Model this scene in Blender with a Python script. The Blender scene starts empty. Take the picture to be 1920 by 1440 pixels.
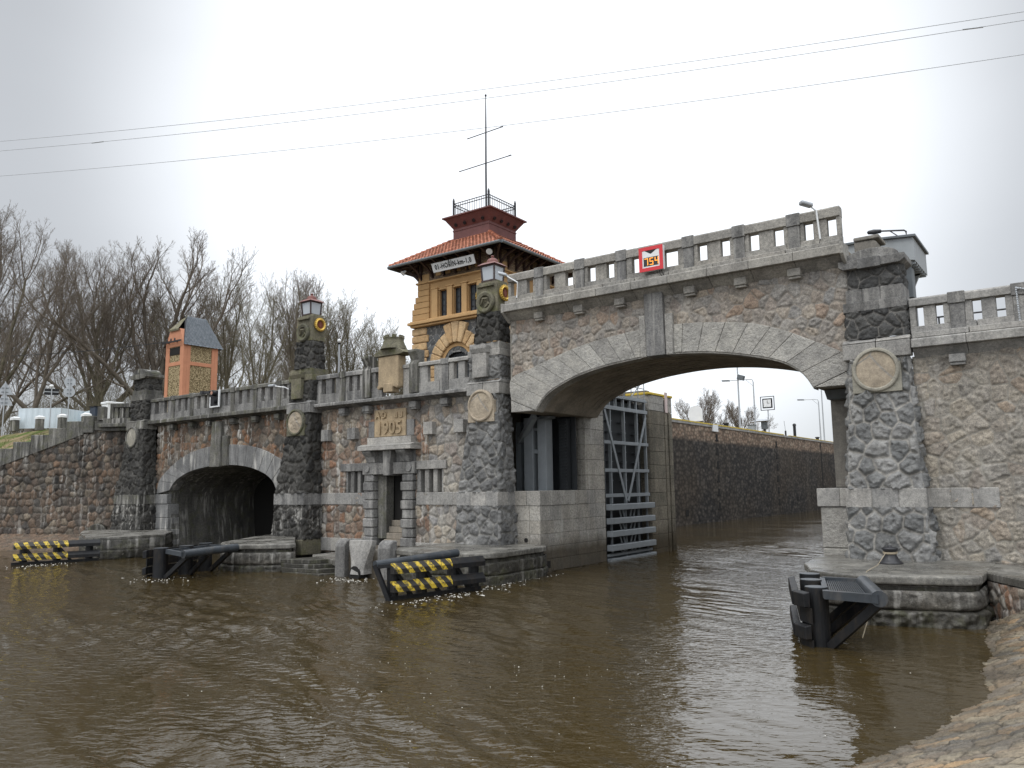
import bpy, math, random
import numpy as np
from mathutils import Vector, Matrix
R = math.radians
random.seed(7); RNG = np.random.default_rng(7)
sc = bpy.context.scene
COL = sc.collection

# ------------------------------------------------------------------ camera
YAW, PITCH, ROLL = R(-36.1446), R(7.4697), R(-0.755)
fw = Vector((math.sin(YAW)*math.cos(PITCH), math.cos(YAW)*math.cos(PITCH), math.sin(PITCH)))
rt0 = Vector((math.cos(YAW), -math.sin(YAW), 0)); up0 = rt0.cross(fw)
rt = rt0*math.cos(ROLL) + up0*math.sin(ROLL); up = up0*math.cos(ROLL) - rt0*math.sin(ROLL)
cam = bpy.data.objects.new('camera', bpy.data.cameras.new('camera')); COL.objects.link(cam)
M = Matrix(((rt.x, up.x, -fw.x, 0), (rt.y, up.y, -fw.y, -24.0), (rt.z, up.z, -fw.z, 3.1), (0, 0, 0, 1)))
cam.matrix_world = M
cam.data.sensor_width = 36; cam.data.lens = 36*1469.7/1920
cam.data.clip_start = 0.1; cam.data.clip_end = 3000
sc.camera = cam

# ------------------------------------------------------------------ sky and sun (thin overcast)
SUN_EL, SUN_AZ = R(52), R(205)           # azimuth clockwise from +y
w = bpy.data.worlds.new('World'); sc.world = w; w.use_nodes = True
nt = w.node_tree; nt.nodes.clear()
def wn(t, **k):
    n = nt.nodes.new(t)
    for a, b in k.items(): setattr(n, a, b)
    return n
wo = wn('ShaderNodeOutputWorld'); sky = wn('ShaderNodeTexSky', sky_type='NISHITA', sun_disc=False)
sky.sun_elevation = SUN_EL; sky.sun_rotation = SUN_AZ
bg1 = wn('ShaderNodeBackground'); bg1.inputs['Strength'].default_value = 0.1
bg2 = wn('ShaderNodeBackground'); bg2.inputs['Strength'].default_value = 1.0
mix = wn('ShaderNodeMixShader'); mix.inputs[0].default_value = 0.9
nt.links.new(sky.outputs[0], bg1.inputs[0]); nt.links.new(bg1.outputs[0], mix.inputs[1]); nt.links.new(bg2.outputs[0], mix.inputs[2])
nt.links.new(mix.outputs[0], wo.inputs[0])
tc = wn('ShaderNodeTexCoord')
def dotmap(v, a, b, o0, o1):
    d = wn('ShaderNodeVectorMath', operation='DOT_PRODUCT'); nt.links.new(tc.outputs['Generated'], d.inputs[0]); d.inputs[1].default_value = v
    m = wn('ShaderNodeMapRange', interpolation_type='SMOOTHERSTEP'); nt.links.new(d.outputs['Value'], m.inputs[0])
    for i, x in enumerate((a, b, o0, o1)): m.inputs[i+1].default_value = x
    return m.outputs[0]
def wmath(op, a, b):
    n = wn('ShaderNodeMath', operation=op)
    for i, x in enumerate((a, b)):
        if isinstance(x, (int, float)): n.inputs[i].default_value = x
        else: nt.links.new(x, n.inputs[i])
    return n.outputs[0]
glow = dotmap((-0.50, 0.76, 0.41), 0.82, 0.985, 0.0, 0.75)        # bright veil where the sun sits behind the cloud
back_fill = dotmap((0.50, -0.70, 0.51), -0.1, 0.75, 0.0, 0.85)           # fill: sky brightness added behind the camera to light the facade
zen = dotmap((0, 0, 1), 0.50, 0.95, 0.0, 1.5)
mp = wn('ShaderNodeMapping'); mp.inputs['Scale'].default_value = (1.3, 1.3, 2.6); nt.links.new(tc.outputs['Generated'], mp.inputs[0])
ns = wn('ShaderNodeTexNoise'); ns.inputs['Scale'].default_value = 1.5; ns.inputs['Detail'].default_value = 5; ns.inputs['Roughness'].default_value = 0.48
nt.links.new(mp.outputs[0], ns.inputs['Vector'])
nm = wn('ShaderNodeMapRange'); nt.links.new(ns.outputs[0], nm.inputs[0])
for i, x in enumerate((0.3, 0.7, 0.95, 1.05)): nm.inputs[i+1].default_value = x
g0 = wmath('ADD', wmath('ADD', glow, back_fill), zen)
v = wmath('MULTIPLY', wmath('ADD', g0, 0.63), nm.outputs[0])
tint = wn('ShaderNodeVectorMath', operation='SCALE'); tint.inputs[0].default_value = (0.965, 1.0, 1.045); nt.links.new(v, tint.inputs['Scale'])
nt.links.new(tint.outputs[0], bg2.inputs[0])

sd = bpy.data.lights.new('sun', 'SUN'); sd.energy = 0.9; sd.angle = R(25); sd.color = (1.0, 0.96, 0.9)  # lamp set behind the camera as added front light, not at the veiled sun
sun = bpy.data.objects.new('sun', sd); COL.objects.link(sun)
sdir = Vector((math.sin(SUN_AZ)*math.cos(SUN_EL), math.cos(SUN_AZ)*math.cos(SUN_EL), math.sin(SUN_EL)))
sun.rotation_euler = sdir.to_track_quat('Z', 'Y').to_euler(); sun.location = sdir*60
vs = sc.view_settings
vs.view_transform = 'Standard'; vs.look = 'None'; vs.exposure = 0.0; vs.gamma = 1.0; vs.use_curve_mapping = False

# ------------------------------------------------------------------ mesh helpers
ORIG = {}
def origin(o):
    return ORIG.get(o.name, Vector((0, 0, 0)))
def thing(name, label, cat, loc, group=None, kind=None):
    o = bpy.data.objects.new(name, None); COL.objects.link(o); o.location = loc
    o.empty_display_size = 0.3
    ORIG[o.name] = Vector(loc)
    tag(o, label, cat, group, kind); return o
def tag(o, label=None, cat=None, group=None, kind=None):
    if label: o['label'] = label
    if cat: o['category'] = cat
    if group: o['group'] = group
    if kind: o['kind'] = kind
    return o
def copy_thing(root, delta, rotz=0, scale=1.0, label=None):
    c = root.copy(); COL.objects.link(c)
    c.location = delta; c.rotation_euler = (0, 0, rotz); c.scale = (scale, scale, scale)
    if label: c['label'] = label
    for ch in list(root.children):
        k = ch.copy(); COL.objects.link(k); k.parent = c
        for g in list(ch.children):
            q = g.copy(); COL.objects.link(q); q.parent = k
    return c

class MB:
    def __init__(s): s.v = []; s.f = []; s.r = []; s.m = []
    def add(s, vs_, fs, rnd=None, mi=0):
        b = len(s.v); s.v += [tuple(p) for p in vs_]
        if rnd is None: rnd = random.random()
        for f in fs: s.f.append(tuple(i+b for i in f)); s.r.append(rnd); s.m.append(mi)
        return s
    def hexa(s, p, rnd=None, mi=0):    # p: 4 bottom ccw, 4 top ccw
        return s.add(p, [(3,2,1,0),(4,5,6,7),(0,1,5,4),(1,2,6,5),(2,3,7,6),(3,0,4,7)], rnd, mi)
    def box(s, x0, x1, y0, y1, z0, z1, rnd=None, mi=0):
        return s.hexa([(x0,y0,z0),(x1,y0,z0),(x1,y1,z0),(x0,y1,z0),(x0,y0,z1),(x1,y0,z1),(x1,y1,z1),(x0,y1,z1)], rnd, mi)
    def obox(s, c, ax, ay, az, hx, hy, hz, rnd=None, mi=0):
        c = Vector(c); ax = Vector(ax).normalized()*hx; ay = Vector(ay).normalized()*hy; az = Vector(az).normalized()*hz
        P = []
        for k in (-1, 1):
            for a, b in ((-1,-1),(1,-1),(1,1),(-1,1)): P.append(c+ax*a+ay*b+az*k)
        return s.hexa(P, rnd, mi)
    def bar(s, p, q, wx, wz, upv=(0,0,1), rnd=None, mi=0):
        p = Vector(p); q = Vector(q); d = (q-p); L = d.length; d.normalize()
        sd_ = d.cross(Vector(upv));
        if sd_.length < 1e-4: sd_ = d.cross(Vector((1,0,0)))
        sd_.normalize(); u2 = sd_.cross(d)
        return s.obox((p+q)/2, d, sd_, u2, L/2, wx/2, wz/2, rnd, mi)
    def prism(s, poly, d0, d1, fn, rnd=None, mi=0):   # poly 2D, fn(a,b,d)->xyz
        n = len(poly); P = [fn(a, b, d0) for a, b in poly] + [fn(a, b, d1) for a, b in poly]
        F = [tuple(range(n-1, -1, -1)), tuple(range(n, 2*n))]
        for i in range(n):
            j = (i+1) % n; F.append((i, j, j+n, i+n))
        return s.add(P, F, rnd, mi)
    def prism_y(s, poly, y0, y1, rnd=None, mi=0): return s.prism(poly, y0, y1, lambda a, b, d: (a, d, b), rnd, mi)
    def prism_x(s, poly, x0, x1, rnd=None, mi=0): return s.prism(poly, x0, x1, lambda a, b, d: (d, a, b), rnd, mi)
    def prism_z(s, poly, z0, z1, rnd=None, mi=0): return s.prism(poly, z0, z1, lambda a, b, d: (a, b, d), rnd, mi)
    def tube(s, pts, rad, n=8, caps=True, rnd=None, mi=0):
        pts = [Vector(p) for p in pts]; m = len(pts)
        if not hasattr(rad, '__len__'): rad = [rad]*m
        P = []; ref = Vector((0,0,1)) if abs((pts[-1]-pts[0]).normalized().z) < 0.95 else Vector((1,0,0))
        for i, p in enumerate(pts):
            d = (pts[min(i+1, m-1)]-pts[max(i-1, 0)]).normalized()
            a = d.cross(ref).normalized(); b = a.cross(d)
            for k in range(n):
                t = 2*math.pi*k/n; P.append(p + a*math.cos(t)*rad[i] + b*math.sin(t)*rad[i])
        F = []
        for i in range(m-1):
            for k in range(n):
                j = (k+1) % n; F.append((i*n+k, i*n+j, (i+1)*n+j, (i+1)*n+k))
        if caps: F.append(tuple(range(n-1, -1, -1))); F.append(tuple((m-1)*n+k for k in range(n)))
        return s.add(P, F, rnd, mi)
    def lathe(s, prof, c, axis=(0,0,1), n=24, rnd=None, mi=0):   # prof (r,h)
        c = Vector(c); az = Vector(axis).normalized(); a = az.orthogonal().normalized(); b = az.cross(a)
        P = []; m = len(prof)
        for r_, h in prof:
            for k in range(n):
                t = 2*math.pi*k/n; P.append(c + az*h + (a*math.cos(t)+b*math.sin(t))*r_)
        F = []
        for i in range(m-1):
            for k in range(n):
                j = (k+1) % n; F.append((i*n+k, i*n+j, (i+1)*n+j, (i+1)*n+k))
        F.append(tuple(range(n-1, -1, -1))); F.append(tuple((m-1)*n+k for k in range(n)))
        return s.add(P, F, rnd, mi)
    def course(s, x0, x1, y0, y1, z0, z1, n, gap=0.018, core=True, mi=0):   # row of dressed blocks along x
        if core: s.box(x0+.004, x1-.004, y0+.02, y1-.004, z0+.004, z1-.004, 0.02, mi)
        cuts = [0] + sorted((i + random.uniform(-.18, .18))/n for i in range(1, n)) + [1]
        for i in range(n):
            s.box(x0+(x1-x0)*cuts[i]+(gap/2 if i else 0), x0+(x1-x0)*cuts[i+1]-(gap/2 if i < n-1 else 0), y0, y1, z0, z1, None, mi)
        return s
    def course_y(s, x0, x1, y0, y1, z0, z1, n, gap=0.018, mi=0, front=1):
        cuts = [0] + sorted((i + random.uniform(-.18, .18))/n for i in range(1, n)) + [1]
        for i in range(n):
            s.box(x0, x1, y0+(y1-y0)*cuts[i]+(gap/2 if i else 0), y0+(y1-y0)*cuts[i+1]-(gap/2 if i < n-1 else 0), z0, z1, None, mi)
        return s
    def build(s, name, mat, parent=None, bevel=0, smooth=False, seg=1):
        me = bpy.data.meshes.new(name)
        V = np.array(s.v, dtype=float) if s.v else np.zeros((0, 3))
        if parent is not None:
            og = origin(parent); o_ = og
        else:
            mn = V.min(0); mx = V.max(0); o_ = Vector(((mn[0]+mx[0])/2, (mn[1]+mx[1])/2, mn[2]))
        V = V - np.array(o_)
        me.from_pydata(V.tolist(), [], s.f)
        at = me.attributes.new('rnd', 'FLOAT', 'FACE'); at.data.foreach_set('value', s.r)
        mats = mat if isinstance(mat, (list, tuple)) else [mat]
        for m_ in mats: me.materials.append(m_)
        if len(mats) > 1: me.polygons.foreach_set('material_index', s.m)
        if smooth: me.polygons.foreach_set('use_smooth', [True]*len(s.f))
        me.update()
        o = bpy.data.objects.new(name, me); COL.objects.link(o)
        ORIG[o.name] = Vector(o_)
        if parent is not None: o.parent = parent
        else: o.location = o_
        if bevel:
            b = o.modifiers.new('bevel', 'BEVEL'); b.width = bevel; b.segments = seg; b.limit_method = 'ANGLE'; b.angle_limit = R(35)
        return o

def build_each(mb, name, mat, parent, bevel=0, **k):
    """every connected piece becomes a part of its own"""
    par = list(range(len(mb.v)))
    def find(i):
        while par[i] != i: par[i] = par[par[i]]; i = par[i]
        return i
    for f in mb.f:
        for i in f[1:]: par[find(i)] = find(f[0])
    grp = {}
    for fi, f in enumerate(mb.f): grp.setdefault(find(f[0]), []).append(fi)
    for fl in grp.values():
        q = MB(); mp_ = {}
        for fi in fl:
            q.f.append(tuple(mp_.setdefault(i, len(mp_)) for i in mb.f[fi])); q.r.append(mb.r[fi]); q.m.append(mb.m[fi])
        q.v = [mb.v[i] for i in mp_]; q.build(name, mat, parent, bevel, **k)
# ------------------------------------------------------------------ numpy cell patterns for rough masonry
def hsh(ix, iy, k):
    h = (ix.astype(np.int64)*374761393 + iy.astype(np.int64)*668265263 + k*974634777) & 0xffffffff
    h = ((h ^ (h >> 13))*1274126177) & 0xffffffff
    h = (h ^ (h >> 16)) & 0xffffffff
    h = (h*2246822519) & 0xffffffff; h ^= (h >> 15)
    return (h & 0xffffff)/float(0xffffff)
def voro(u, v, cell, seed, asp=1.15, jit=0.40):
    x = u/(cell*asp); y = v/cell; iy0 = np.floor(y).astype(np.int64)
    cand = []
    for dy in (-2, -1, 0, 1, 2):
        iy = iy0+dy; off = 0.5*(iy % 2); ix0 = np.floor(x-off).astype(np.int64)
        for dx in (-1, 0, 1) if abs(dy) == 2 else (-2, -1, 0, 1, 2):
            ix = ix0+dx
            cx = ix+.5+off+jit*(2*hsh(ix, iy, seed)-1); cy = iy+.5+jit*(2*hsh(ix, iy, seed+1)-1)
            cand.append((ix, iy, cx, cy))
    best = np.full(x.shape, 1e9); bx = np.zeros_like(x); by = np.zeros_like(x); bi = np.zeros(x.shape, np.int64); bj = bi.copy()
    for ix, iy, cx, cy in cand:
        d = ((cx-x)*asp)**2 + (cy-y)**2; m = d < best
        best = np.where(m, d, best); bx = np.where(m, cx, bx); by = np.where(m, cy, by); bi = np.where(m, ix, bi); bj = np.where(m, iy, bj)
    e = np.full(x.shape, 1e9)
    for ix, iy, cx, cy in cand:
        vx = (cx-bx)*asp; vy = cy-by; L = np.sqrt(vx*vx+vy*vy); ok = L > 1e-6; L = np.where(ok, L, 1)
        dd = (((cx+bx)/2-x)*asp*vx + ((cy+by)/2-y)*vy)/L
        e = np.where(ok & (dd < e), dd, e)
    return e*cell, hsh(bi, bj, seed+2), hsh(bi, bj, seed+3), hsh(bi, bj, seed+4), (x-bx)*asp*cell, (y-by)*cell
def vnoise(u, v, s, seed):
    x = u/s; y = v/s; ix = np.floor(x).astype(np.int64); iy = np.floor(y).astype(np.int64); fx = x-ix; fy = y-iy
    fx = fx*fx*(3-2*fx); fy = fy*fy*(3-2*fy)
    a = hsh(ix, iy, seed); b = hsh(ix+1, iy, seed); c = hsh(ix, iy+1, seed); d = hsh(ix+1, iy+1, seed)
    return (a*(1-fx)+b*fx)*(1-fy) + (c*(1-fx)+d*fx)*fy
def sstep(a, b, x):
    t = np.clip((x-a)/(b-a), 0, 1); return t*t*(3-2*t)

def patch(name, parent, mat, mapf, W, H, res, cell, bulge, mortar=0.02, fall=0.06, asp=1.15, seed=1, mask=None, proud=0.0,
          flush=(0, 0, 0, 0), chip=0.0, smooth=True, u0=0, v0=0, jit=0.40, joint_raise=0.0):
    """rough stone surface: mapf(u,v)->(P,N), stones bulge out of the mortar"""
    nu = max(2, int(round(W/res))+1); nv = max(2, int(round(H/res))+1)
    U, V_ = np.meshgrid(np.linspace(0, W, nu), np.linspace(0, H, nv)); u = U.ravel(); v = V_.ravel()
    wu = u + 0.10*cell*(vnoise(u+u0, v+v0, cell*.35, seed+50)-.5); wv = v + 0.10*cell*(vnoise(u+u0, v+v0, cell*.35, seed+51)-.5)
    e, r1, r2, r3, dx, dy = voro(wu+u0, wv+v0, cell, seed, asp, jit)
    m = 1-sstep(mortar*.6, mortar*1.3, e)
    k = np.clip((e-mortar)/fall, 0, 1); k = 1-(1-k)**2
    h = bulge*(.5+.8*r2)*k + (dx*(r1-.5)+dy*(r3-.5))*0.5*bulge/cell*2*k
    if chip > 0:
        e2, q1, q2, q3, ex, ey = voro(u+u0, v+v0, cell*.34, seed+11, 1.0, .45)
        h += chip*k*((q1-.5)*1.2 + (ex*(q2-.5)+ey*(q3-.5))/(cell*.34)*2.2)
        h += chip*.5*k*(vnoise(u+u0, v+v0, cell*.12, seed+20)-.5)
    h += joint_raise*m
    for d, fl in ((u, flush[0]), (W-u, flush[1]), (v, flush[2]), (H-v, flush[3])):
        if fl: h = h*sstep(0, fl, d)
    P, N = mapf(u, v); P = P + N*(h+proud)[:, None]
    idx = np.arange(nu*nv).reshape(nv, nu)
    q = np.stack([idx[:-1, :-1], idx[:-1, 1:], idx[1:, 1:], idx[1:, :-1]], -1).reshape(-1, 4)
    if mask is not None:
        c = P[q].mean(1); q = q[mask(c)]
        used = np.unique(q); remap = -np.ones(len(P), np.int64); remap[used] = np.arange(len(used)); q = remap[q]; P = P[used]; r1 = r1[used]; m = m[used]
    me = bpy.data.meshes.new(name)
    if parent is not None: o_ = origin(parent)
    else:
        mn = P.min(0); mx = P.max(0); o_ = Vector(((mn[0]+mx[0])/2, (mn[1]+mx[1])/2, mn[2]))
    P = P - np.array(o_)
    me.vertices.add(len(P)); me.vertices.foreach_set('co', P.ravel().astype(np.float32))
    me.loops.add(len(q)*4); me.loops.foreach_set('vertex_index', q.ravel().astype(np.int32))
    me.polygons.add(len(q)); me.polygons.foreach_set('loop_start', np.arange(0, len(q)*4, 4, dtype=np.int32))
    me.update(calc_edges=True); me.validate()
    for nm_, arr in (('rnd', r1), ('mort', m)):
        at = me.attributes.new(nm_, 'FLOAT', 'POINT'); at.data.foreach_set('value', arr.astype(np.float32))
    me.materials.append(mat)
    if smooth: me.polygons.foreach_set('use_smooth', [True]*len(q))
    o = bpy.data.objects.new(name, me); COL.objects.link(o); ORIG[o.name] = Vector(o_)
    if parent is not None: o.parent = parent
    else: o.location = o_
    return o
def quadmap(p00, p10, p11, p01, W, H):
    A, B, C_, D_ = (np.array(p, float) for p in (p00, p10, p11, p01))
    N = np.cross(B-A, D_-A); N = N/np.linalg.norm(N)
    def f(u, v):
        a = (u/W)[:, None]; b = (v/H)[:, None]
        return (A*(1-a)+B*a)*(1-b) + (D_*(1-a)+C_*a)*b, np.broadcast_to(N, (len(u), 3))
    return f
def rockquad(name, parent, mat, p00, p10, p11, p01, res, cell, bulge, **k):
    W = (Vector(p10)-Vector(p00)).length; H = (Vector(p01)-Vector(p00)).length
    return patch(name, parent, mat, quadmap(p00, p10, p11, p01, W, H), W, H, res, cell, bulge, **k)
def join(objs, name):
    """several patches of the same part become one mesh"""
    import bmesh
    bm = bmesh.new()
    for o in objs: bm.from_mesh(o.data)
    me = bpy.data.meshes.new(name); bm.to_mesh(me); bm.free()
    for m_ in objs[0].data.materials: me.materials.append(m_)
    p = objs[0].parent; og = ORIG[objs[0].name]
    for o in objs: bpy.data.objects.remove(o, do_unlink=True)
    r = bpy.data.objects.new(name, me); COL.objects.link(r); ORIG[r.name] = og; r.parent = p
    if p is None: r.location = og
    return r
def text_obj(body, size, name, mat, parent, origin_pt, xdir, zdir, extrude=0.01, align='CENTER', bold=0.0, sx=1.0, shear=0.0, space=1.0):
    cu = bpy.data.curves.new('lettering', 'FONT'); cu.body = body; cu.size = size; cu.extrude = extrude; cu.align_x = align; cu.align_y = 'CENTER'
    cu.offset = bold; cu.shear = shear; cu.space_character = space; cu.resolution_u = 3
    t = bpy.data.objects.new('lettering', cu); COL.objects.link(t)
    dg = bpy.context.evaluated_depsgraph_get(); dg.update()
    me = bpy.data.meshes.new_from_object(t.evaluated_get(dg)); bpy.data.objects.remove(t, do_unlink=True)
    X = Vector(xdir).normalized(); Z = Vector(zdir).normalized(); Y = X.cross(Z)   # lettering reads along X, up Z
    og = origin(parent)
    for vv in me.vertices:
        p = vv.co; vv.co = Vector(origin_pt) + X*p.x*sx + Z*p.y - Y*p.z - og
    me.materials.clear(); me.materials.append(mat)
    o = bpy.data.objects.new(name, me); COL.objects.link(o); ORIG[o.name] = og; o.parent = parent
    return o

# ------------------------------------------------------------------ materials
class NT:
    def __init__(s, name, rough=0.8, spec=0.3):
        m = bpy.data.materials.new(name); m.use_nodes = True; s.m = m; s.t = m.node_tree; s.n = s.t.nodes; s.n.clear()
        s.out = s.n.new('ShaderNodeOutputMaterial'); s.b = s.n.new('ShaderNodeBsdfPrincipled'); s.L(s.b.outputs[0], s.out.inputs[0])
        s.b.inputs['Roughness'].default_value = rough; s.b.inputs['Specular IOR Level'].default_value = spec
        s.pos = s.n.new('ShaderNodeNewGeometry').outputs['Position']
    def L(s, a, b): s.t.links.new(a, b)
    def noise(s, scale, detail=3, vec=None, sc3=None, rough=.55):
        n = s.n.new('ShaderNodeTexNoise'); n.inputs['Scale'].default_value = scale; n.inputs['Detail'].default_value = detail; n.inputs['Roughness'].default_value = rough
        vec = vec or s.pos
        if sc3:
            m = s.n.new('ShaderNodeMapping'); m.inputs['Scale'].default_value = sc3; s.L(vec, m.inputs[0]); vec = m.outputs[0]
        s.L(vec, n.inputs['Vector']); return n.outputs[0]
    def ramp(s, fac, stops, interp='LINEAR'):
        r = s.n.new('ShaderNodeValToRGB'); s.L(fac, r.inputs[0]); e = r.color_ramp.elements; r.color_ramp.interpolation = interp
        while len(e) < len(stops): e.new(0.5)
        for el, (p, c) in zip(e, stops): el.position = p; el.color = (*c, 1) if len(c) == 3 else c
        return r.outputs[0]
    def rng(s, fac, a, b, c, d):
        m = s.n.new('ShaderNodeMapRange'); s.L(fac, m.inputs[0])
        for i, x in enumerate((a, b, c, d)): m.inputs[i+1].default_value = x
        return m.outputs[0]
    def mix(s, f, a, b, mode='MIX'):
        m = s.n.new('ShaderNodeMix'); m.data_type = 'RGBA'; m.blend_type = mode
        for sock, x in ((m.inputs[0], f), (m.inputs[6], a), (m.inputs[7], b)):
            if isinstance(x, (int, float)): sock.default_value = x
            elif isinstance(x, tuple): sock.default_value = (*x, 1) if len(x) == 3 else x
            else: s.L(x, sock)
        return m.outputs[2]
    def math(s, op, a, b=0.0):
        m = s.n.new('ShaderNodeMath'); m.operation = op
        for i, x in enumerate((a, b)):
            if isinstance(x, (int, float)): m.inputs[i].default_value = x
            else: s.L(x, m.inputs[i])
        return m.outputs[0]
    def attr(s, name):
        a = s.n.new('ShaderNodeAttribute'); a.attribute_name = name; return a.outputs['Fac']
    def sep(s):
        x = s.n.new('ShaderNodeSeparateXYZ'); s.L(s.pos, x.inputs[0]); return x.outputs
    def bump(s, h, st=.4, dist=.02):
        b = s.n.new('ShaderNodeBump'); b.inputs['Strength'].default_value = st; b.inputs['Distance'].default_value = dist
        s.L(h, b.inputs['Height']); s.L(b.outputs[0], s.b.inputs['Normal']); return b
    def col(s, c): 
        if isinstance(c, tuple): s.b.inputs['Base Color'].default_value = (*c, 1)
        else: s.L(c, s.b.inputs['Base Color'])
    def done(s): return s.m

def stone(name, cols, mort=(.30,.28,.25), rough=.85, nscale=2.2, bump=.5, bdist=.03, lime=0.0, soot=0.0, moss=0.0, lime_z=(-9, 99), grain=1.0, wet=None, sootz=None, gloss=None):
    s = NT(name, rough, .25)
    n = len(cols); c = s.ramp(s.attr('rnd'), [(i/max(1, n-1), cc) for i, cc in enumerate(cols)])
    a = s.noise(nscale, 4); c = s.mix(1.0, c, s.ramp(a, [(.25, (.72,.72,.72)), (.5, (1,1,1)), (.78, (1.25,1.24,1.21))]), 'MULTIPLY')
    g = s.noise(38, 2); c = s.mix(.5*grain, c, s.ramp(g, [(.33, (.45,.45,.46)), (.5, (1,1,1)), (.68, (1.5,1.47,1.42))]), 'MULTIPLY')
    g = s.noise(11, 4, rough=.7); c = s.mix(.75*grain, c, s.ramp(g, [(.30, (.50,.50,.51)), (.48, (.97,.97,.97)), (.70, (1.45,1.43,1.40))]), 'MULTIPLY')
    c = s.mix(s.attr('mort'), c, s.mix(1.0, mort, s.ramp(s.noise(6, 3), [(.3, (.6,.6,.6)), (.7, (1.2,1.2,1.2))]), 'MULTIPLY'))
    xyz = s.sep()
    if soot:
        k = s.ramp(s.noise(1.0, 4, sc3=(1.5, 1.5, .28), rough=.65), [(.42, (0,0,0)), (.62, (1,1,1))])
        if sootz: k = s.math('MULTIPLY', k, s.rng(xyz[2], sootz[0], sootz[1], 0, 1))
        k = s.math('MULTIPLY', k, soot); c = s.mix(k, c, (.022, .021, .02))
    if lime:
        k = s.ramp(s.noise(1.0, 5, sc3=(4.6, 4.6, .34), rough=.6), [(.52, (0,0,0)), (.64, (1,1,1))])
        k2 = s.ramp(s.noise(.7, 3), [(.40, (0,0,0)), (.58, (1,1,1))])
        k = s.math('MULTIPLY', s.math('MULTIPLY', k, k2), lime)
        if lime_z[0] > -9: k = s.math('MULTIPLY', k, s.rng(xyz[2], lime_z[0], lime_z[1], 1, 0))
        c = s.mix(k, c, (.52, .50, .46))
    if moss:
        k = s.math('MULTIPLY', s.ramp(s.noise(2.6, 4), [(.5, (0,0,0)), (.66, (1,1,1))]), moss); c = s.mix(k, c, (.10, .105, .035))
    if wet:   # tide mark just above the water
        k = s.rng(s.math('ADD', xyz[2], s.math('MULTIPLY', s.noise(1.4, 3), .5)), wet[0], wet[1], 1, 0); c = s.mix(s.math('MULTIPLY', k, .85), c, s.mix(s.noise(2.2, 4), (.022, .019, .013), (.085, .062, .034)))
    if gloss: s.L(s.ramp(s.noise(.9, 4, rough=.6), [(.42, (gloss[0],)*3), (.58, (gloss[1],)*3)]), s.b.inputs['Roughness']); c = s.mix(s.ramp(s.noise(.9, 4, rough=.6), [(.42, (.45,)*3), (.58, (0,0,0))]), c, (.03, .027, .022))
    s.col(c)
    h = s.math('ADD', s.noise(nscale*4, 6, rough=.62), s.math('MULTIPLY', s.noise(30, 3), .35))
    s.bump(h, bump, bdist)
    return s.done()
def paint(name, c, rough=.45, var=.25, metal=0.0, bump=.08, dirt=0.0, dirtcol=(.05,.045,.04), spec=.4):
    s = NT(name, rough, spec); s.b.inputs['Metallic'].default_value = metal
    k = s.noise(2.2, 5, rough=.65); o = s.mix(1.0, c, s.ramp(k, [(.25, (1-var,)*3), (.75, (1+var*.6,)*3)]), 'MULTIPLY')
    if dirt:
        d = s.math('MULTIPLY', s.ramp(s.noise(1.0, 5, sc3=(3.5, 3.5, .9), rough=.7), [(.5, (0,0,0)), (.66, (1,1,1))]), dirt); o = s.mix(d, o, dirtcol)
    s.col(o); s.bump(s.noise(40, 3), bump, .01); return s.done()

M_ = {}
M_['wall_left'] = stone('wall_rubble_brown', [(.16,.12,.09),(.23,.135,.08),(.13,.115,.10),(.28,.225,.17),(.105,.10,.09),(.27,.14,.075),(.20,.165,.13)], mort=(.15,.13,.105), soot=.5, lime=1.0)
M_['wall_mid'] = stone('wall_rubble_mixed', [(.21,.165,.13),(.265,.155,.10),(.175,.16,.145),(.33,.285,.225),(.165,.155,.145),(.28,.18,.12),(.27,.235,.19)], mort=(.20,.175,.145), lime=1.0, soot=.15)
M_['wall_midpale'] = stone('wall_rubble_pale', [(.28,.265,.245),(.31,.26,.205),(.235,.23,.225),(.37,.335,.28),(.265,.255,.25),(.28,.225,.18)], mort=(.25,.235,.21), lime=.35)
M_['wall_span'] = stone('wall_rubble_clean', [(.285,.245,.205),(.27,.255,.235),(.305,.23,.175),(.245,.24,.23),(.34,.29,.235),(.28,.255,.225)], mort=(.285,.262,.228), lime=.25, soot=.08)
M_['wall_right'] = stone('wall_rubble_beige', [(.26,.232,.197),(.285,.26,.222),(.25,.233,.207),(.285,.228,.175),(.24,.23,.215),(.315,.28,.23),(.262,.245,.22)], mort=(.275,.258,.225), lime=.25, moss=.06, soot=.10)
M_['wall_wing'] = stone('wing_rubble', [(.125,.10,.08),(.175,.125,.09),(.08,.075,.07),(.20,.165,.125),(.068,.064,.06),(.165,.11,.075)], mort=(.075,.066,.056), soot=.85, lime=.45, sootz=(1.5, 4.0))
M_['pier_dark'] = stone('basalt_dark', [(.030,.0285,.026),(.046,.044,.040),(.023,.0225,.0215),(.060,.057,.052),(.036,.035,.032)], mort=(.095,.09,.08), lime=.6, lime_z=(2.4, 4.5), rough=.7, bump=.9, grain=.55)
M_['pier_mid'] = stone('basalt_grey', [(.18,.18,.176),(.13,.13,.128),(.25,.247,.24),(.155,.155,.15),(.21,.207,.20)], mort=(.29,.28,.258), rough=.75, soot=.22, bump=1.0, bdist=.05, grain=.55)
M_['pier_right'] = stone('basalt_clean', [(.205,.207,.203),(.145,.147,.145),(.29,.286,.276),(.165,.168,.166),(.245,.243,.236)], mort=(.37,.352,.32), rough=.75, bump=1.0, bdist=.05, soot=.12, grain=.55)
M_['pier_top'] = stone('basalt_top', [(.072,.072,.07),(.05,.05,.05),(.095,.094,.09),(.06,.06,.06)], mort=(.21,.20,.185), rough=.75, bump=1.0, bdist=.05, grain=.55)
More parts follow.
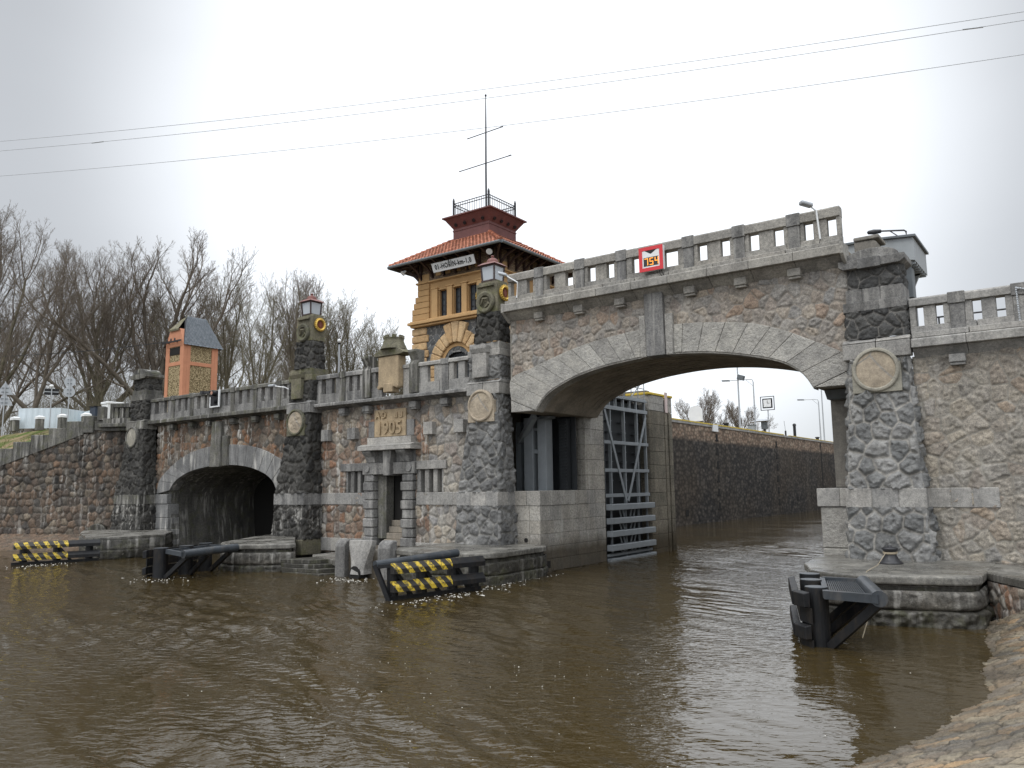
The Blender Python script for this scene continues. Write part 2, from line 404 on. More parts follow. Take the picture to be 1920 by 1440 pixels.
M_['ash_light'] = stone('granite_light', [(.30,.29,.27),(.36,.345,.32),(.26,.255,.245),(.33,.32,.30)], lime=.15, soot=.22, grain=.8, nscale=1.6, bump=.3)
M_['ash_span'] = stone('granite_span', [(.30,.285,.255),(.34,.325,.295),(.27,.26,.24),(.32,.30,.27)], soot=.30, grain=.9, nscale=1.8, bump=.45)
M_['ash_rough'] = stone('granite_rockfaced', [(.37,.355,.325),(.44,.425,.39),(.33,.318,.295),(.40,.385,.35)], soot=.07, grain=.6, nscale=2.6, bump=1.0, bdist=.07)
M_['ash_grey'] = stone('granite_grey', [(.20,.197,.19),(.25,.245,.235),(.17,.168,.165),(.225,.22,.21)], lime=.35, soot=.45, nscale=1.6, bump=.3)
M_['ash_dark'] = stone('granite_weathered', [(.115,.112,.10),(.16,.155,.14),(.09,.088,.082),(.135,.13,.115)], lime=.55, soot=.55, moss=.25, nscale=1.6, bump=.35)
M_['ash_left'] = stone('granite_arch', [(.21,.21,.208),(.255,.253,.248),(.18,.18,.178),(.23,.23,.226)], lime=1.0, soot=.38, nscale=1.8, bump=.4, grain=.6)
M_['ash_moss'] = stone('granite_mossy', [(.15,.14,.10),(.19,.175,.125),(.125,.12,.09),(.17,.155,.11)], moss=.5, soot=.25, bump=.4)
M_['sandstone'] = stone('sandstone', [(.38,.29,.185),(.41,.32,.21),(.35,.265,.17)], soot=.18, moss=.04, nscale=2.0, grain=.5, bump=.3)
M_['medallion'] = stone('medallion_stone', [(.36,.305,.23),(.38,.32,.245)], nscale=3, grain=.5, bump=.5, bdist=.03, soot=.08)
M_['med_pale'] = stone('medallion_pale', [(.31,.295,.245),(.33,.31,.26)], nscale=2, grain=.5, bump=.4, soot=.25)
M_['plat'] = stone('platform_stone', [(.13,.125,.11),(.16,.15,.135),(.11,.105,.095),(.145,.137,.12)], lime=.45, soot=.55, nscale=2.2, bump=.8, bdist=.05, wet=(.0, .75))
M_['plat_top'] = stone('platform_coping', [(.155,.148,.132),(.185,.178,.16),(.14,.134,.12)], soot=.35, nscale=1.2, rough=.38, bump=.5, gloss=(.16, .6), lime=.3)
M_['plat_dark'] = stone('platform_wet', [(.045,.042,.035),(.062,.058,.048),(.036,.034,.029)], lime=.2, soot=.35, moss=.25, bump=.7, bdist=.05, rough=.5)
M_['lock_ash'] = stone('lock_ashlar', [(.33,.315,.285),(.375,.36,.33),(.295,.285,.265),(.35,.33,.295),(.31,.29,.255)], lime=.4, soot=.18, nscale=1.5, bump=.35, wet=(.8, 1.45))
M_['lock_pillar'] = stone('lock_pillar', [(.155,.14,.11),(.19,.17,.135),(.13,.12,.095)], soot=.4, nscale=1.5, bump=.35, wet=(.6, 1.5))
M_['concrete'] = stone('concrete', [(.22,.205,.18),(.24,.225,.20)], soot=.3, nscale=1.0, bump=.2, grain=.5)
M_['concrete_brown'] = stone('concrete_brown', [(.235,.205,.168),(.26,.228,.185),(.21,.185,.152)], soot=.25, nscale=1.3, bump=.2, grain=.5)
M_['tower_rubble'] = stone('tower_rubble', [(.11,.115,.12),(.075,.078,.08),(.14,.14,.138)], mort=(.30,.29,.27))
M_['rustic'] = stone('rustic_sandstone', [(.50,.34,.18),(.56,.40,.23),(.44,.29,.15),(.60,.45,.28)], nscale=3, bump=1.0, bdist=.06, grain=.5)
M_['paving'] = stone('paving_stone', [(.24,.19,.125),(.17,.155,.132),(.29,.20,.115),(.145,.13,.11),(.26,.225,.165),(.21,.165,.115),(.185,.165,.14)], mort=(.085,.07,.05), rough=.6, gloss=(.35, .7), grain=.7, bump=.6, bdist=.03, wet=(-.15, .45))
M_['shore'] = stone('shore_rubble', [(.13,.09,.065),(.17,.12,.085),(.10,.08,.065),(.19,.15,.11)], mort=(.07,.055,.04), wet=(-.15,.35))
M_['ochre'] = paint('ochre_render', (.41,.25,.11), .8, .16, dirt=.10, dirtcol=(.20,.11,.05), bump=.3)
M_['ochre_pale'] = paint('ochre_trim', (.455,.285,.13), .8, .14, bump=.2)
M_['orange_render'] = paint('orange_render', (.50,.225,.13), .8, .14, dirt=.12, dirtcol=(.30,.13,.075), bump=.2)
M_['rust_red'] = paint('rust_red_sheet', (.125,.045,.040), .55, .3, dirt=.2, dirtcol=(.07,.03,.03))
M_['brown_wood'] = paint('brown_timber', (.055,.030,.025), .6, .3)
M_['iron'] = paint('black_iron', (.028,.028,.031), .4, .3)
M_['lamp_iron'] = paint('lamp_iron', (.05,.030,.027), .5, .3)
M_['lamp_red'] = paint('lamp_hood', (.17,.062,.05), .5, .3)
M_['grey_steel'] = paint('grey_steel', (.245,.265,.28), .42, .14, dirt=.18, dirtcol=(.17,.17,.165))
M_['grey_steel2'] = paint('grey_steel_dark', (.125,.14,.15), .5, .2, dirt=.3)
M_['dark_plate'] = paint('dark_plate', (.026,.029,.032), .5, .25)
M_['canopy'] = paint('canopy_sheet', (.30,.32,.33), .5, .12, dirt=.25, dirtcol=(.22,.22,.215))
M_['fender'] = paint('fender_steel', (.011,.0115,.013), .5, .5, dirt=.55, dirtcol=(.045,.035,.026), spec=.3, bump=.25)
M_['fender_hi'] = paint('fender_pipe', (.042,.049,.057), .4, .45, dirt=.45, dirtcol=(.11,.10,.09), spec=.4, bump=.2)
M_['white'] = paint('white_paint', (.74,.75,.75), .5, .07, dirt=.08, dirtcol=(.4,.4,.38))
M_['red'] = paint('sign_red', (.62,.035,.045), .4, .1)
M_['black'] = paint('black_matte', (.012,.012,.014), .6, .2)
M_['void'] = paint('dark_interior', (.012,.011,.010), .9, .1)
M_['gold'] = paint('gilding', (.66,.44,.10), .35, .2, metal=.6)
M_['ring_red'] = paint('ring_red', (.17,.05,.03), .6, .25)
M_['yellow'] = paint('yellow_paint', (.62,.45,.055), .6, .2, dirt=.3, dirtcol=(.2,.16,.06))
M_['fence'] = paint('fence_sheet', (.58,.65,.69), .5, .08)
M_['pole'] = paint('galvanised', (.42,.44,.46), .45, .12, metal=.3)
M_['blue_dark'] = paint('dark_blue', (.022,.032,.052), .5, .2)
M_['blue_pale'] = paint('pale_blue', (.35,.48,.68), .5, .15)
M_['bark'] = paint('bark', (0.13, 0.108, 0.085), .9, .35, bump=.4)
M_['bark_green'] = paint('bark_olive', (0.14, 0.124, 0.083), .9, .35, bump=.4)
M_['twig'] = paint('twigs', (0.165, 0.137, 0.108), .9, .25, bump=0)
M_['twig_green'] = paint('twigs_olive', (0.165, 0.147, 0.098), .9, .25, bump=0)
M_['rope'] = paint('rope', (.34,.29,.21), .9, .2)
M_['foam'] = paint('foam', (.62,.60,.55), .9, .1)
M_['brick'] = None
def mk_special():
    # yellow / black hazard stripes, a paint pattern along each rail
    s = NT('hazard_stripes', .5, .4); a = s.attr('stripe')
    wv = s.math('FRACT', a); k = s.math('GREATER_THAN', wv, .52)
    wear = s.ramp(s.noise(9, 5, rough=.7), [(.43, (1,1,1)), (.54, (0,0,0))])
    k = s.math('MULTIPLY', k, s.math('SUBTRACT', 1.0, s.math('MULTIPLY', wear, .85)))
    s.col(s.mix(k, (.024, .022, .020), (.56, .40, .04))); s.bump(s.noise(20, 4), .2, .02); M_['hazard'] = s.done()
    s = NT('frieze_brick', .85, .2)
    b = s.n.new('ShaderNodeTexBrick'); b.inputs['Scale'].default_value = 1.0
    mp_ = s.n.new('ShaderNodeMapping'); mp_.inputs['Rotation'].default_value = (R(90), 0, 0)
    sx = s.n.new('ShaderNodeCombineXYZ'); q = s.sep(); s.L(s.math('ADD', q[0], q[1]), sx.inputs[0]); s.L(q[2], sx.inputs[1]); s.L(sx.outputs[0], b.inputs['Vector'])
    b.inputs['Color1'].default_value = (.17,.11,.075,1); b.inputs['Color2'].default_value = (.34,.25,.16,1); b.inputs['Mortar'].default_value = (.10,.085,.07,1)
    b.inputs['Brick Width'].default_value = .24; b.inputs['Row Height'].default_value = .095; b.inputs['Mortar Size'].default_value = .014
    s.col(b.outputs[0]); M_['brick'] = s.done()
    s = NT('gravel_panel', .9, .2); vz = s.n.new('ShaderNodeTexVoronoi'); vz.inputs['Scale'].default_value = 14; s.L(s.pos, vz.inputs['Vector'])
    c = s.ramp(vz.outputs['Color'], [(0, (.13,.10,.055)), (0.5, (.40,.32,.19)), (1, (.50,.42,.26))]); d = s.ramp(vz.outputs['Distance'], [(.3, (1,1,1)), (.75, (.35,.32,.28))])
    s.col(s.mix(1.0, c, d, 'MULTIPLY')); s.bump(vz.outputs['Distance'], -.8, .03); M_['gravel'] = s.done()
    s = NT('roof_tile', .75, .25); a = s.attr('rnd')
    c = s.ramp(a, [(0, (.29,.11,.065)), (.5, (.42,.17,.10)), (1, (.35,.13,.08))]); c = s.mix(1.0, c, s.ramp(s.noise(3, 5), [(.3, (.55,.5,.5)), (.6, (1.1,1.1,1.1))]), 'MULTIPLY')
    s.col(c); s.bump(s.noise(40, 3), .2, .01); M_['tile'] = s.done()
    s = NT('slate', .6, .3); a = s.attr('rnd'); c = s.ramp(a, [(0, (.105,.12,.135)), (.5, (.15,.168,.185)), (1, (.125,.14,.155))])
    s.col(s.mix(1.0, c, s.ramp(s.noise(4, 4), [(.3, (.75,.75,.75)), (.7, (1.15,1.15,1.15))]), 'MULTIPLY')); M_['slate'] = s.done()
    s = NT('window_glass', .06, .5); s.col(s.mix(s.noise(.9, 2), (.035,.045,.055), (.11,.125,.14))); M_['glass'] = s.done()
    s = NT('lantern_glass', .25, .5); s.col((.62,.66,.70)); s.b.inputs['Transmission Weight'].default_value = .35; M_['lglass'] = s.done()
    s = NT('led_digits', .4); s.col((.9,.35,.05)); s.b.inputs['Emission Color'].default_value = (1.0,.36,.04,1); s.b.inputs['Emission Strength'].default_value = 1.0; M_['led'] = s.done()
    # muddy river
    s = NT('muddy_water', .02, .5); s.b.inputs['IOR'].default_value = 1.40
    c = s.mix(s.noise(.22, 3), (.036, .0252, .0095), (.050, .0355, .0145)); s.col(c)
    rot_ = s.n.new('ShaderNodeMapping'); rot_.inputs['Rotation'].default_value = (0, 0, R(-26)); s.L(s.pos, rot_.inputs[0]); pv = rot_.outputs[0]
    m2 = s.noise(1.0, 2, vec=pv, sc3=(3.2, 6.4, 1), rough=.5); m3 = s.noise(1.0, 2, vec=pv, sc3=(9, 16, 1))
    calm = s.rng(s.noise(.16, 2), .36, .62, .25, 1.15)
    h = s.math('ADD', m2, s.math('MULTIPLY', m3, .22))
    bb = s.bump(s.math('MULTIPLY', h, calm), 1.0, .035); M_['water'] = s.done()
    # far chamber wall
    s = NT('chamber_masonry', .8, .3); vz = s.n.new('ShaderNodeTexVoronoi'); vz.inputs['Scale'].default_value = 3.3; vz.feature = 'F1'
    mp_ = s.n.new('ShaderNodeMapping'); mp_.inputs['Scale'].default_value = (1, .7, 1.15); s.L(s.pos, mp_.inputs[0]); s.L(mp_.outputs[0], vz.inputs['Vector'])
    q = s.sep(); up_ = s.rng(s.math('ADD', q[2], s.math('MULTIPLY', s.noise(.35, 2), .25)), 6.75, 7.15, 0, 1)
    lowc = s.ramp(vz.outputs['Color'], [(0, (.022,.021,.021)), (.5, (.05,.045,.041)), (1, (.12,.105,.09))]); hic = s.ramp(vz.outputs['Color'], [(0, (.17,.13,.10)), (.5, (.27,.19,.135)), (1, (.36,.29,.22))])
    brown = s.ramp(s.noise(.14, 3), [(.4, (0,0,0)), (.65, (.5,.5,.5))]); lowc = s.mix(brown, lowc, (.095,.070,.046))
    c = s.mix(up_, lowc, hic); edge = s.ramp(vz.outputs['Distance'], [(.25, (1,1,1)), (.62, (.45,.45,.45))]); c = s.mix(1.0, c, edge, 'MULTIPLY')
    k = s.math('MULTIPLY', s.ramp(s.noise(1.0, 4, sc3=(1, .5, .12)), [(.60, (0,0,0)), (.72, (1,1,1))]), .15); c = s.mix(k, c, (.19,.165,.13))
    s.col(c); s.bump(vz.outputs['Distance'], -1.0, .22); M_['chamber'] = s.done()
    s = NT('grass_earth', .95, .1); k = s.ramp(s.noise(.55, 5), [(.42, (0,0,0)), (.6, (1,1,1))])
    s.col(s.mix(k, s.mix(s.noise(5, 4), (.19,.14,.085), (.27,.21,.13)), s.mix(s.noise(4, 3), (.055,.085,.02), (.10,.13,.035)))); s.bump(s.noise(9, 5), .8, .08); M_['grass_ground'] = s.done()
    s = NT('leaf_litter', .95, .1); s.col(s.mix(s.noise(1.2, 5), (.10,.075,.05), (.20,.155,.10))); s.bump(s.noise(6, 5), .8, .1); M_['litter'] = s.done()
    s = NT('grass_blade', .8, .2); s.col(s.ramp(s.attr('rnd'), [(0, (.075,.12,.02)), (.6, (.12,.16,.035)), (1, (.25,.20,.10))])); M_['blade'] = s.done()
mk_special()
# ================================================================== SETTING
WZ = -0.15
def sheet(name, mat, quads, kind='structure'):
    mb = MB()
    for q in quads: mb.add(q, [tuple(range(len(q)))], .5)
    o = mb.build(name, mat); o['kind'] = kind; return o
def rect(x0, x1, y0, y1, z): return [(x0,y0,z),(x1,y0,z),(x1,y1,z),(x0,y1,z)]
WRNG = np.random.default_rng(12)
WAVES = []
for _ in range(70):
    lam = 10**WRNG.uniform(math.log10(.30), math.log10(1.7)); th = R(66)+WRNG.normal(0, R(19))      # crests run roughly across the view
    k = 2*math.pi/lam; WAVES.append((k*math.cos(th), k*math.sin(th), WRNG.uniform(0, 6.28), .0036*lam**.85))
def wave(x, y):
    """height of the ripples on the river"""
    h = np.zeros_like(x)
    for kx, ky, ph, a in WAVES: h += a*np.sin(kx*x+ky*y+ph)
    patchy = .35+1.0*sstep(.32, .68, vnoise(x+200, y+200, 5.5, 71))
    near = np.interp(y, [-20, -7, 2, 14], [1.75, .55, .42, .42])*np.interp(x, [-28, -14, -9, -5, 0], [1.1, .95, .50, .34, .28])
    return h*patchy*near
def river():
    x0, x1, y0, y1, rs = -48.0, 3.0, -30.0, 24.0, .078
    X, Y = np.meshgrid(np.linspace(x0, x1, int((x1-x0)/rs)), np.linspace(y0, y1, int((y1-y0)/rs))); nv, nu = X.shape
    fade = sstep(0, 2, X-x0)*sstep(0, 1, x1-X)*sstep(0, 1, Y-y0)*sstep(0, 3, y1-Y)
    P = np.stack([X, Y, WZ+wave(X.ravel(), Y.ravel()).reshape(X.shape)*fade], -1).reshape(-1, 3)
    idx = np.arange(nu*nv).reshape(nv, nu); q = np.stack([idx[:-1, :-1], idx[:-1, 1:], idx[1:, 1:], idx[1:, :-1]], -1).reshape(-1, 4)
    out = []
    for r in (rect(-700, 400, -400, y0, WZ), rect(-700, 400, y1, 700, WZ), rect(-700, x0, y0, y1, WZ), rect(x1, 400, y0, y1, WZ)): out += r
    b = len(P); P = np.concatenate([P, np.array(out)]); q = np.concatenate([q, b+np.arange(16).reshape(4, 4)])
    me = bpy.data.meshes.new('water'); me.vertices.add(len(P)); me.vertices.foreach_set('co', P.ravel().astype(np.float32)); me.loops.add(len(q)*4); me.loops.foreach_set('vertex_index', q.ravel().astype(np.int32))
    me.polygons.add(len(q)); me.polygons.foreach_set('loop_start', np.arange(0, len(q)*4, 4, dtype=np.int32)); me.update(calc_edges=True); me.polygons.foreach_set('use_smooth', [True]*len(q)); me.materials.append(M_['water'])
    o = bpy.data.objects.new('water', me); COL.objects.link(o); o['kind'] = 'structure'
river()
sheet('ground', M_['litter'], [rect(-700, -26.9, 13.4, 700, 8.12), rect(-700, -20.4, 1.75, 13.4, 7.22), rect(-20.4, -17.95, 5.0, 13.4, 7.22), rect(-4.2, 400, 1.1, 700, 7.22), rect(-26.9, -4.2, 150, 700, 8.1)])
# grass slope above the wing wall, up to the terrace
def slope_pts():
    d = Vector((-.866, -.5, 0)); n = Vector((-.5, .866, 0)); F = []; B = []
    for s_ in np.linspace(2.7, 22, 14):
        p = Vector((-46.6, .9, 0)) + d*s_ + n*.32; z = 7.32 - .352*(max(s_, 3.0)-3.0)
        F.append((p.x, p.y, z - .12)); t = (s_-2.7)/19.3
        B.append((-52.5 - 23*t, 3.6 - .6*math.sin(t*3), 7.84))
    return F, B
def grass_slope():
    F, B = slope_pts(); mb = MB(); K = 14; n = len(F); P = []
    for k in range(K+1):
        t = k/K
        for a, b in zip(F, B):
            e = t**.85; x = a[0]+(b[0]-a[0])*t; y = a[1]+(b[1]-a[1])*t; z = a[2]+(b[2]-a[2])*e
            P.append((x, y, z + (.07*math.sin(x*1.7+y)*math.sin(y*1.3) if 0 < k < K else 0)))
    Fc = [(k*n+i+1, k*n+i, (k+1)*n+i, (k+1)*n+i+1) for k in range(K) for i in range(n-1)]
    mb.add(P, Fc, .5)
    b0 = len(mb.v); far = [(x-30, y+60, 7.84) for x, y, z in B]
    mb.add(list(B)+far, [(i+1, i, n+i, n+i+1) for i in range(n-1)], .5)
    o = mb.build('slope', M_['grass_ground'], smooth=True); o['kind'] = 'structure'
    g = MB()
    for _ in range(5200):
        i = random.random()*(n-1.01); k = random.random()**1.2*.9; i0 = int(i); f = i-i0
        a = Vector(F[i0]).lerp(Vector(F[i0+1]), f); b = Vector(B[i0]).lerp(Vector(B[i0+1]), f)
        p = a.lerp(b, k); p.z = a.z + (b.z-a.z)*k**.85
        if i/(n-1) < .30 and random.random() < .85: continue
        if math.sin(p.x*1.1)*math.sin(p.y*1.4+p.x*.6) < -.25: continue
        h = random.uniform(.05, .16); w_ = .02; t = random.uniform(0, 6.28); dx, dy = math.cos(t)*w_, math.sin(t)*w_; r_ = random.random()
        g.add([(p.x-dx, p.y-dy, p.z-.02), (p.x+dx, p.y+dy, p.z-.02), (p.x+random.uniform(-.06,.06), p.y+random.uniform(-.06,.06), p.z+h)], [(0, 1, 2)], r_)
    tag(g.build('grass', M_['blade']), 'short green grass growing on the slope above the wing wall', 'grass', kind='stuff')
grass_slope()

# stone-paved river bank in the foreground
def bank():
    wl = [(-2.25,-2.9),(-2.0,-4.6),(-1.77,-6.5),(-1.67,-8.3),(-1.55,-10.2),(-1.81,-11.6),(-2.09,-12.8),(-2.40,-13.9),(-2.95,-15.6),(-3.7,-18),(-4.6,-21),(-5.6,-24.5),(-7,-29)]
    od = [(.72,-.69),(.80,-.6),(.95,-.3),(1,-.05),(1,.05),(.99,-.12),(.98,-.18),(.97,-.22),(.95,-.26),(.95,-.28),(.95,-.3),(.95,-.3),(.95,-.3)]
    P = np.array(wl); seg = np.linalg.norm(np.diff(P, axis=0), axis=1); S = np.concatenate([[0], np.cumsum(seg)]); O = np.array(od)
    O = O/np.linalg.norm(O, axis=1)[:, None]; L = S[-1]; W = 6.2
    def mapf(u, v):     # u across (from 0.8 m under water), v along
        t = u-.9
        px = np.interp(v, S, P[:, 0]) + .05*np.sin(v*2.1); py = np.interp(v, S, P[:, 1])
        ox = np.interp(v, S, O[:, 0]); oy = np.interp(v, S, O[:, 1])
        z = WZ + np.where(t < 0, t*.32, np.where(t < 2.0, t*.40, .8+(t-2.0)*.22))
        z = z + .04*(vnoise(u, v, 1.1, 91)-.5)
        Q = np.stack([px+ox*t, py+oy*t, z], -1); N = np.broadcast_to(np.array([-.25, 0, .97]), Q.shape); return Q, N
    o = patch('bank', None, M_['paving'], mapf, W, L, .022, .25, .018, mortar=.015, fall=.02, asp=1.25, seed=31, chip=.012, jit=.49)
    o['kind'] = 'structure'
bank()
# paved quay on the right
def quay():
    mb = MB(); A = [(-2.20,-2.0),(-1.36,-3.39),(0.2,-6.0),(6,-6.0),(6,.9),(-2.2,.9)]
    mb.prism_z(A, .74, .95, .6)
    o = mb.build('pavement', M_['plat_top'], bevel=.03); o['kind'] = 'structure'
    r = []
    t = thing('quay_wall', 'low wall of red and grey rubble under the quay edge beside the paved bank', 'wall', (-1.3,-3.4,-.3))
    W = Vector((2.6, -4.3)).length
    rockquad('rubble_face', t, M_['wall_mid'], (-2.16,-2.02,-.4), (.24,-6.0,-.4), (.24,-6.0,.74), (-2.16,-2.02,.74), .03, .3, .04, mortar=.012, seed=33, chip=.01)
quay()

# ================================================================== PIERS
def rings(pier, x0, x1, y0, y1, zc, rr):
    for xx, sg in ((x1+.02, 1), (x0-.02, -1)):
        mb = MB(); c = (xx, (y0+y1)/2, zc)
        prof = [(rr*.66, 0), (rr*.70, .10), (rr*.86, .13), (rr*.97, .10), (rr, 0)]
        mb.lathe([(rr*.64, -.02)]+prof+[(rr, -.02)], c, (sg, 0, 0), 28)
        for k in range(20):
            t = 2*math.pi*k/20; mb.lathe([(.001, .05), (.045, .05), (.035, .10), (.001, .12)], (xx, c[1]+math.cos(t)*rr, zc+math.sin(t)*rr), (sg, 0, 0), 6)
        g = mb.build('gilded_ring', M_['gold'], pier, smooth=False)
        ib = MB(); ib.lathe([(rr*.66, 0), (rr*.66, .03), (.001, .03)], (xx, c[1], zc), (sg, 0, 0), 20)
        ib.box(xx, xx+sg*.07, c[1]-.06, c[1]+.06, zc-rr*.5, zc+rr*.5); ib.box(xx, xx+sg*.06, c[1]-rr*.4, c[1]+rr*.4, zc-.05, zc+.04)
        ib.build('ring_shield', M_['ring_red'], g)
def medallion(pier, xc, zc, y, rx, rz, mat, plate):
    mb = MB(); mb.box(xc-rx*1.02, xc+rx*1.02, y+.02, y+.22, zc-rz*1.05, zc+.2); 
    mb.lathe([(rx, -.10), (rx, .03), (rx*.96, .07), (rx*.86, .08), (rx*.82, .04), (rx*.82, -.02), (.001, -.02)], (xc, y+.02, zc), (0, -1, 0), 40)
    o = mb.build('medallion', plate, pier, bevel=.008)
    W = rx*1.7; rel = 1.0 if -31 < xc < -30 else .28
    def mf(u, v):
        a = u-W/2; b = v-W/2; r_ = np.sqrt(a*a+b*b)/(rx*.84)
        h = .035*np.cos(np.clip(r_, 0, 1)*1.57) + rel*(.05*(vnoise(u, v, .16, 5)-.5)*(r_ < .75) + .04*(vnoise(u, v, .07, 6)-.5)*(r_ < .65))
        return np.stack([xc+a, np.full_like(a, y-.005)-h, zc+b], -1), np.broadcast_to(np.array([0., -1, 0]), (len(a), 3))
    patch('medallion_relief', o, mat, mf, W, W, .025, 9, 0, seed=3, mask=lambda c: np.hypot(c[:, 0]-(xc-origin(o).x)-origin(o).x, c[:, 2]-zc) < rx*.83)
def pier(kind, label, xb0, xb1, xs0, xs1, xc0, xc1, xu0, xu1, zs, mats, side=1.25, cell=.46, seed=1, medmat='medallion', plate='med_pale', grp='masonry piers of the bridge front', zcap=(6.75, 7.33), bulge=.10, res=.035):
    """xb belt, xs shaft top, xc capital, xu upper part"""
    low, mid, top, ash = (M_[m] for m in mats)
    t = thing('stone_pier', label, 'pier', ((xb0+xb1)/2, .6, .85), grp)
    fl = (.07, .07, 0, 0)
    o = [rockquad('footing', t, low, (xb0-.06,-.10,.80), (xb1+.06,-.10,.80), (xb1,0,2.40), (xb0,0,2.40), res, cell, bulge, mortar=.026, fall=.07, seed=seed, chip=.05, flush=fl),
         rockquad('footing', t, low, (xb1+.06,-.10,.80), (xb1+.06,side,.80), (xb1,side,2.40), (xb1,0,2.40), res, cell, bulge, mortar=.026, fall=.07, seed=seed+1, chip=.05, flush=fl),
         rockquad('footing', t, low, (xb0-.06,side,.80), (xb0-.06,-.10,.80), (xb0,0,2.40), (xb0,side,2.40), res*2, cell, bulge, mortar=.026, fall=.07, seed=seed+2, chip=.05, flush=fl)]
    join(o, 'footing')
    if -35 < xb0 < -25: mb = MB(); mb.course(xb0-.1, xb1+.12, -.16, 1.0, .10, .80, 2); mb.build('plinth_block', M_['ash_moss'], t, bevel=.03)
    mb = MB(); mb.course(xb0-.03, xb1+.03, -.04, side, 2.38, 2.92, 3); mb.course_y(xb1+.005, xb1+.035, -.03, side, 2.385, 2.915, 2); mb.build('belt_course', ash, t, bevel=.02)
    yt = .40; z0, z1 = 2.90, zcap[0]+.02
    o = [rockquad('shaft', t, mid, (xb0+.03,.02,z0), (xb1-.03,.02,z0), (xs1,yt,z1), (xs0,yt,z1), res, cell, bulge, mortar=.026, fall=.07, seed=seed+3, chip=.05, flush=fl),
         rockquad('shaft', t, mid, (xb1-.03,.02,z0), (xb1-.03,side,z0), (xs1,side,z1), (xs1,yt,z1), res, cell, bulge, mortar=.026, fall=.07, seed=seed+4, chip=.05, flush=fl),
         rockquad('shaft', t, mid, (xb0+.03,side,z0), (xb0+.03,.02,z0), (xs0,yt,z1), (xs0,side,z1), res*2, cell, bulge, mortar=.026, fall=.07, seed=seed+5, chip=.05, flush=fl)]
    join(o, 'shaft')
    mb = MB(); za, zb = zcap; xm = (xc0+xc1)/2
    mb.box(xc0, xm-.008, .28, side, za, zb-.14); mb.box(xm+.008, xc1, .28, side, za, zb-.14)
    for a, b in ((xc0, xm-.01), (xm+.01, xc1)): mb.prism_x([(.28, zb-.13), (.28, zb-.10), (.46, zb), (side, zb), (side, zb-.13)], a, b)
    mb.build('capital_block', ash, t, bevel=.018)
    medallion(t, (xc0+xc1)/2-.02, 6.30, .16, .64, .62, M_[medmat], M_['medallion' if plate == 'sandstone' else plate])
    yu = .45; sb = yu+1.05
    if kind == 'dome':
        r1, b1, b2, r2, c1, c2 = zs      # rubble top, band split, band top, rubble2 top, cornice top, dome top
        o = []
        for (za, zb_, ins) in ((zb, r1, 0), (b2, r2, .10)):
            a, b = xu0+ins, xu1-ins
            o += [rockquad('crown_rubble', t, top, (a,yu+ins,za), (b,yu+ins,za), (b,yu+ins,zb_), (a,yu+ins,zb_), .03, .36, .075, mortar=.016, fall=.06, seed=seed+6, chip=.03, flush=(.04,.04,0,0)),
                  rockquad('crown_rubble', t, top, (b,yu+ins,za), (b,sb,za), (b,sb,zb_), (b,yu+ins,zb_), .03, .36, .075, mortar=.016, fall=.06, seed=seed+7, chip=.03, flush=(.04,.04,0,0)),
                  rockquad('crown_rubble', t, top, (a,sb,za), (a,yu+ins,za), (a,yu+ins,zb_), (a,sb,zb_), .05, .36, .075, mortar=.016, fall=.06, seed=seed+8, chip=.03, flush=(.04,.04,0,0))]
        join(o, 'crown_rubble')
        mb = MB(); mb.course(xu0-.05, xu1+.05, yu-.06, sb, r1, b1, 2); mb.course(xu0+.03, xu1-.03, yu+.02, sb, b1+.004, b2, 3)
        mb.prism_y([(xu0+.03, r2), (xu1-.03, r2), (xu1+.10, r2+.10), (xu1+.10, c1), (xu0-.10, c1), (xu0-.10, r2+.10)], yu-.12, sb)
        mb.box(xm-.34, xm+.28, yu-.18, yu+.3, r2-.04, c1+.004)
        w_ = (xu1-xu0)/2; n = 14
        mb.prism_y([(xu0+.02, c1+.002)]+[((xu0+xu1)/2 - w_*.93*math.cos(math.pi*k/n), c1+.02+(c2-c1)*math.sin(math.pi*k/n)) for k in range(n+1)]+[(xu1-.02, c1+.002)], yu-.04, sb-.1)
        mb.build('crown_cap', M_['ash_dark'] if mats[2] != 'pier_top' else M_['ash_grey'], t, bevel=.015)
    else:
        b0, b1, tt = zs     # band bottom, band top, obelisk top
        o = [rockquad('pedestal_rubble', t, top, (xu0,yu,zb), (xu1,yu,zb), (xu1,yu,b0), (xu0,yu,b0), .035, .42, .07, mortar=.016, fall=.06, seed=seed+6, chip=.03, flush=(.04,.04,0,0)),
             rockquad('pedestal_rubble', t, top, (xu1,yu,zb), (xu1,sb,zb), (xu1,sb,b0), (xu1,yu,b0), .035, .42, .07, mortar=.016, fall=.06, seed=seed+7, chip=.03, flush=(.04,.04,0,0)),
             rockquad('pedestal_rubble', t, top, (xu0,sb,zb), (xu0,yu,zb), (xu0,yu,b0), (xu0,sb,b0), .07, .42, .07, mortar=.016, fall=.06, seed=seed+8, chip=.03)]
        join(o, 'pedestal_rubble')
        mb = MB(); zb2 = (b0+b1)/2
        mb.course(xu0-.05, xu1+.05, yu-.05, sb+.02, b0, zb2-.003, 2); mb.course(xu0, xu1, yu, sb, zb2+.003, b1, 2)
        mb.build('pedestal_cap', M_['ash_moss'] if seed < 70 else ash, t, bevel=.018)
        xt = xm-.12; mb = MB(); mb.box(xt-.36, xt+.36, yu-.22, yu+.1, zb+.12, b0+.12); mb.prism_x([(yu-.22, b0+.12), (yu-.30, b0+.30), (yu-.30, b0+.42), (yu+.1, b0+.42), (yu+.1, b0+.12)], xt-.42, xt+.42); mb.build('tablet', plate and M_['ash_light' if plate == 'sandstone' else plate], t, bevel=.012)
        ox0, ox1 = xu0+.26, xu1-.05; tx0, tx1 = ox0+.10, ox1-.09; yo, yot = yu+.02, yu+.10; oz = b1-.005
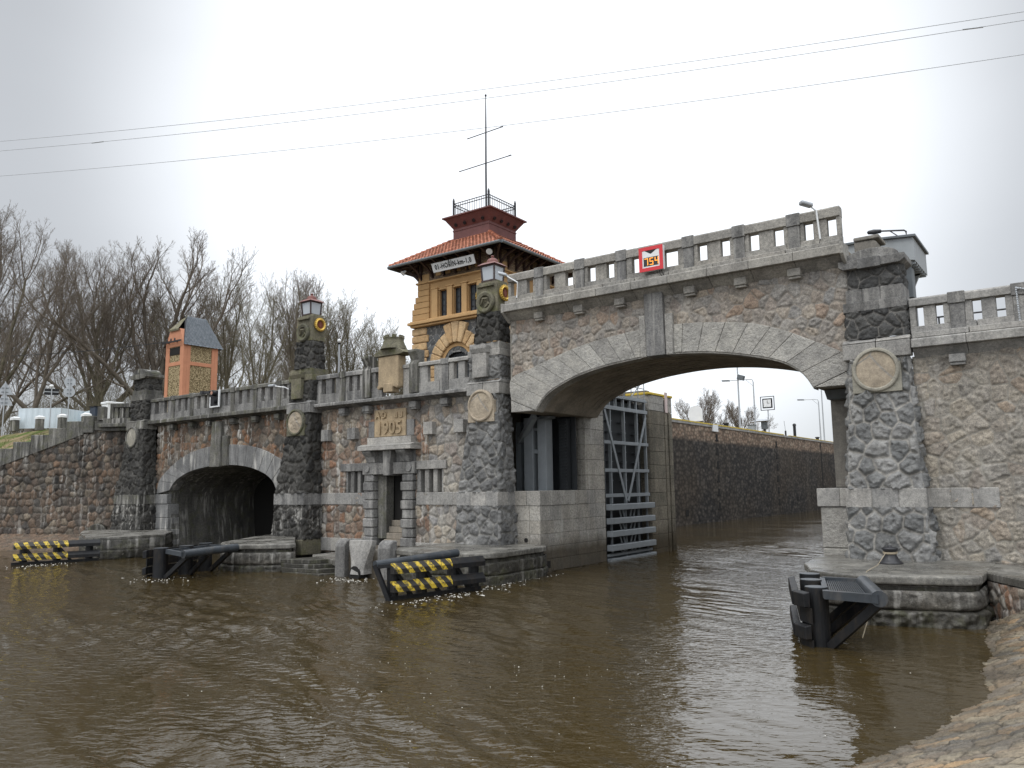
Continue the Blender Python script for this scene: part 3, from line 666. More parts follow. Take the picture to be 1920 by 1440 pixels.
        darkrock = M_['pier_dark']
        o = [rockquad('obelisk_rubble', t, darkrock, (ox0,yo,oz), (ox1,yo,oz), (tx1,yot,tt), (tx0,yot,tt), .035, .36, .09, mortar=.020, fall=.07, seed=seed+9, chip=.025, flush=(.05,.05,0,0)),
             rockquad('obelisk_rubble', t, darkrock, (ox1,yo,oz), (ox1,yo+.85,oz), (tx1,yot+.72,tt), (tx1,yot,tt), .035, .36, .09, mortar=.020, fall=.07, seed=seed+10, chip=.025, flush=(.05,.05,0,0)),
             rockquad('obelisk_rubble', t, darkrock, (ox0,yo+.85,oz), (ox0,yo,oz), (tx0,yot,tt), (tx0,yot+.72,tt), .06, .36, .09, mortar=.020, fall=.07, seed=seed+11, chip=.025)]
        join(o, 'obelisk_rubble')
        hz = tt+1.22; hx0, hx1 = tx0-.02, tx1+.03; hm = (hx0+hx1)/2-.03
        mb = MB(); mb.box(hx0, hx1, yot-.03, yot+.80, tt-.005, hz); mb.box(hx0+.05, hx1-.05, yot+.05, yot+.72, hz+.002, hz+.10)
        mb.box(hm-.42, hm+.42, yot-.14, yot+.1, hz-.16, hz-.03)
        mb.lathe([(.46, -.1), (.46, .10), (.40, .16), (.27, .13), (.25, .03), (.001, .03)], (hm, yot-.03, tt+.42), (0, -1, 0), 32)
        mb.tube([(hm-.2, yot-.12, tt+.34), (hm-.05, yot-.18, tt+.56), (hm+.15, yot-.18, tt+.54), (hm+.2, yot-.12, tt+.36), (hm, yot-.12, tt+.20)], .055, 6)
        mb.build('head_block', M_['ash_moss'], t, bevel=.015)
        rings(t, hx0, hx1, yot-.03, yot+.80, tt+.80, .30)
        # lantern standing on the head
        ln = thing('lantern', 'dark lantern with red hood on the obelisk ' + ('beside the small arch' if xb0 < -25 else 'in front of the ochre tower'), 'lantern', (hm+.03, yot+.38, hz+.10), 'lanterns on the obelisk piers')
        lc = (hm+.03, yot+.38); s0, s1 = .30, .34; za = hz+.10; zt = za+.68
        mb = MB()
        for sx, sy in ((1,1),(1,-1),(-1,1),(-1,-1)): mb.bar((lc[0]+sx*s0, lc[1]+sy*s0, za+.04), (lc[0]+sx*s1, lc[1]+sy*s1, zt), .055, .055, (0,1,0))
        mb.box(lc[0]-.34, lc[0]+.34, lc[1]-.34, lc[1]+.34, za, za+.06)
        for sx, sy in ((1,0),(-1,0),(0,1),(0,-1)): mb.obox((lc[0]+sx*s1, lc[1]+sy*s1, zt-.02), (abs(sy) or 0, abs(sx), 0), (sx, sy, 0), (0,0,1), s1, .025, .03)
        mb.build('frame', M_['lamp_iron'], ln)
        mb = MB()
        for sx, sy in ((1,0),(-1,0),(0,1),(0,-1)):
            a = Vector((-sy, sx, 0)); n0 = Vector((sx, sy, 0))
            c0 = Vector((lc[0], lc[1], 0))
            P = []
            for dd in (0, .012):
                P += [c0+n0*(s0-.01-dd)-a*(s0-.03)+Vector((0,0,za+.065)), c0+n0*(s0-.01-dd)+a*(s0-.03)+Vector((0,0,za+.065)), c0+n0*(s1-.01-dd)+a*(s1-.03)+Vector((0,0,zt-.05)), c0+n0*(s1-.01-dd)-a*(s1-.03)+Vector((0,0,zt-.05))]
            mb.add(P, [(0,1,2,3),(7,6,5,4),(0,4,5,1),(1,5,6,2),(2,6,7,3),(3,7,4,0)], .5)
        mb.build('pane', M_['lglass'], ln)
        mb = MB(); mb.hexa([(lc[0]-.46,lc[1]-.46,zt+.01),(lc[0]+.46,lc[1]-.46,zt+.01),(lc[0]+.46,lc[1]+.46,zt+.01),(lc[0]-.46,lc[1]+.46,zt+.01)]+[(lc[0]-.28,lc[1]-.28,zt+.14),(lc[0]+.28,lc[1]-.28,zt+.14),(lc[0]+.28,lc[1]+.28,zt+.14),(lc[0]-.28,lc[1]+.28,zt+.14)])
        mb.lathe([(.26, .13), (.24, .22), (.20, .30), (.13, .34), (.06, .36), (.05, .40), (.08, .43), (.05, .47), (.001, .48)], (lc[0], lc[1], zt), n=16); mb.build('hood', M_['lamp_red'], ln)
    return t
pier('dome', 'dark basalt pier with blank medallion and domed top beside the sloping wing wall', -46.9,-44.15, -46.4,-44.75, -46.55,-44.62, -46.35,-44.75, (8.50, 8.84, 9.12, 9.80, 10.06, 10.40), ('pier_dark','pier_dark','pier_dark','ash_dark'), side=1.15, cell=.50, seed=41, medmat='med_pale', plate='ash_dark', res=.06)
pier('obelisk', 'dark basalt pier with obelisk, lantern and pale round medallion beside the small arch', -31.77,-29.64, -31.25,-29.85, -31.42,-29.68, -31.40,-29.78, (8.32, 8.92, 10.30), ('pier_dark','pier_dark','pier_dark','ash_grey'), side=1.3, cell=.48, seed=61, medmat='medallion', plate='ash_moss', res=.05)
pier('obelisk', 'grey rusticated pier with black obelisk between date tablet wall and raised span', -20.27,-18.28, -19.85,-18.52, -20.02,-18.37, -20.0,-18.47, (8.30, 8.86, 10.10), ('pier_mid','pier_mid','pier_mid','ash_light'), side=1.2, cell=.46, seed=71, medmat='medallion', plate='sandstone', res=.04)
pier('dome', 'clean grey rusticated pier with arched cap below the grey canopy hut', -5.68,-3.66, -5.45,-3.92, -5.60,-3.78, -5.48,-3.86, (8.10, 8.38, 8.78, 9.40, 9.66, 9.94), ('pier_right','pier_right','pier_top','ash_light'), side=.62, cell=.47, seed=81, medmat='medallion', plate='med_pale', res=.03, zcap=(6.66, 7.26))

# ================================================================== FACADE PARTS
def cornice(mb, x0, x1, yf, yw, zl, zu, bed=.28, step=1.35):
    n = max(1, int((x1-x0)/step))
    for i in range(n):
        a = x0+(x1-x0)*i/n+.006; b = x0+(x1-x0)*(i+1)/n-.006
        mb.prism_x([(yf, zl), (yf, zu-.03), (yf+.05, zu), (yw+.05, zu+.05), (yw+.05, zl)], a, b)
        mb.prism_x([(yw+.04, zl-bed), (yw-.03, zl-bed), (yf+.16, zl-.004), (yw+.04, zl-.004)], a, b)
def parapet(par, x0, x1, y0, y1, zb, zt, zrail, zc, posts, mats, pw=.34, cut=None, fr=(.20,.17,.26,.17,.20), railseg=None):
    """pierced stone parapet as separate rail, baluster wall and posts"""
    m1, m2, m3 = (M_[m] for m in mats)
    mb = MB(); L = x1-x0
    mb.course(x0, x1, y0+.02, y1-.02, zc, zb, max(2, int(L/1.5)), core=False)
    ed = [x0] + [p for q in posts for p in (q-pw/2, q+pw/2)] + [x1]
    for i in range(0, len(ed), 2):
        a, b = ed[i], ed[i+1]
        if b-a < .25: continue
        k = max(1, round((b-a)/1.6)) if b-a < 4 else round((b-a)/1.55)
        for q in range(k):
            s0 = a+(b-a)*q/k; s1 = a+(b-a)*(q+1)/k; x = s0; w_ = s1-s0
            for j, f in enumerate(fr):
                if j % 2 == 0: mb.box(x, x+f*w_, y0+(.05 if j == 2 else .03), y1-.05, zb+.002, zt-.002)
                x += f*w_
    mb.build('balusters', m2, par, bevel=.012)
    mb = MB(); cuts = [x0]+list(posts)+[x1]
    for a, b in zip(cuts[:-1], cuts[1:]):
        if b-a > .05:
            mb.prism_x([(y0-.03, zt), (y0-.03, zrail-.05), (y0+.02, zrail), (y1-.02, zrail), (y1+.03, zrail-.05), (y1+.03, zt)], a+.005, b-.005)
    mb.build('handrail', m1, par, bevel=.01)
    for p in posts:
        mb = MB(); mb.box(p-pw/2, p+pw/2, y0-.015, y1+.015, zc+.004, zt-.06); mb.box(p-pw/2-.03, p+pw/2+.03, y0-.055, y1+.055, zt-.056, zrail+.02); mb.build('parapet_post', m3, par, bevel=.012)
def corbels(par, xs, yf, yw, z0, z1, mat, w_=.40):
    for x in xs:
        mb = MB(); mb.box(x-w_/2, x+w_/2, yf, yw, z0+.08, z1); mb.box(x-w_/2+.02, x+w_/2-.02, yf+.05, yw, z0, z0+.076); mb.build('corbel', M_[mat], par, bevel=.012)
def interp_curve(pts, n):
    P = np.array(pts, float); s = np.concatenate([[0], np.cumsum(np.linalg.norm(np.diff(P, axis=0), axis=1))])
    def cr(t):   # Catmull-Rom on arc length
        i = int(np.clip(np.searchsorted(s, t)-1, 0, len(P)-2)); f = (t-s[i])/(s[i+1]-s[i])
        p0, p1, p2, p3 = P[max(i-1, 0)], P[i], P[i+1], P[min(i+2, len(P)-1)]
        return .5*((2*p1)+(-p0+p2)*f+(2*p0-5*p1+4*p2-p3)*f*f+(-p0+3*p1-3*p2+p3)*f**3)
    return [tuple(cr(t)) for t in np.linspace(0, s[-1], n)]
def voussoirs(mb, inn, ex, n, y0, y1, skip=()):
    k = 4; I = interp_curve(inn, n*k+1); E = interp_curve(ex, n*k+1)
    for i in range(n):
        if i in skip: continue
        a = [I[i*k+j] for j in range(k+1)]; b = [E[i*k+j] for j in range(k+1)]
        def sh(p, q, f): return (p[0]+(q[0]-p[0])*f, p[1]+(q[1]-p[1])*f)
        g = .006
        a[0] = sh(a[0], a[1], .04); a[-1] = sh(a[-1], a[-2], .04); b[0] = sh(b[0], b[1], .04); b[-1] = sh(b[-1], b[-2], .04)
        mb.prism_y(a+b[::-1], y0, y1)

# ---------------- raised lift span
def lift_span():
    t = thing('lift_span', 'raised stone-clad lifting bridge span with wide flat arch over the lock entrance', 'bridge', (-11.68, 2.9, 6.0))
    Lx, Rx, cx = -17.95, -5.40, -11.68
    inn = [(-16.82,5.98),(-16.55,6.32),(-16.12,6.68),(-15.05,7.12),(-13.8,7.39),(-12.6,7.52),(-11.68,7.56),(-10.75,7.54),(-9.6,7.42),(-8.4,7.18),(-7.45,6.88),(-6.85,6.46),(-6.55,5.98)]
    ext = [(Lx,6.45),(Lx,7.28),(-17.0,7.60),(-15.7,7.99),(-14.5,8.27),(-13.3,8.43),(-12.3,8.51),(-11.68,8.53),(-10.8,8.52),(-9.8,8.44),(-8.5,8.24),(-7.5,7.92),(-6.5,7.42),(Rx,6.80),(Rx,6.45)]
    inn_c = interp_curve(inn, 61)
    # structural shell (barrel) behind the cladding
    mb = MB(); poly = [(Lx,5.99)]+inn_c+[(Rx,5.99),(Rx,10.15),(Lx,10.15)]
    mb.prism_y(poly, .64, 5.2, .5); mb.build('deck', M_['concrete_brown'], t)
    for y_ in np.arange(.95, 5.1, .42):      # board-marked ribs under the soffit
        mb = MB(); top = [(p[0], p[1]+.02) for p in inn_c[3:58]]; bot = [(p[0], p[1]-.022) for p in inn_c[3:58]]
        for k in range(54): mb.hexa([(*bot[k][:1],y_,bot[k][1]),(bot[k+1][0],y_,bot[k+1][1]),(bot[k+1][0],y_+.16,bot[k+1][1]),(bot[k][0],y_+.16,bot[k][1]),(top[k][0],y_,top[k][1]),(top[k+1][0],y_,top[k+1][1]),(top[k+1][0],y_+.16,top[k+1][1]),(top[k][0],y_+.16,top[k][1])], .4)
        mb.build('soffit_rib', M_['concrete_brown'], t)
    exi = interp_curve(ext, 160); ex_x = np.array([p[0] for p in exi]); ex_z = np.array([p[1] for p in exi])
    mono = np.argsort(ex_x)
    def mask(c):
        ze = np.interp(c[:, 0], ex_x[mono], ex_z[mono]); return c[:, 2] > ze-.12
    rockquad('rubble_face', t, M_['wall_span'], (Lx,.60,6.4), (Rx,.60,6.4), (Rx,.60,9.80), (Lx,.60,9.80), .03, .37, .045, mortar=.015, fall=.05, seed=101, chip=.03, mask=mask, asp=1.1, joint_raise=.008, jit=.46)
    # side returns of the span
    for X_ in (Lx, Rx):
        mb = MB(); mb.box(X_-.03 if X_ > -10 else X_-.05, X_+.05 if X_ > -10 else X_+.03, .56, 5.2, 6.0, 9.9); mb.build('end_face', M_['concrete'], t, bevel=.01)
    for lo, hi in ((0, 9), (10, 19)):
        mb = MB(); voussoirs(mb, inn, ext, 19, .50, 1.0, skip=[k for k in range(19) if not lo <= k < hi])
        if lo == 0: mb.prism_y([(Lx,5.97),(-16.85,5.97),(Lx,6.43)], .50, 1.0)
        else: mb.prism_y([(-6.53,5.97),(Rx,5.97),(Rx,6.43)], .50, 1.0)
        mb.build('arch_ring', M_['ash_rough'], t, bevel=.011)
    mb = MB()
    for k in range(60):
        a, b = inn_c[k], inn_c[k+1]
        mb.hexa([(a[0],.53,a[1]-.05),(b[0],.53,b[1]-.05),(b[0],1.05,b[1]-.05),(a[0],1.05,a[1]-.05),(a[0],.53,a[1]+.01),(b[0],.53,b[1]+.01),(b[0],1.05,b[1]+.01),(a[0],1.05,a[1]+.01)], .5)
    mb.build('arch_lip', M_['ash_span'], t)
    mb = MB(); mb.prism_y([(-12.02,7.50),(-11.34,7.50),(-11.36,9.82),(-12.06,9.82)], .36, 1.0); mb.build('keystone', M_['ash_grey'], t, bevel=.02)
    mb = MB(); mb.prism_y([(-12.28,7.49),(-12.04,7.50),(-12.07,8.98),(-12.30,8.98)], .43, 1.0); mb.prism_y([(-11.32,7.50),(-11.06,7.49),(-11.03,8.93),(-11.34,8.93)], .43, 1.0); mb.build('key_flank', M_['ash_rough'], t, bevel=.02)
    mb = MB(); cornice(mb, Lx, Rx, 0.0, .6, 9.86, 10.16, .30); mb.build('cornice', M_['ash_span'], t, bevel=.012)
    for xx in (Lx-.02, Rx+.03):
        mb = MB(); mb.prism_x([(-.02, 9.84), (-.02, 10.19), (.7, 10.22), (.7, 9.5), (.45, 9.5)], xx-.05, xx+.05); mb.build('cornice_end', M_['ash_span'], t, bevel=.01)
    corbels(t, (-16.5,-14.73,-13.0,-10.35,-8.6,-6.88), .32, .66, 9.40, 9.72, 'ash_span')
    mb = MB(); mb.course(Lx+.02, Rx-.02, .12, .72, 10.165, 10.30, 9, core=False); mb.build('plinth_course', M_['ash_span'], t, bevel=.015)
    parapet(t, Lx+.05, Rx-.02, .30, .62, 10.52, 11.10, 11.42, 10.305, (-16.4,-14.58,-12.85,-10.3,-8.55,-6.8), ('ash_span','ash_span','ash_grey'), pw=.36, fr=(.10,.23,.34,.23,.10))
    # far parapet
    mb = MB(); mb.box(Lx, Rx, 4.9, 5.15, 10.155, 10.5); mb.box(Lx, Rx, 4.9, 5.15, 11.12, 11.4)
    for x in np.arange(Lx+.2, Rx, .95): mb.box(x-.3, x+.22, 4.92, 5.13, 10.502, 11.118)
    mb.build('rear_parapet', M_['ash_span'], t, bevel=.01)
    return t
lift_span()

# ---------------- small-arch wall (A-B)
def arch_wall():
    t = thing('arch_wall', 'brown rubble wall with the small dark arch of the narrow lock chamber', 'wall', (-38, 3, WZ))
    x0, x1, yw = -44.3, -31.0, 1.1
    inn = [(-42.55,-.3),(-42.75,1.2),(-42.88,2.4),(-42.72,3.15),(-42.12,3.68),(-40.9,4.13),(-39.3,4.38),(-37.85,4.46),(-36.3,4.41),(-35.1,4.25),(-34.0,3.94),(-33.3,3.55),(-32.98,3.1),(-32.95,2.4),(-32.9,1.2),(-32.85,-.3)]
    ic = interp_curve(inn, 81)
    ring_i = inn[3:13]; ring_e = [(-44.05,2.95),(-43.85,3.70),(-43.0,4.32),(-41.6,4.97),(-40.0,5.37),(-37.85,5.56),(-35.6,5.44),(-34.1,5.14),(-32.8,4.66),(-31.8,4.1)]
    e = interp_curve(ring_e, 80); ex = np.array([p[0] for p in e]); ez = np.array([p[1] for p in e])
    def mask(c):
        ze = np.interp(c[:, 0], ex, ez); inside = (c[:, 0] > -43.2) & (c[:, 0] < -31.2) & (c[:, 2] < 3.0)
        return (c[:, 2] > ze-.12) & ~inside
    rockquad('rubble_face', t, M_['wall_left'], (x0,yw,2.9), (x1,yw,2.9), (x1,yw,6.95), (x0,yw,6.95), .06, .42, .07, mortar=.018, fall=.07, seed=111, chip=.02, mask=mask, asp=1.05)
    mb = MB(); mb.prism_y([(x0,-.3)]+ic+[(x1,-.3),(x1,6.9),(x0,6.9)], 1.22, 6.8, .5); mb.build('vault', M_['ash_dark'], t)
    # inner, lower portal with dark passage
    i2 = [(-40.9,-.3),(-40.9,2.3),(-40.5,3.2),(-39.6,3.75),(-38.4,4.0),(-36.5,4.0),(-34.5,3.9),(-33.4,3.4),(-33.0,2.6),(-32.9,-.3)]
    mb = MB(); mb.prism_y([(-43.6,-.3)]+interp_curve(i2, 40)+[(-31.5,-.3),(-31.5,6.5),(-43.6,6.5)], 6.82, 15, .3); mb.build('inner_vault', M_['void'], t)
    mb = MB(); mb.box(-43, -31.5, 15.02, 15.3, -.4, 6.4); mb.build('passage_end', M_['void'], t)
    mb = MB(); mb.box(-40.8, -33, 8.0, 8.3, .15, .5); mb.build('sill_beam', M_['concrete_brown'], t)
    for lo, hi in ((0, 8), (9, 17)):
        mb = MB(); voussoirs(mb, ring_i, ring_e, 17, .98, 1.6, skip=[k for k in range(17) if not lo <= k < hi]); mb.build('arch_ring', M_['ash_left'], t, bevel=.016)
    mb = MB()       # left jamb blocks
    zz = [-.3, .35, .95, 1.6, 2.38]
    for a, b in zip(zz[:-1], zz[1:]):
        mb.box(-44.25, np.interp((a+b)/2, [-.3, 1.2, 2.4], [-42.56, -42.75, -42.87]), 1.0, 1.7, a+.01, b-.008)
    mb.box(-44.25, -42.88, .96, 1.7, 2.385, 2.93); mb.build('arch_jamb', M_['ash_left'], t, bevel=.02)
    mb = MB(); mb.prism_y([(-38.42,4.36),(-37.52,4.36),(-37.62,6.82),(-38.30,6.82)], .70, 1.6); mb.prism_y([(-37.50,4.40),(-37.02,4.42),(-37.10,6.03),(-37.55,6.03)], .84, 1.6); mb.build('keystone', M_['ash_dark'], t, bevel=.025)
    mb = MB(); cornice(mb, -44.6, -31.3, .5, 1.1, 7.03, 7.24, .12); mb.build('cornice', M_['ash_dark'], t, bevel=.015)
    corbels(t, (-42.4,-40.43,-38.75,-36.6,-34.68,-32.8), .72, 1.2, 6.60, 6.90, 'ash_dark', .40)
    parapet(t, -44.7, -31.35, .72, 1.02, 7.62, 8.34, 8.54, 7.26, (-42.25,-40.35,-38.43,-36.5,-34.58,-32.63), ('ash_dark','ash_grey','ash_dark'), pw=.34)
arch_wall()

# ---------------- door wall (B-C)
def door_wall():
    t = thing('entrance_wall', 'red and grey rubble wall with small dark doorway under a date tablet', 'wall', (-25, 1.5, .3))
    x0, x1, yw = -29.75, -20.1, 1.1
    holes = [(-26.62,-23.45,.6,4.75), (-28.0,-26.5,2.92,4.0), (-23.5,-21.9,2.92,4.0)]
    def mask(c):
        k = np.ones(len(c), bool)
        for a, b, z0, z1 in holes: k &= ~((c[:, 0] > a+.05) & (c[:, 0] < b-.05) & (c[:, 2] > z0) & (c[:, 2] < z1))
        return k
    xs = -22.75
    rockquad('rubble_face', t, M_['wall_mid'], (x0,yw,.2), (xs,yw,.2), (xs,yw,6.92), (x0,yw,6.92), .045, .43, .06, mortar=.022, fall=.06, seed=121, chip=.025, mask=mask, asp=1.0)
    rockquad('rubble_face_pale', t, M_['wall_midpale'], (xs,yw,.2), (x1,yw,.2), (x1,yw,6.92), (xs,yw,6.92), .04, .43, .05, mortar=.022, fall=.06, seed=121, u0=xs-x0, chip=.025, mask=mask, asp=1.0)
    mb = MB()
    for a, b in ((x0, -26.6), (-23.47, x1)): mb.course(a, b, 1.02, 1.4, 2.38, 2.92, 3)
    mb.course(x0, -26.6, 1.0, 1.4, .25, .86, 3); mb.course(-23.47, x1, .98, 1.4, .20, .80, 4); mb.build('belt_course', M_['ash_light'], t, bevel=.02)
    mb = MB()      # wall core and dark room behind openings
    mb.box(-28.6, -20.3, 1.95, 2.1, .3, 5.2); mb.build('dark_room', M_['void'], t)
    for (wx, n) in (((-28.1, -26.55), 3), ((-23.5, -21.85), 3)):
        mb = MB(); a, b = wx; mb.box(a-.15, b+.12, .98, 1.45, 3.90, 4.26); 
        xs_ = np.linspace(a+.10, b-.10, n+1)
        for i in range(n+1): mb.box(xs_[i]-.12, xs_[i]+.12, 1.10, 1.5, 2.925, 3.895)
        mb.build('window_mullions', M_['ash_light'] if wx[0] > -25 else M_['ash_grey'], t, bevel=.015)
    mb = MB()      # rusticated door jambs
    for k in range(8):
        za = .60+k*.40; zb = za+.38; pr = .0 if k % 2 else .05
        for a, b in ((-26.50,-25.93), (-24.17,-23.52)): mb.box(a-pr, b+pr*.3, .86-pr, 1.5, za, min(zb, 3.70))
    mb.build('door_jamb', M_['ash_grey'], t, bevel=.035)
    mb = MB(); mb.box(-25.90, -25.35, 1.12, 1.6, .9, 3.72); mb.build('door_reveal', M_['ash_dark'], t, bevel=.015)
    mb = MB(); mb.box(-25.33, -24.18, 1.62, 1.75, 1.70, 3.72); mb.build('door_opening', M_['void'], t)
    mb = MB()
    for k in range(4): mb.box(-25.34, -24.18, .95+.16*k, 1.7, .62+.27*k, .62+.27*(k+1)-.006)
    mb.build('doorstep', M_['concrete_brown'], t, bevel=.02)
    mb = MB(); mb.box(-26.62, -25.12, .84, 1.5, 3.72, 4.24); mb.box(-24.72, -23.42, .84, 1.5, 3.72, 4.24); mb.prism_y([(-25.10,3.66),(-24.74,3.66),(-24.66,4.78),(-25.16,4.78)], .66, 1.5)
    for xx in (-26.3, -23.72): mb.lathe([(.17, 0), (.17, .05), (.14, .06), (.001, .06)], (xx, .84, 3.97), (0, -1, 0), 20)
    for a in (-26.05, -23.95): mb.prism_x([(1.4, 4.25), (.82, 4.25), (.72, 4.5), (.5, 4.70), (.5, 4.77), (1.4, 4.77)], a-.28, a+.28)
    mb.box(-26.4, -23.5, 1.0, 1.4, 4.25, 4.77); mb.build('door_lintel', M_['ash_grey'], t, bevel=.018)
    mb = MB(); mb.box(-26.50, -23.22, .40, 1.3, 4.78, 4.95); mb.prism_x([(.40, 4.955), (.40, 4.97), (.66, 5.06), (1.3, 5.06), (1.3, 4.955)], -26.5, -23.22); mb.box(-26.2, -23.5, .72, 1.3, 5.064, 5.36); mb.build('door_hood', M_['ash_light'], t, bevel=.02)
    tb = MB(); tb.box(-26.02, -24.06, .98, 1.3, 5.40, 6.62); tab = tb.build('date_tablet', M_['sandstone'], t, bevel=.015)
    text_obj('1905', .80, 'lettering', M_['sandstone'], tab, (-25.04, .96, 5.77), (1,0,0), (0,0,1), .055, bold=.016, sx=1.0)
    text_obj('A·D', .40, 'lettering', M_['sandstone'], tab, (-25.55, .96, 6.36), (1,0,0), (0,0,1), .05, bold=.014)
    mb = MB()
    for k in range(2):
        a = -24.74+k*.30; mb.box(a, a+.20, .935, .98, 6.22, 6.27); mb.box(a+.14, a+.20, .936, .98, 6.274, 6.46); mb.box(a, a+.06, .945, .98, 6.274, 6.34)
    mb.build('carved_marks', M_['sandstone'], tab)
    mb = MB(); mb.box(-26.42, -26.05, 1.0, 1.3, 5.40, 6.12); mb.box(-24.03, -23.58, 1.0, 1.3, 5.40, 6.10); mb.build('tablet_flank', M_['ash_grey'], t, bevel=.012)
    for a in (-29.2, -27.38, -22.61, -20.9):
        mb = MB(); mb.box(a-.26, a+.26, .80, 1.3, 5.36, 5.90); mb.build('projecting_block', M_['ash_grey'] if a < -25 else M_['ash_light'], t, bevel=.015)
    mb = MB(); cornice(mb, -29.75, -20.05, .5, 1.1, 6.98, 7.14, .12); mb.build('cornice', M_['ash_grey'], t, bevel=.015)
    corbels(t, (-27.95,-26.36,-23.44,-21.64), .72, 1.2, 6.50, 6.84, 'ash_grey', .42)
    parapet(t, -29.75, -25.3, .72, 1.02, 7.60, 8.32, 8.54, 7.16, (-27.9,), ('ash_grey','ash_grey','ash_dark'), pw=.36)
    parapet(t, -24.0, -20.0, .72, 1.02, 7.60, 8.32, 8.50, 7.16, (-21.55,), ('ash_light','ash_light','ash_grey'), pw=.36)
    for p in (-26.2, -23.28):
        mb = MB(); mb.prism_x([(.60, 7.18), (.60, 8.45), (.72, 8.62), (.60, 8.85), (.52, 8.98), (.52, 9.08), (1.1, 9.08), (1.1, 7.18)], p-.24, p+.24); mb.build('scroll_post', M_['ash_dark'], t, bevel=.015)
    for sg, xx in ((1, -25.92), (-1, -23.56)):
        mb = MB(); pts = [(xx, 7.60)]+[(xx+sg*.62*(1-math.cos(a)), 8.30-.70*math.sin(a)) for a in np.linspace(0, math.pi/2, 8)]
        mb.prism_y([(xx, 7.6), (xx+sg*.6, 7.6), (xx+sg*.38, 7.72), (xx+sg*.18, 7.95), (xx, 8.3)][::sg], .78, .98); mb.build('scroll_bracket', M_['ash_dark'], t, bevel=.01)
    mb = MB(); mb.box(-25.26, -24.02, .45, .95, 7.52, 8.92); 
    for a in (-25.2, -24.1): mb.lathe([(.001,0),(.10,0),(.10,.2),(.001,.2)], (a, .62, 7.55), (0,-1,0), 12)
    mb.box(-24.92, -24.36, .42, .9, 7.30, 7.7); sh = mb.build('armorial_shield', M_['sandstone'], t, bevel=.03)
    mb = MB(); mb.prism_y([(-25.42,8.93),(-23.85,8.93),(-23.6,9.0),(-24.0,9.22),(-25.15,9.22),(-25.45,9.08)], .38, 1.05)
    mb.lathe([(.60,9.22),(.55,9.35),(.48,9.5),(.44,9.62),(.46,9.74),(.001,9.74)], (-24.55,.72,0), n=20)
    for k in range(8):
        tt = 2*math.pi*k/8; mb.obox((-24.55+math.cos(tt)*.42,.72+math.sin(tt)*.42,9.78), (-math.sin(tt),math.cos(tt),0), (math.cos(tt),math.sin(tt),0), (0,0,1), .10, .05, .07)
    mb.build('shield_crown', M_['ash_moss'], sh, bevel=.012)
door_wall()

# ---------------- right abutment wall
def right_wall():
    t = thing('abutment_wall', 'beige rubble wall with pierced parapet and hanging chain above the quay', 'wall', (1, .8, .9))
    rockquad('rubble_face', t, M_['wall_right'], (-3.8,.56,.85), (9,.56,.85), (9,.56,6.62), (-3.8,.56,6.62), .03, .40, .04, mortar=.015, fall=.05, seed=131, chip=.03, asp=1.2, joint_raise=.010, jit=.49)
    mb = MB(); mb.course(-3.7, -1.98, .50, .8, 2.38, 2.92, 3); mb.build('belt_course', M_['ash_light'], t, bevel=.02)
    mb = MB(); cornice(mb, -3.74, -1.04, .12, .58, 6.82, 7.08, .26); mb.build('cornice', M_['ash_light'], t, bevel=.012)
    mb = MB(); mb.course(-1.02, 8, .30, .8, 6.70, 7.10, 4); mb.build('cornice_return', M_['ash_light'], t, bevel=.012)
    mb = MB(); mb.course(-3.74, 8, .36, .9, 7.12, 7.28, 9, core=False); mb.build('plinth_course', M_['ash_light'], t, bevel=.015)
    corbels(t, (-2.66,), .30, .6, 6.26, 6.56, 'ash_light', .40)
    parapet(t, -3.78, 8, .52, .84, 7.48, 8.06, 8.31, 7.285, (-2.58, -1.08, .5, 2.1, 3.7, 5.3), ('ash_light','ash_light','ash_grey'), pw=.36, fr=(.16,.19,.30,.19,.16))
right_wall()

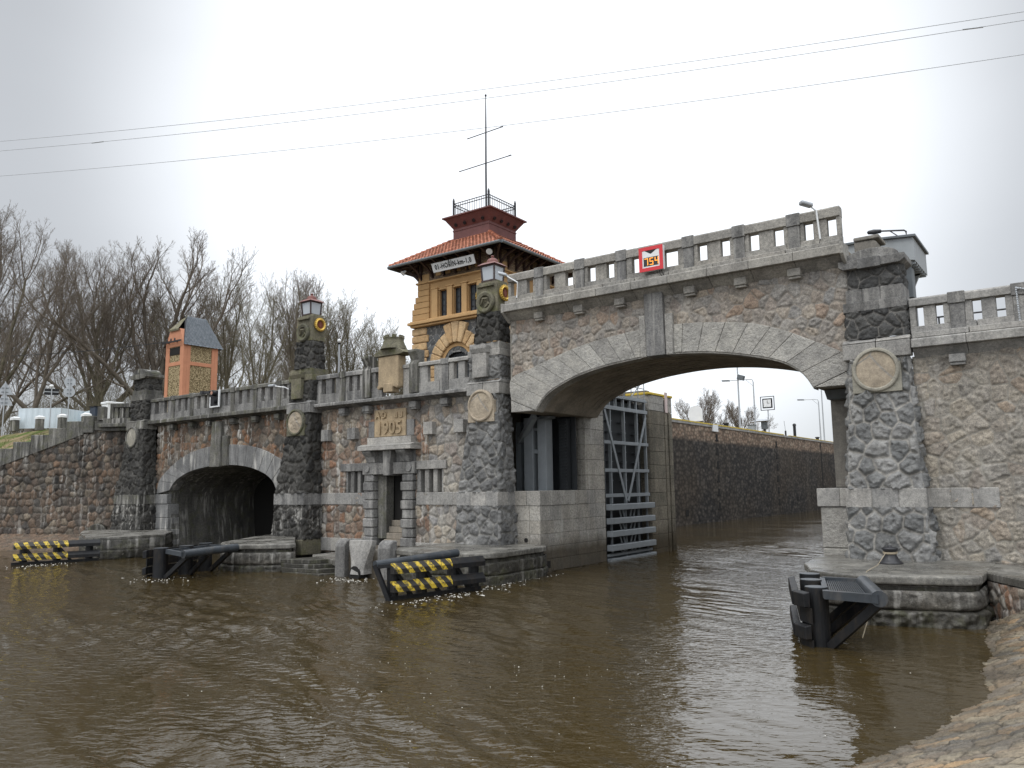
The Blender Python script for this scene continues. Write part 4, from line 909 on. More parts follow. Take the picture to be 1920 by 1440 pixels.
# ---------------- wing wall at the left
def wing_wall():
    t = thing('wing_wall', 'sloping dark rubble wing wall with stepped coping blocks below the grass', 'wall', (-52, -2, .5))
    P0 = Vector((-46.6, .9, 0)); d = Vector((-.866, -.5, 0)); n = Vector((.5, -.866, 0)); L = 24
    def at(s_, z, off=0): p = P0+d*s_+n*off; return (p.x, p.y, z)
    def mask(c):
        s_ = (c[:, 0]-P0.x)*d.x+(c[:, 1]-P0.y)*d.y
        return c[:, 2] < np.where(s_ < 2.5, 6.9, 6.86-.344*(s_-2.6))
    rockquad('rubble_face', t, M_['wall_wing'], at(L, -.3), at(0, -.3), at(0, 7.0), at(L, 7.0), .06, .44, .09, mortar=.018, fall=.09, seed=141, chip=.025, mask=mask, asp=1.0, jit=.34)
    def blk(mb, s0, s1, z0a, z0b, z1, o0=.12, o1=-.45):
        mb.hexa([at(s1,z0b,o0), at(s0,z0a,o0), at(s0,z0a,o1), at(s1,z0b,o1), at(s1,z1,o0), at(s0,z1,o0), at(s0,z1,o1), at(s1,z1,o1)])
    mb = MB(); z = lambda s_: 6.83-.344*(s_-2.6)
    for k in range(15):
        s0 = 3.29+k*1.155; s1 = s0+1.14; blk(mb, s0, s1, z(s0), z(s1), z(s0)+.84)
    blk(mb, 2.62, 3.27, 6.70, 6.70, 7.74, .2, -.4); blk(mb, 1.98, 2.60, 6.84, 6.84, 7.44)
    mb.build('coping_block', M_['ash_dark'], t, bevel=.03)
    mb = MB(); blk(mb, .1, 2.2, 7.0, 7.0, 7.22, .5, -.3); blk(mb, .1, 2.0, 6.78, 6.78, 6.995, .28, -.3); mb.build('cornice', M_['ash_dark'], t, bevel=.02)
    mb = MB(); blk(mb, -.2, 2.0, 7.225, 7.225, 7.55, .22, -.1)
    for s_ in np.arange(.0, 1.2, .36): blk(mb, s_, s_+.22, 7.555, 7.555, 8.2, .18, -.06)
    blk(mb, 1.33, 1.55, 7.556, 7.556, 8.46, .24, -.12); blk(mb, 1.98, 2.38, 7.446, 7.446, 8.28, .22, -.2); blk(mb, -.2, 1.32, 8.205, 8.205, 8.45, .25, -.12); mb.build('parapet_end', M_['ash_dark'], t, bevel=.015)
    mb = MB(); o = at(2.0, .58, .12); mb.lathe([(.001, -.1), (.66, -.1), (.66, .12), (.60, .16), (.001, .17)], o, n, 28)
    mb.build('outlet_cover', M_['plat_dark'], t)
wing_wall()

def shore():
    P0 = Vector((-46.6, .9, 0)); d = Vector((-.866, -.5, 0)); n = Vector((.5, -.866, 0)); L = 22
    def mf(u, v):
        s_ = u+.6; x = P0.x+d.x*s_+n.x*v; y = P0.y+d.y*s_+n.y*v; z = .62-.30*v+.05*(vnoise(u, v, .5, 61)-.5)
        return np.stack([x, y, z], -1), np.broadcast_to(np.array([0., 0, 1]), (len(u), 3))
    o = patch('shore', None, M_['shore'], mf, L, 5.0, .07, .28, .05, mortar=.012, fall=.06, seed=35, chip=.03, jit=.48); o['kind'] = 'structure'
shore()
# ================================================================== LOCK ENTRANCE
GX = -17.1
def ash_yz(mb, X0, X1, y0, y1, zs, n, faceleft=False):
    for i, (a, b) in enumerate(zip(zs[:-1], zs[1:])):
        k = n if i % 2 == 0 else n+1
        mb.course_y(X0, X1, y0, y1, a+.005, b-.005, max(1, k), gap=.012)
def lock_wall():
    t = thing('lock_wall', 'pale ashlar lock side wall with open recess under the raised span', 'wall', (GX-1, 4, WZ))
    mb = MB(); zs = [-.6,-.15,.32,.80,1.28,1.78,2.36]
    mb.box(-20.2, GX-.03, 1.16, 6.15, -.6, 2.90, .1)
    ash_yz(mb, GX-.5, GX, 1.12, 6.18, zs, 6); mb.course_y(GX-.62, GX+.02, 1.10, 4.60, 2.365, 2.93, 4); mb.course_y(GX-.5, GX, 4.61, 6.18, 2.365, 2.93, 2)
    # face of the return towards the river
    for i, (a, b) in enumerate(zip(zs[:-1], zs[1:])): mb.course(-18.3, GX-.504, 1.10, 1.5, a+.006, b-.006, 1, core=False)
    mb.course(-18.3, GX-.63, 1.08, 1.5, 2.366, 2.93, 1, core=False)
    mb.build('ashlar_face', M_['lock_ash'], t, bevel=.012)
    mb = MB(); mb.box(-20.15, GX-.64, 1.52, 4.58, 2.70, 2.90); mb.build('recess_floor', M_['concrete'], t)
    mb = MB(); mb.box(-20.15, -20.0, 1.25, 4.6, 2.9, 7.0); mb.box(-20.15, -17.97, 1.25, 4.6, 6.85, 7.15); mb.build('recess_shell', M_['concrete_brown'], t)
    mb = MB()
    zz = [2.935,3.55,4.2,4.85,5.5,6.15,6.8,7.2]
    for i, (a, b) in enumerate(zip(zz[:-1], zz[1:])):
        mb.course(-20.0, GX-.004, 4.62, 6.1, a+.005, b-.005, 3+i % 2, core=False)
        mb.course_y(GX-.4, GX, 4.60, 6.18, a+.004, b-.006, 2 if i % 2 else 1)
    mb.build('upper_ashlar', M_['lock_ash'], t, bevel=.012)
    mb = MB(); mb.lathe([(.001,0),(.085,0),(.085,.02),(.001,.02)], (-17.75, 1.095, 1.05), (0,-1,0), 14); mb.box(GX-.02, GX+.004, 1.55, 1.78, -.02, .25); mb.build('drain_opening', M_['void'], t)
    # gate recess behind the open leaf
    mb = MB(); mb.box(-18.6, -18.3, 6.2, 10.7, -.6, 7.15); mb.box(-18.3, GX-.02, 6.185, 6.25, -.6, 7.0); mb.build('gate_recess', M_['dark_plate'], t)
lock_wall()
def lift_columns():
    for args in (('grey steel guide frame with two wide columns in the recess under the raised span', [(-18.97,-18.52),(-18.28,-17.86)], 2.75, 6.0, True),):
        label, cols, y, zt, rack = args
        t = thing('guide_frame', label, 'lift frame', (-18.4, y, 2.9))
        for a, b in cols:
            mb = MB(); mb.box(a, b, y, y+.03, 2.905, zt-.05); mb.box(b-.03, b, y+.032, y+.5, 2.905, zt-.05); mb.box(a, b, y+.47, y+.5, 2.905, zt-.05); mb.build('column', M_['grey_steel'], t, bevel=.008)
        mb = MB(); mb.box(-19.45, -19.2, y+.1, y+.5, 2.905, zt-.2); mb.build('side_post', M_['grey_steel2'], t)
        mb = MB(); mb.bar((-19.3, y+.2, 5.0), (-18.0, y-.6, 5.92), .22, .22); mb.build('brace', M_['grey_steel'], t)
        mb = MB(); mb.box(cols[0][1]+.01, cols[1][0]-.01, y+.1, y+.3, 4.45, 4.62); mb.box(cols[0][1]+.01, cols[1][0]-.01, y+.1, y+.3, 5.4, 5.5); build_each(mb, 'cross_beam', M_['grey_steel'], t)
        mb = MB(); mb.box(-17.80, -17.42, y+.9, y+1.2, 2.905, 5.9)
        z = 3.0
        while z < 5.8: mb.box(-17.78, -17.44, y+.84, y+.896, z, z+.06); z += .13
        mb.build('lifting_rack', M_['dark_plate'], t)
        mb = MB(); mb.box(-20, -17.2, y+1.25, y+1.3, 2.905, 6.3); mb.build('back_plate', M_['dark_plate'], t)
        mb = MB(); mb.lathe([(.001,0),(.34,0),(.34,.1),(.001,.1)], (-17.9, y+.2, 5.86), n=20); mb.build('bearing', M_['grey_steel2'], t)
    t = thing('bearing_column', 'plain grey concrete column under the span end beside the clean grey pier', 'column', (-6.2, 2.6, 2.9))
    mb = MB(); mb.box(-6.50, -5.9, 2.15, 3.2, 2.94, 5.95); mb.build('shaft', M_['concrete'], t, bevel=.03)
    mb = MB(); mb.prism_x([(1.7, 5.7), (3.6, 5.7), (3.9, 5.96), (1.4, 5.96)], -6.48, -5.7); mb.build('head', M_['grey_steel2'], t)
lift_columns()
def right_lock_wall():
    t = thing('lock_side_wall', 'pale rock-faced block wall with flat sill next to the clean grey pier', 'wall', (-6, 3, WZ))
    mb = MB(); zs = [-.5, .30, 1.15, 2.375]
    for a, b in zip(zs[:-1], zs[1:]): mb.course(-6.70, -5.55, 1.0, 1.5, a+.006, b-.006, 1)
    mb.box(-6.66, -5.0, 1.5, 12, -.5, 2.90, .4); mb.box(-6.66, -5.0, 4.6, 12, 2.904, 7.2, .5); mb.build('rock_faced_block', M_['ash_rough'], t, bevel=.03)
    mb = MB(); mb.course(-6.78, -5.6, .95, 4.5, 2.38, 2.93, 2); mb.build('sill', M_['ash_light'], t, bevel=.02)
    mb = MB(); mb.box(-6.6, -5, 12, 150, -.5, 7.3); mb.build('far_wall', M_['chamber'], t)
right_lock_wall()
def lock_gate():
    t = thing('lock_gate', 'open grey steel mitre gate leaf with diagonal braces and rubbing beams', 'gate', (GX-.3, 8.4, WZ))
    y0, y1 = 6.28, 10.62; X = GX-.05
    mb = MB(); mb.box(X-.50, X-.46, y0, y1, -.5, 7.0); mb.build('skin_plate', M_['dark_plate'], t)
    def bar(name, a, b, za, zb, c, d):
        pass
    mb = MB()
    for ya in (y0+.02, 6.93, 8.26, 9.54, 10.42): mb.box(X-.14, X, ya-.04, ya+.04, 2.30, 6.56); mb.box(X-.14, X-.05, ya-.03, ya+.03, -.3, 2.3)
    for ya in (7.55, 8.9): mb.box(X-.14, X-.02, ya-.035, ya+.035, 6.66, 7.1)
    for ya in (y0+.02, 6.93, 8.26, 9.54, 10.42): mb.box(X-.14, X-.02, ya-.04, ya+.04, 6.66, 7.1)
    mb.build('upright', M_['grey_steel'], t, bevel=.006)
    mb = MB()
    for z in (2.66, 3.77, 5.02): mb.box(X-.18, X+.012, y0, y1-.02, z-.075, z+.075)
    mb.box(X-.2, X+.015, y0, y1-.02, 6.50, 6.67); mb.box(X-.2, X+.01, y0, y1-.02, 7.06, 7.16); mb.build('girder', M_['grey_steel'], t, bevel=.006)
    for a, b in (((X+.03, y0+.08, 6.45), (X+.03, 8.18, 2.40)), ((X+.034, 10.36, 6.35), (X+.034, 8.34, 2.40))):
        mb = MB(); mb.bar(a, b, .03, .15, (0, .4, 1)); mb.build('diagonal_brace', M_['grey_steel'], t)
    for zc in (2.15, 1.55, 1.0, .40):
        mb = MB(); P = [(y0+.02, zc-.13), (y1+.05, zc-.13), (y1+.05, zc+.13), (y0+.02, zc+.13)]
        mb.hexa([(X-.1,y0-.02,zc-.13),(X+.26,y0+.12,zc-.13),(X+.26,y1-.02,zc-.13),(X-.1,y1+.12,zc-.13),(X-.1,y0-.02,zc+.13),(X+.26,y0+.12,zc+.13),(X+.26,y1-.02,zc+.13),(X-.1,y1+.12,zc+.13)])
        mb.build('rubbing_beam', M_['grey_steel'], t, bevel=.02)
    mb = MB(); mb.box(X-.3, X+.2, y0, y1+.1, -.3, -.05); mb.box(X-.2, X+.04, y0, y1, .02, .14); mb.build('bottom_beam', M_['grey_steel'], t, bevel=.02)
    mb = MB()
    for za, zb in ((1.70, 2.02), (1.14, 1.42), (.54, .87), (.15, .27)):
        for ya in (7.7, 8.0, 8.55, 8.9): mb.bar((X-.02, ya, za), (X-.02, ya+(.16 if ya > 8.3 else -.16), zb), .04, .07, (0,1,0))
    build_each(mb, 'lower_strut', M_['grey_steel'], t)
    mb = MB()
    for za in (6.0, 5.5, 4.6, 4.15, 3.3):
        for ya in (7.1, 8.43, 9.7): mb.box(X-.55, X-.2, ya, ya+.32, za, za+.05)
    build_each(mb, 'step_bracket', M_['grey_steel2'], t)
    mb = MB(); mb.box(X-.02, X+.03, 6.185, 6.26, -.4, 6.9); mb.build('seal_strip', M_['black'], t)
    # walkway rail on the leaf
    w_ = thing('gate_walkway', 'light steel walkway with railing on top of the open lock gate', 'walkway', (GX-.5, 8.6, 7.17))
    mb = MB(); mb.box(GX-.9, GX-.1, 8.4, 10.6, 7.17, 7.23); mb.build('deck', M_['grey_steel'], w_)
    mb = MB()
    for ya in (8.5, 9.2, 9.9, 10.55): mb.tube([(GX-.15, ya, 7.2), (GX-.15, ya, 8.25)], .022, 6)
    for z in (7.75, 8.25): mb.tube([(GX-.15, 8.5, z), (GX-.15, 10.55, z)], .022, 6)
    mb.tube([(GX-.15, 9.2, 7.25), (GX-.15, 10.5, 8.2)], .03, 6); mb.build('railing', M_['grey_steel'], w_)
lock_gate()
def gate_pillar():
    t = thing('gate_pillar', 'stone block pillar with vertical grooves beyond the steel gate leaf', 'pillar', (GX-1, 12, WZ))
    mb = MB(); X = GX+.03
    zs = list(np.linspace(-.6, 6.72, 12))
    for i, (a, b) in enumerate(zip(zs[:-1], zs[1:])):
        o = .0
        mb.prism_z([(X-1.2, 10.72), (X-.30, 10.72), (X-.09, 10.80), (X, 11.0), (X, 12.30), (X-1.2, 12.30)], a+.006, b-.004)
        mb.box(X-1.2, X-.02, 12.43, 12.74, a+.006, b-.004); mb.box(X-1.2, X, 12.87, 13.25, a+.006, b-.004)
    mb.build('shaft', M_['lock_pillar'], t, bevel=.015)
    mb = MB(); zs = [6.73, 7.08, 7.5]
    for a, b in zip(zs[:-1], zs[1:]):
        mb.prism_z([(X-1.2, 10.72), (X-.30, 10.72), (X-.09, 10.80), (X, 11.0), (X, 12.30), (X-1.2, 12.30)], a+.005, b); mb.box(X-1.2, X, 12.87, 13.25, a+.005, b)
    mb.build('pale_crown', M_['lock_ash'], t, bevel=.015)
    mb = MB(); mb.box(X-1.3, X-.25, 12.2, 13.0, -.6, 7.4); mb.build('groove_back', M_['void'], t)
    mb = MB(); mb.box(X-1.3, X+.05, 10.70, 12.34, 7.505, 7.62); mb.box(X-1.3, X+.05, 12.84, 13.3, 7.505, 7.62); mb.build('yellow_edge', M_['yellow'], t, bevel=.02)
    mb = MB(); mb.box(-26.5, X-1.25, 12.9, 13.3, -.6, 8.0); mb.build('cross_wall', M_['lock_pillar'], t)
    g = thing('gauge_board', 'narrow pinkish white gauge board in the groove of the gate pillar', 'gauge board', (X, 12.6, 6.7))
    mb = MB(); mb.box(X-.02, X+.02, 12.46, 12.74, 6.72, 7.75); mb.build('board', paint('gauge_paint', (.62,.50,.47), .5, .15), g)
gate_pillar()
def chamber_wall():
    t = thing('chamber_wall', 'long dark rubble wall of the lock chamber with lighter top band', 'wall', (-26.6, 80, WZ))
    mb = MB(); zz = [-.6, 7.1, 8.05]
    ys = [13.3, 31, 76.2, 76.5, 152]
    mb.add([(-26.5, 13.3, -.6), (-26.5, 152, -.6), (-26.5, 152, 8.06), (-26.5, 13.3, 8.06)], [(3,2,1,0)], .5)
    mb.box(-27.4, -26.52, 13.3, 152, -.6, 8.05); mb.box(-27, 10, 152, 152.5, -.6, 8.05); mb.build('masonry', M_['chamber'], t)
    mb = MB(); n = 44; mb.course_y(-27.3, -26.42, 13.3, 152, 8.06, 8.26, 70); mb.build('coping', M_['ash_light'], t)
    mb = MB(); mb.box(-26.56, -26.40, 13.3, 62, 8.262, 8.36); mb.box(-26.56, -26.40, 64, 90, 8.262, 8.33); mb.build('yellow_edge', M_['yellow'], t)
    for y, col_ in ((43.0, 1), (59.5, 1), (83.5, 1)):
        for z in (7.0, 5.8, 4.6, 3.4, 2.2, 1.0):
            mb = MB(); mb.box(-26.6, -26.485, y-.22, y+.22, z, z+.50); mb.box(-26.6, -26.47, y-.34, y+.34, z-.16, z-.004); mb.build('ladder_recess', [M_['void']], t)
    mb = MB(); mb.box(-26.6, -26.488, 76.4, 76.8, -.5, 8.0); mb.build('expansion_joint', M_['void'], t)
    mb = MB()
    for y, z in ((36.0, .55), (66.0, 1.1)): mb.box(-26.6, -26.47, y-.3, y+.3, z, z+.5)
    mb.build('sluice_port', M_['void'], t)
chamber_wall()

# ================================================================== MOORING PLATFORMS
def platform(label, plan, zt, courses, mats, loc, lip=.07, extra=None, top_t=.20, grp='stone landing platforms at the pier feet'):
    t = thing('landing_platform', label, 'platform', loc, grp)
    if sum(a[0]*b[1]-b[0]*a[1] for a, b in zip(plan, plan[1:]+plan[:1])) < 0: plan = plan[::-1]
    P = [Vector((*p, 0)) for p in plan]
    def off(k): 
        n = len(P); R_ = []
        for i in range(n):
            d1 = (P[i]-P[i-1]).normalized(); d2 = (P[(i+1) % n]-P[i]).normalized(); d = (d1+d2)
            if d.length < .01: d = d1
            d.normalize(); R_.append((P[i].x+d.y*k, P[i].y-d.x*k))
        return R_
    mb = MB(); mb.prism_z(off(lip), zt-top_t, zt, .5); mb.build('coping', M_[mats[0]], t, bevel=.05 if lip > .03 else .02, seg=3)
    z = zt-top_t
    if lip > .03:
        mb = MB(); mb.prism_z(off(-.10), z-.13, z-.002, .3); mb.build('neck_moulding', M_[mats[1]], t, bevel=.03)
    z -= .132 if lip > .03 else .004
    fr = []
    n = len(P); ed = [(Vector((*a, 0)), Vector((*b, 0))) for a, b in zip(off(0), off(0)[1:]+off(0)[:1])]
    per = [0]
    for a, b in ed: per.append(per[-1]+(b-a).length)
    for k, (h, rough) in enumerate(courses):
        z0 = z-h
        S = per[-1]; O = [e[0] for e in ed]+[ed[0][0]]
        xs = np.array([o.x for o in O]); ys = np.array([o.y for o in O]); pr = np.array(per)
        def mf(u, v, z0=z0, h=h):
            x = np.interp(u, pr, xs); y = np.interp(u, pr, ys); e = .05
            tx = np.interp(np.minimum(u+e, S), pr, xs)-np.interp(np.maximum(u-e, 0), pr, xs); ty = np.interp(np.minimum(u+e, S), pr, ys)-np.interp(np.maximum(u-e, 0), pr, ys)
            L = np.sqrt(tx*tx+ty*ty)+1e-6; N = np.stack([ty/L, -tx/L, 0*x], -1)
            blk = (u % 1.25)/1.25; jt = sstep(0, .03, np.minimum(blk, 1-blk)); ed_ = sstep(0, .05, v)*sstep(0, .05, h-v)
            hh = jt*ed_*(rough*1.5*(.3+1.0*vnoise(u, v, .28, 7+k)+.7*(vnoise(u, v, .09, 9+k)-.5)))
            return np.stack([x, y, z0+v], -1)+N*hh[:, None], N
        fr.append(patch('rock_faced_course', t, M_[mats[2+min(k, len(mats)-3)]], mf, S, h, .035 if loc[0] > -22 else .06, 1.2, 0, seed=21+k, mortar=.001))
        z = z0-.012
    join(fr[:1], 'rock_faced_course') if False else None
    mb = MB(); mb.prism_z(off(-.08), -.8, zt-top_t-.05, .3); mb.build('core', M_[mats[-1]], t)
    return t
def arc(cx, cy, r, a0, a1, n): return [(cx+r*math.cos(R(a0+(a1-a0)*k/n)), cy+r*math.sin(R(a0+(a1-a0)*k/n))) for k in range(n+1)]
platform('grey landing platform with rounded front carrying the iron bollard', [(-2.22,.5)]+arc(-2.85,-3.1,.62,10,-88,6)+arc(-4.55,-2.6,1.55,-75,-140,6)+[(-6.35,-2.0),(-6.55,-.2),(-6.6,.9)][::1]+[(-4,.9)], .97, ((.42,.055),(.45,.085)), ('plat_top','plat','plat','plat_dark'), (-4.3,-1.5,WZ))
platform('landing platform at the foot of the grey pier by the lock gate', [(GX+.10,.95),(-16.75,.95)][1:]+[(-16.40,.30),(-16.30,-2.2)]+arc(-17.35,-2.35,1.05,0,-75,6)+[(-18.6,-3.6),(-20.4,-3.2),(-20.9,-2.6),(-20.9,.9)], .92, ((.42,.03),(.45,.04)), ('plat_top','plat_dark','plat_dark','plat_dark'), (-18.5,-1.5,WZ))
platform('rounded landing platform under the dark pier beside the small arch', [(-30.9,.5),(-30.2,-.05),(-27.2,-2.45),(-26.45,-3.0),(-26.5,-3.35),(-27.1,-3.95),(-27.9,-4.45),(-28.7,-4.55),(-29.4,-4.35),(-30.0,-3.9),(-32.3,-.5),(-32.8,.9)], .93, ((.48,.05),(.45,.07)), ('plat_top','plat','plat','plat_dark'), (-29.3,-2,WZ))
platform('long low landing platform below the wing wall pier', [(-42.75,.9),(-41.2,.4),(-38.85,-1.4),(-38.75,-3.8),(-39.2,-4.6),(-40.2,-4.7),(-44.5,-3.0),(-47.5,-1.4),(-47.0,.6)], .91, ((.48,.03),(.45,.03)), ('plat_top','ash_dark','ash_dark','plat_dark'), (-42.5,-2,WZ), lip=.02, top_t=.12)
def ledge():
    t = thing('stone_ledge', 'low wet walkway ledge along the foot of the entrance wall', 'ledge', (-24.6,-1.2,WZ))
    mb = MB(); mb.prism_z([(-27.2,.95),(-27.0,-1.6),(-26.0,-2.4),(-23.4,-3.1),(-20.95,-2.4),(-20.95,.95)], .12, .36, .5); mb.build('slab', M_['plat_top'], t, bevel=.03)
    mb = MB(); mb.prism_z([(-27.1,.9),(-26.9,-1.5),(-25.9,-2.25),(-23.4,-2.95),(-21.0,-2.3),(-21.0,.9)], -.7, .116, .5); mb.build('base', M_['concrete_brown'], t)
    s_ = thing('stone_steps', 'small flight of worn stone steps going down into the water', 'steps', (-25.2,-3,WZ))
    for k in range(4):
        mb = MB(); z = .36-.15*k; a = .28*k; mb.prism_z([(-26.35+.25*a,-3.75-a*.1),(-24.9+a*1.1,-3.35-a*.5),(-24.4+a*1.1,-2.35-a*.5),(-26.0,-2.2)], z-.16-.3*(k == 3), z-.012 if k else z-.004); mb.build('step', M_['plat_dark'], s_, bevel=.015)
    o = thing('outfall_spout', 'grey stone outfall spout with funnel lip between two rounded posts', 'spout', (-22.2,-3.2,WZ))
    mb = MB(); mb.box(-22.9,-21.15,-3.30,-2.9,-.5,.85); mb.build('back_slab', M_['lock_ash'], o, bevel=.03)
    mb = MB(); prof = [(.62,1.18),(.58,.9),(.42,.45),(.36,.05)]
    P = []; ca, cy = -21.98, -3.3
    ring = [(-1,0),(-1,-.75),(-.55,-1),(.55,-1),(1,-.75),(1,0)]
    lv = [(1.20,.60,.30),(1.0,.58,.34),(.55,.42,.42),(.18,.34,.5),(.0,.36,.55)]
    for z, hw, dp in lv: P += [(ca+a*hw, cy+b*dp, z) for a, b in ring]
    m = len(ring); F = [(i*m+j, i*m+j+1, (i+1)*m+j+1, (i+1)*m+j) for i in range(len(lv)-1) for j in range(m-1)]+[tuple(range(m))]
    F = [tuple(f[::-1]) for f in F]; mb.add(P, F, .5); mb.build('funnel', M_['ash_light'], o)
    mb = MB(); mb.tube([(ca,cy-.2,-.02),(ca-.02,cy-.52,.0)], .30, 18); mb.build('mouth', M_['void'], o)
    for xx, ww in ((-23.12,.26),(-20.80,.30)):
        mb = MB(); mb.prism_x([(-3.55,-.4),(-3.55,.95),(-3.48,1.12),(-3.30,1.22),(-3.10,1.22),(-3.10,-.4)], xx-ww, xx+ww); mb.build('rounded_post', M_['ash_grey'], o, bevel=.04)
ledge()

# ================================================================== GUARD FENDERS
def hazard_rail(par, a, b, z0, z1, dep, side, k=.62, slant=.5, per=.40):
    """chunky rail from a to b (xy), first part striped; side = unit vector of the facing side"""
    a = Vector((*a, 0)); b = Vector((*b, 0)); d = (b-a); L = d.length; d.normalize(); n = Vector((*side, 0)).normalized()
    for (s0, s1, mat, nm) in ((0, L*k, M_['hazard'], 'striped_rail'), (L*k+.002, L, M_['fender'], 'bare_rail')):
        prof = [(0, z0), (dep, z0), (dep, z1-dep*.8), (dep*.35, z1), (0, z1)]
        mb = MB(); mb.prism(prof, s0, s1, lambda p, z, s_: tuple(a+d*s_+n*p+Vector((0, 0, z))))
        o = mb.build(nm, mat, par)
        at = o.data.attributes.new('stripe', 'FLOAT', 'POINT')
        og = origin(par)
        for i, vv in enumerate(o.data.vertices):
            w_ = vv.co+og; s_ = (w_-a).dot(d); pn = (w_-a).dot(n); at.data[i].value = (s_ - (w_.z-z0)*slant*-1.6 + pn*slant*.5)/per
def fender_striped(label, a, b, zr, side, posts, pipe=None, loc=None):
    t = thing('guard_fender', label, 'fender', loc, 'steel guard fenders in front of the platforms')
    for z0, z1 in zr: hazard_rail(t, a, b, z0, z1, .20, side)
    A = Vector((*a, 0)); B = Vector((*b, 0)); n = Vector((*side, 0)).normalized()
    for f in posts:
        p = A.lerp(B, f)-n*.2; mb = MB(); mb.tube([(p.x, p.y, -.7), (p.x, p.y, zr[0][1]-.05)], .17, 14); mb.build('pile', M_['fender'], t, smooth=False)
    d = (B-A).normalized()
    mb = MB()
    for f in posts[:-1]:
        p = A.lerp(B, f)-n*.1; q = p+d*.75; mb.bar((p.x,p.y,zr[0][0]+.1), (q.x,q.y,-.3), .10, .12)
    mb.build('diagonal_strut', M_['fender'], t)
    mb = MB(); p = A-d*.05-n*.1; q = B-n*.1; mb.bar((p.x,p.y,-.10), (q.x,q.y,-.10), .16, .12); mb.build('waterline_beam', M_['fender'], t)
    if pipe:
        mb = MB(); mb.tube([pipe[0], pipe[1]], .13, 16); mb.build('top_pipe', M_['fender_hi'], t)
        p = Vector(pipe[0]); mb = MB(); mb.bar(p, (A.x+.1, A.y, -.4), .10, .14); mb.bar(p+Vector((0,0,-.05)), tuple(A.lerp(B,.02)+Vector((0,0,.85))), .1, .1); mb.build('end_brace', M_['fender'], t)
    return t
fender_striped('black guard fender with yellow striped rails in front of the lock entrance', (-16.76,-7.21), (-16.02,-3.85), ((.62,.92),(.10,.40)), (.97,-.22), (.06,.36,.70,.95), ((-17.25,-7.35,.86),(-16.75,-4.2,1.0)), (-16.5,-5.6,WZ))
fender_striped('black guard fender with yellow striped rails by the wing wall shore', (-39.94,-8.08), (-38.79,-4.74), ((.56,.86),(.05,.35)), (.946,-.324), (.12,.50,.88), None, (-39.4,-6.4,WZ))
def fender_piles(label, posts, r, zt, beam, side, pipe, grate, loc, striped=False):
    t = thing('guard_fender', label, 'fender', loc, 'steel guard fenders in front of the platforms')
    for x, y in posts:
        mb = MB(); mb.tube([(x,y,-.9), (x,y,zt)], r, 24); o = mb.build('pile', M_['fender'], t)
        mb = MB(); mb.lathe([(.001,0),(r*.98,0),(r*.98,.012),(.001,.014)], (x,y,zt+.001), n=24); mb.build('pile_cap', M_['fender_hi'], o)
    n = Vector((*side, 0)).normalized()
    for z0, z1 in ((zt-.36, zt-.06), (zt-.98, zt-.70), (zt-1.45, zt-1.25)):
        mb = MB()
        for a, b in zip(beam[:-1], beam[1:]):
            A = Vector((*a, 0)); B = Vector((*b, 0)); d = (B-A).normalized(); m = Vector((d.y, -d.x, 0)); 
            if m.dot(n) < 0: m = -m
            mb.hexa([tuple(A+Vector((0,0,z0))), tuple(B+Vector((0,0,z0))), tuple(B+m*.14+Vector((0,0,z0))), tuple(A+m*.14+Vector((0,0,z0)))]+[tuple(A+Vector((0,0,z1))), tuple(B+Vector((0,0,z1))), tuple(B+m*.14+Vector((0,0,z1-.03))), tuple(A+m*.14+Vector((0,0,z1-.03)))])
        mb.build('guide_beam', M_['fender'], t, bevel=.012)
    mb = MB()       # plate closing the guiding side behind the beams
    for a, b in zip(beam[:-1], beam[1:]):
        A = Vector((*a, 0)); B = Vector((*b, 0)); m = Vector((-(B-A).normalized().y, (B-A).normalized().x, 0)); 
        if m.dot(n) > 0: m = -m
        for za, zb in ((-.9, zt-1.0), (zt-.68, zt-.38)): mb.hexa([tuple(A+Vector((0,0,za))), tuple(B+Vector((0,0,za))), tuple(B+m*.03+Vector((0,0,za))), tuple(A+m*.03+Vector((0,0,za)))]+[tuple(A+Vector((0,0,zb))), tuple(B+Vector((0,0,zb))), tuple(B+m*.03+Vector((0,0,zb))), tuple(A+m*.03+Vector((0,0,zb)))])
    mb.build('guide_plate', M_['fender'], t)
    mb = MB(); mb.tube(pipe, .15, 24); mb.build('top_pipe', M_['fender_hi'], t)
    mb = MB(); p0, p1 = Vector(pipe[0]), Vector(pipe[1]); q0, q1 = (Vector((*g, pipe[0][2]-.02)) for g in grate)
    for k in range(22):
        f = (k+.5)/22; a = q0.lerp(p0, f); b = q1.lerp(p1, f); mb.bar(a, b, .022, .04)
    mb.build('grating', M_['fender_hi'], t)
    mb = MB(); mb.bar(q1, p1, .14, .16); mb.bar(q0, p0, .10, .16); mb.bar(q0, q1, .1, .14); mb.build('platform_frame', M_['fender_hi'], t)
    mb = MB()
    for (x, y), f in zip(posts, (.93, .55, .12)):
        e = p0.lerp(p1, f); mb.bar((x, y, -.35), (e.x, e.y, e.z-.12), .13, .16)
    mb.build('diagonal_strut', M_['fender'], t)
    return t
fender_piles('black piled guard fender with grating deck standing off the rounded quay platform', [(-4.69,-7.2),(-5.13,-6.0),(-5.47,-4.87)], .225, 1.0, [(-5.80,-4.95),(-5.02,-7.28),(-4.72,-7.56)], (-1,-.3), [(-4.20,-5.35,.93),(-3.38,-7.82,.93)], [(-5.1,-5.2),(-4.42,-7.55)], (-4.6,-6.5,WZ))
fender_piles('black piled guard fender with big pipe in front of the small arch', [(-28.86,-7.34),(-29.1,-6.15),(-29.75,-4.89)], .27, .95, [(-30.3,-4.9),(-29.42,-7.5),(-29.15,-7.75)], (-1,-.3), [(-27.6,-4.9,.86),(-27.35,-7.35,.78)], [(-29.3,-5.0),(-28.5,-7.3)], (-28.9,-6.3,WZ))
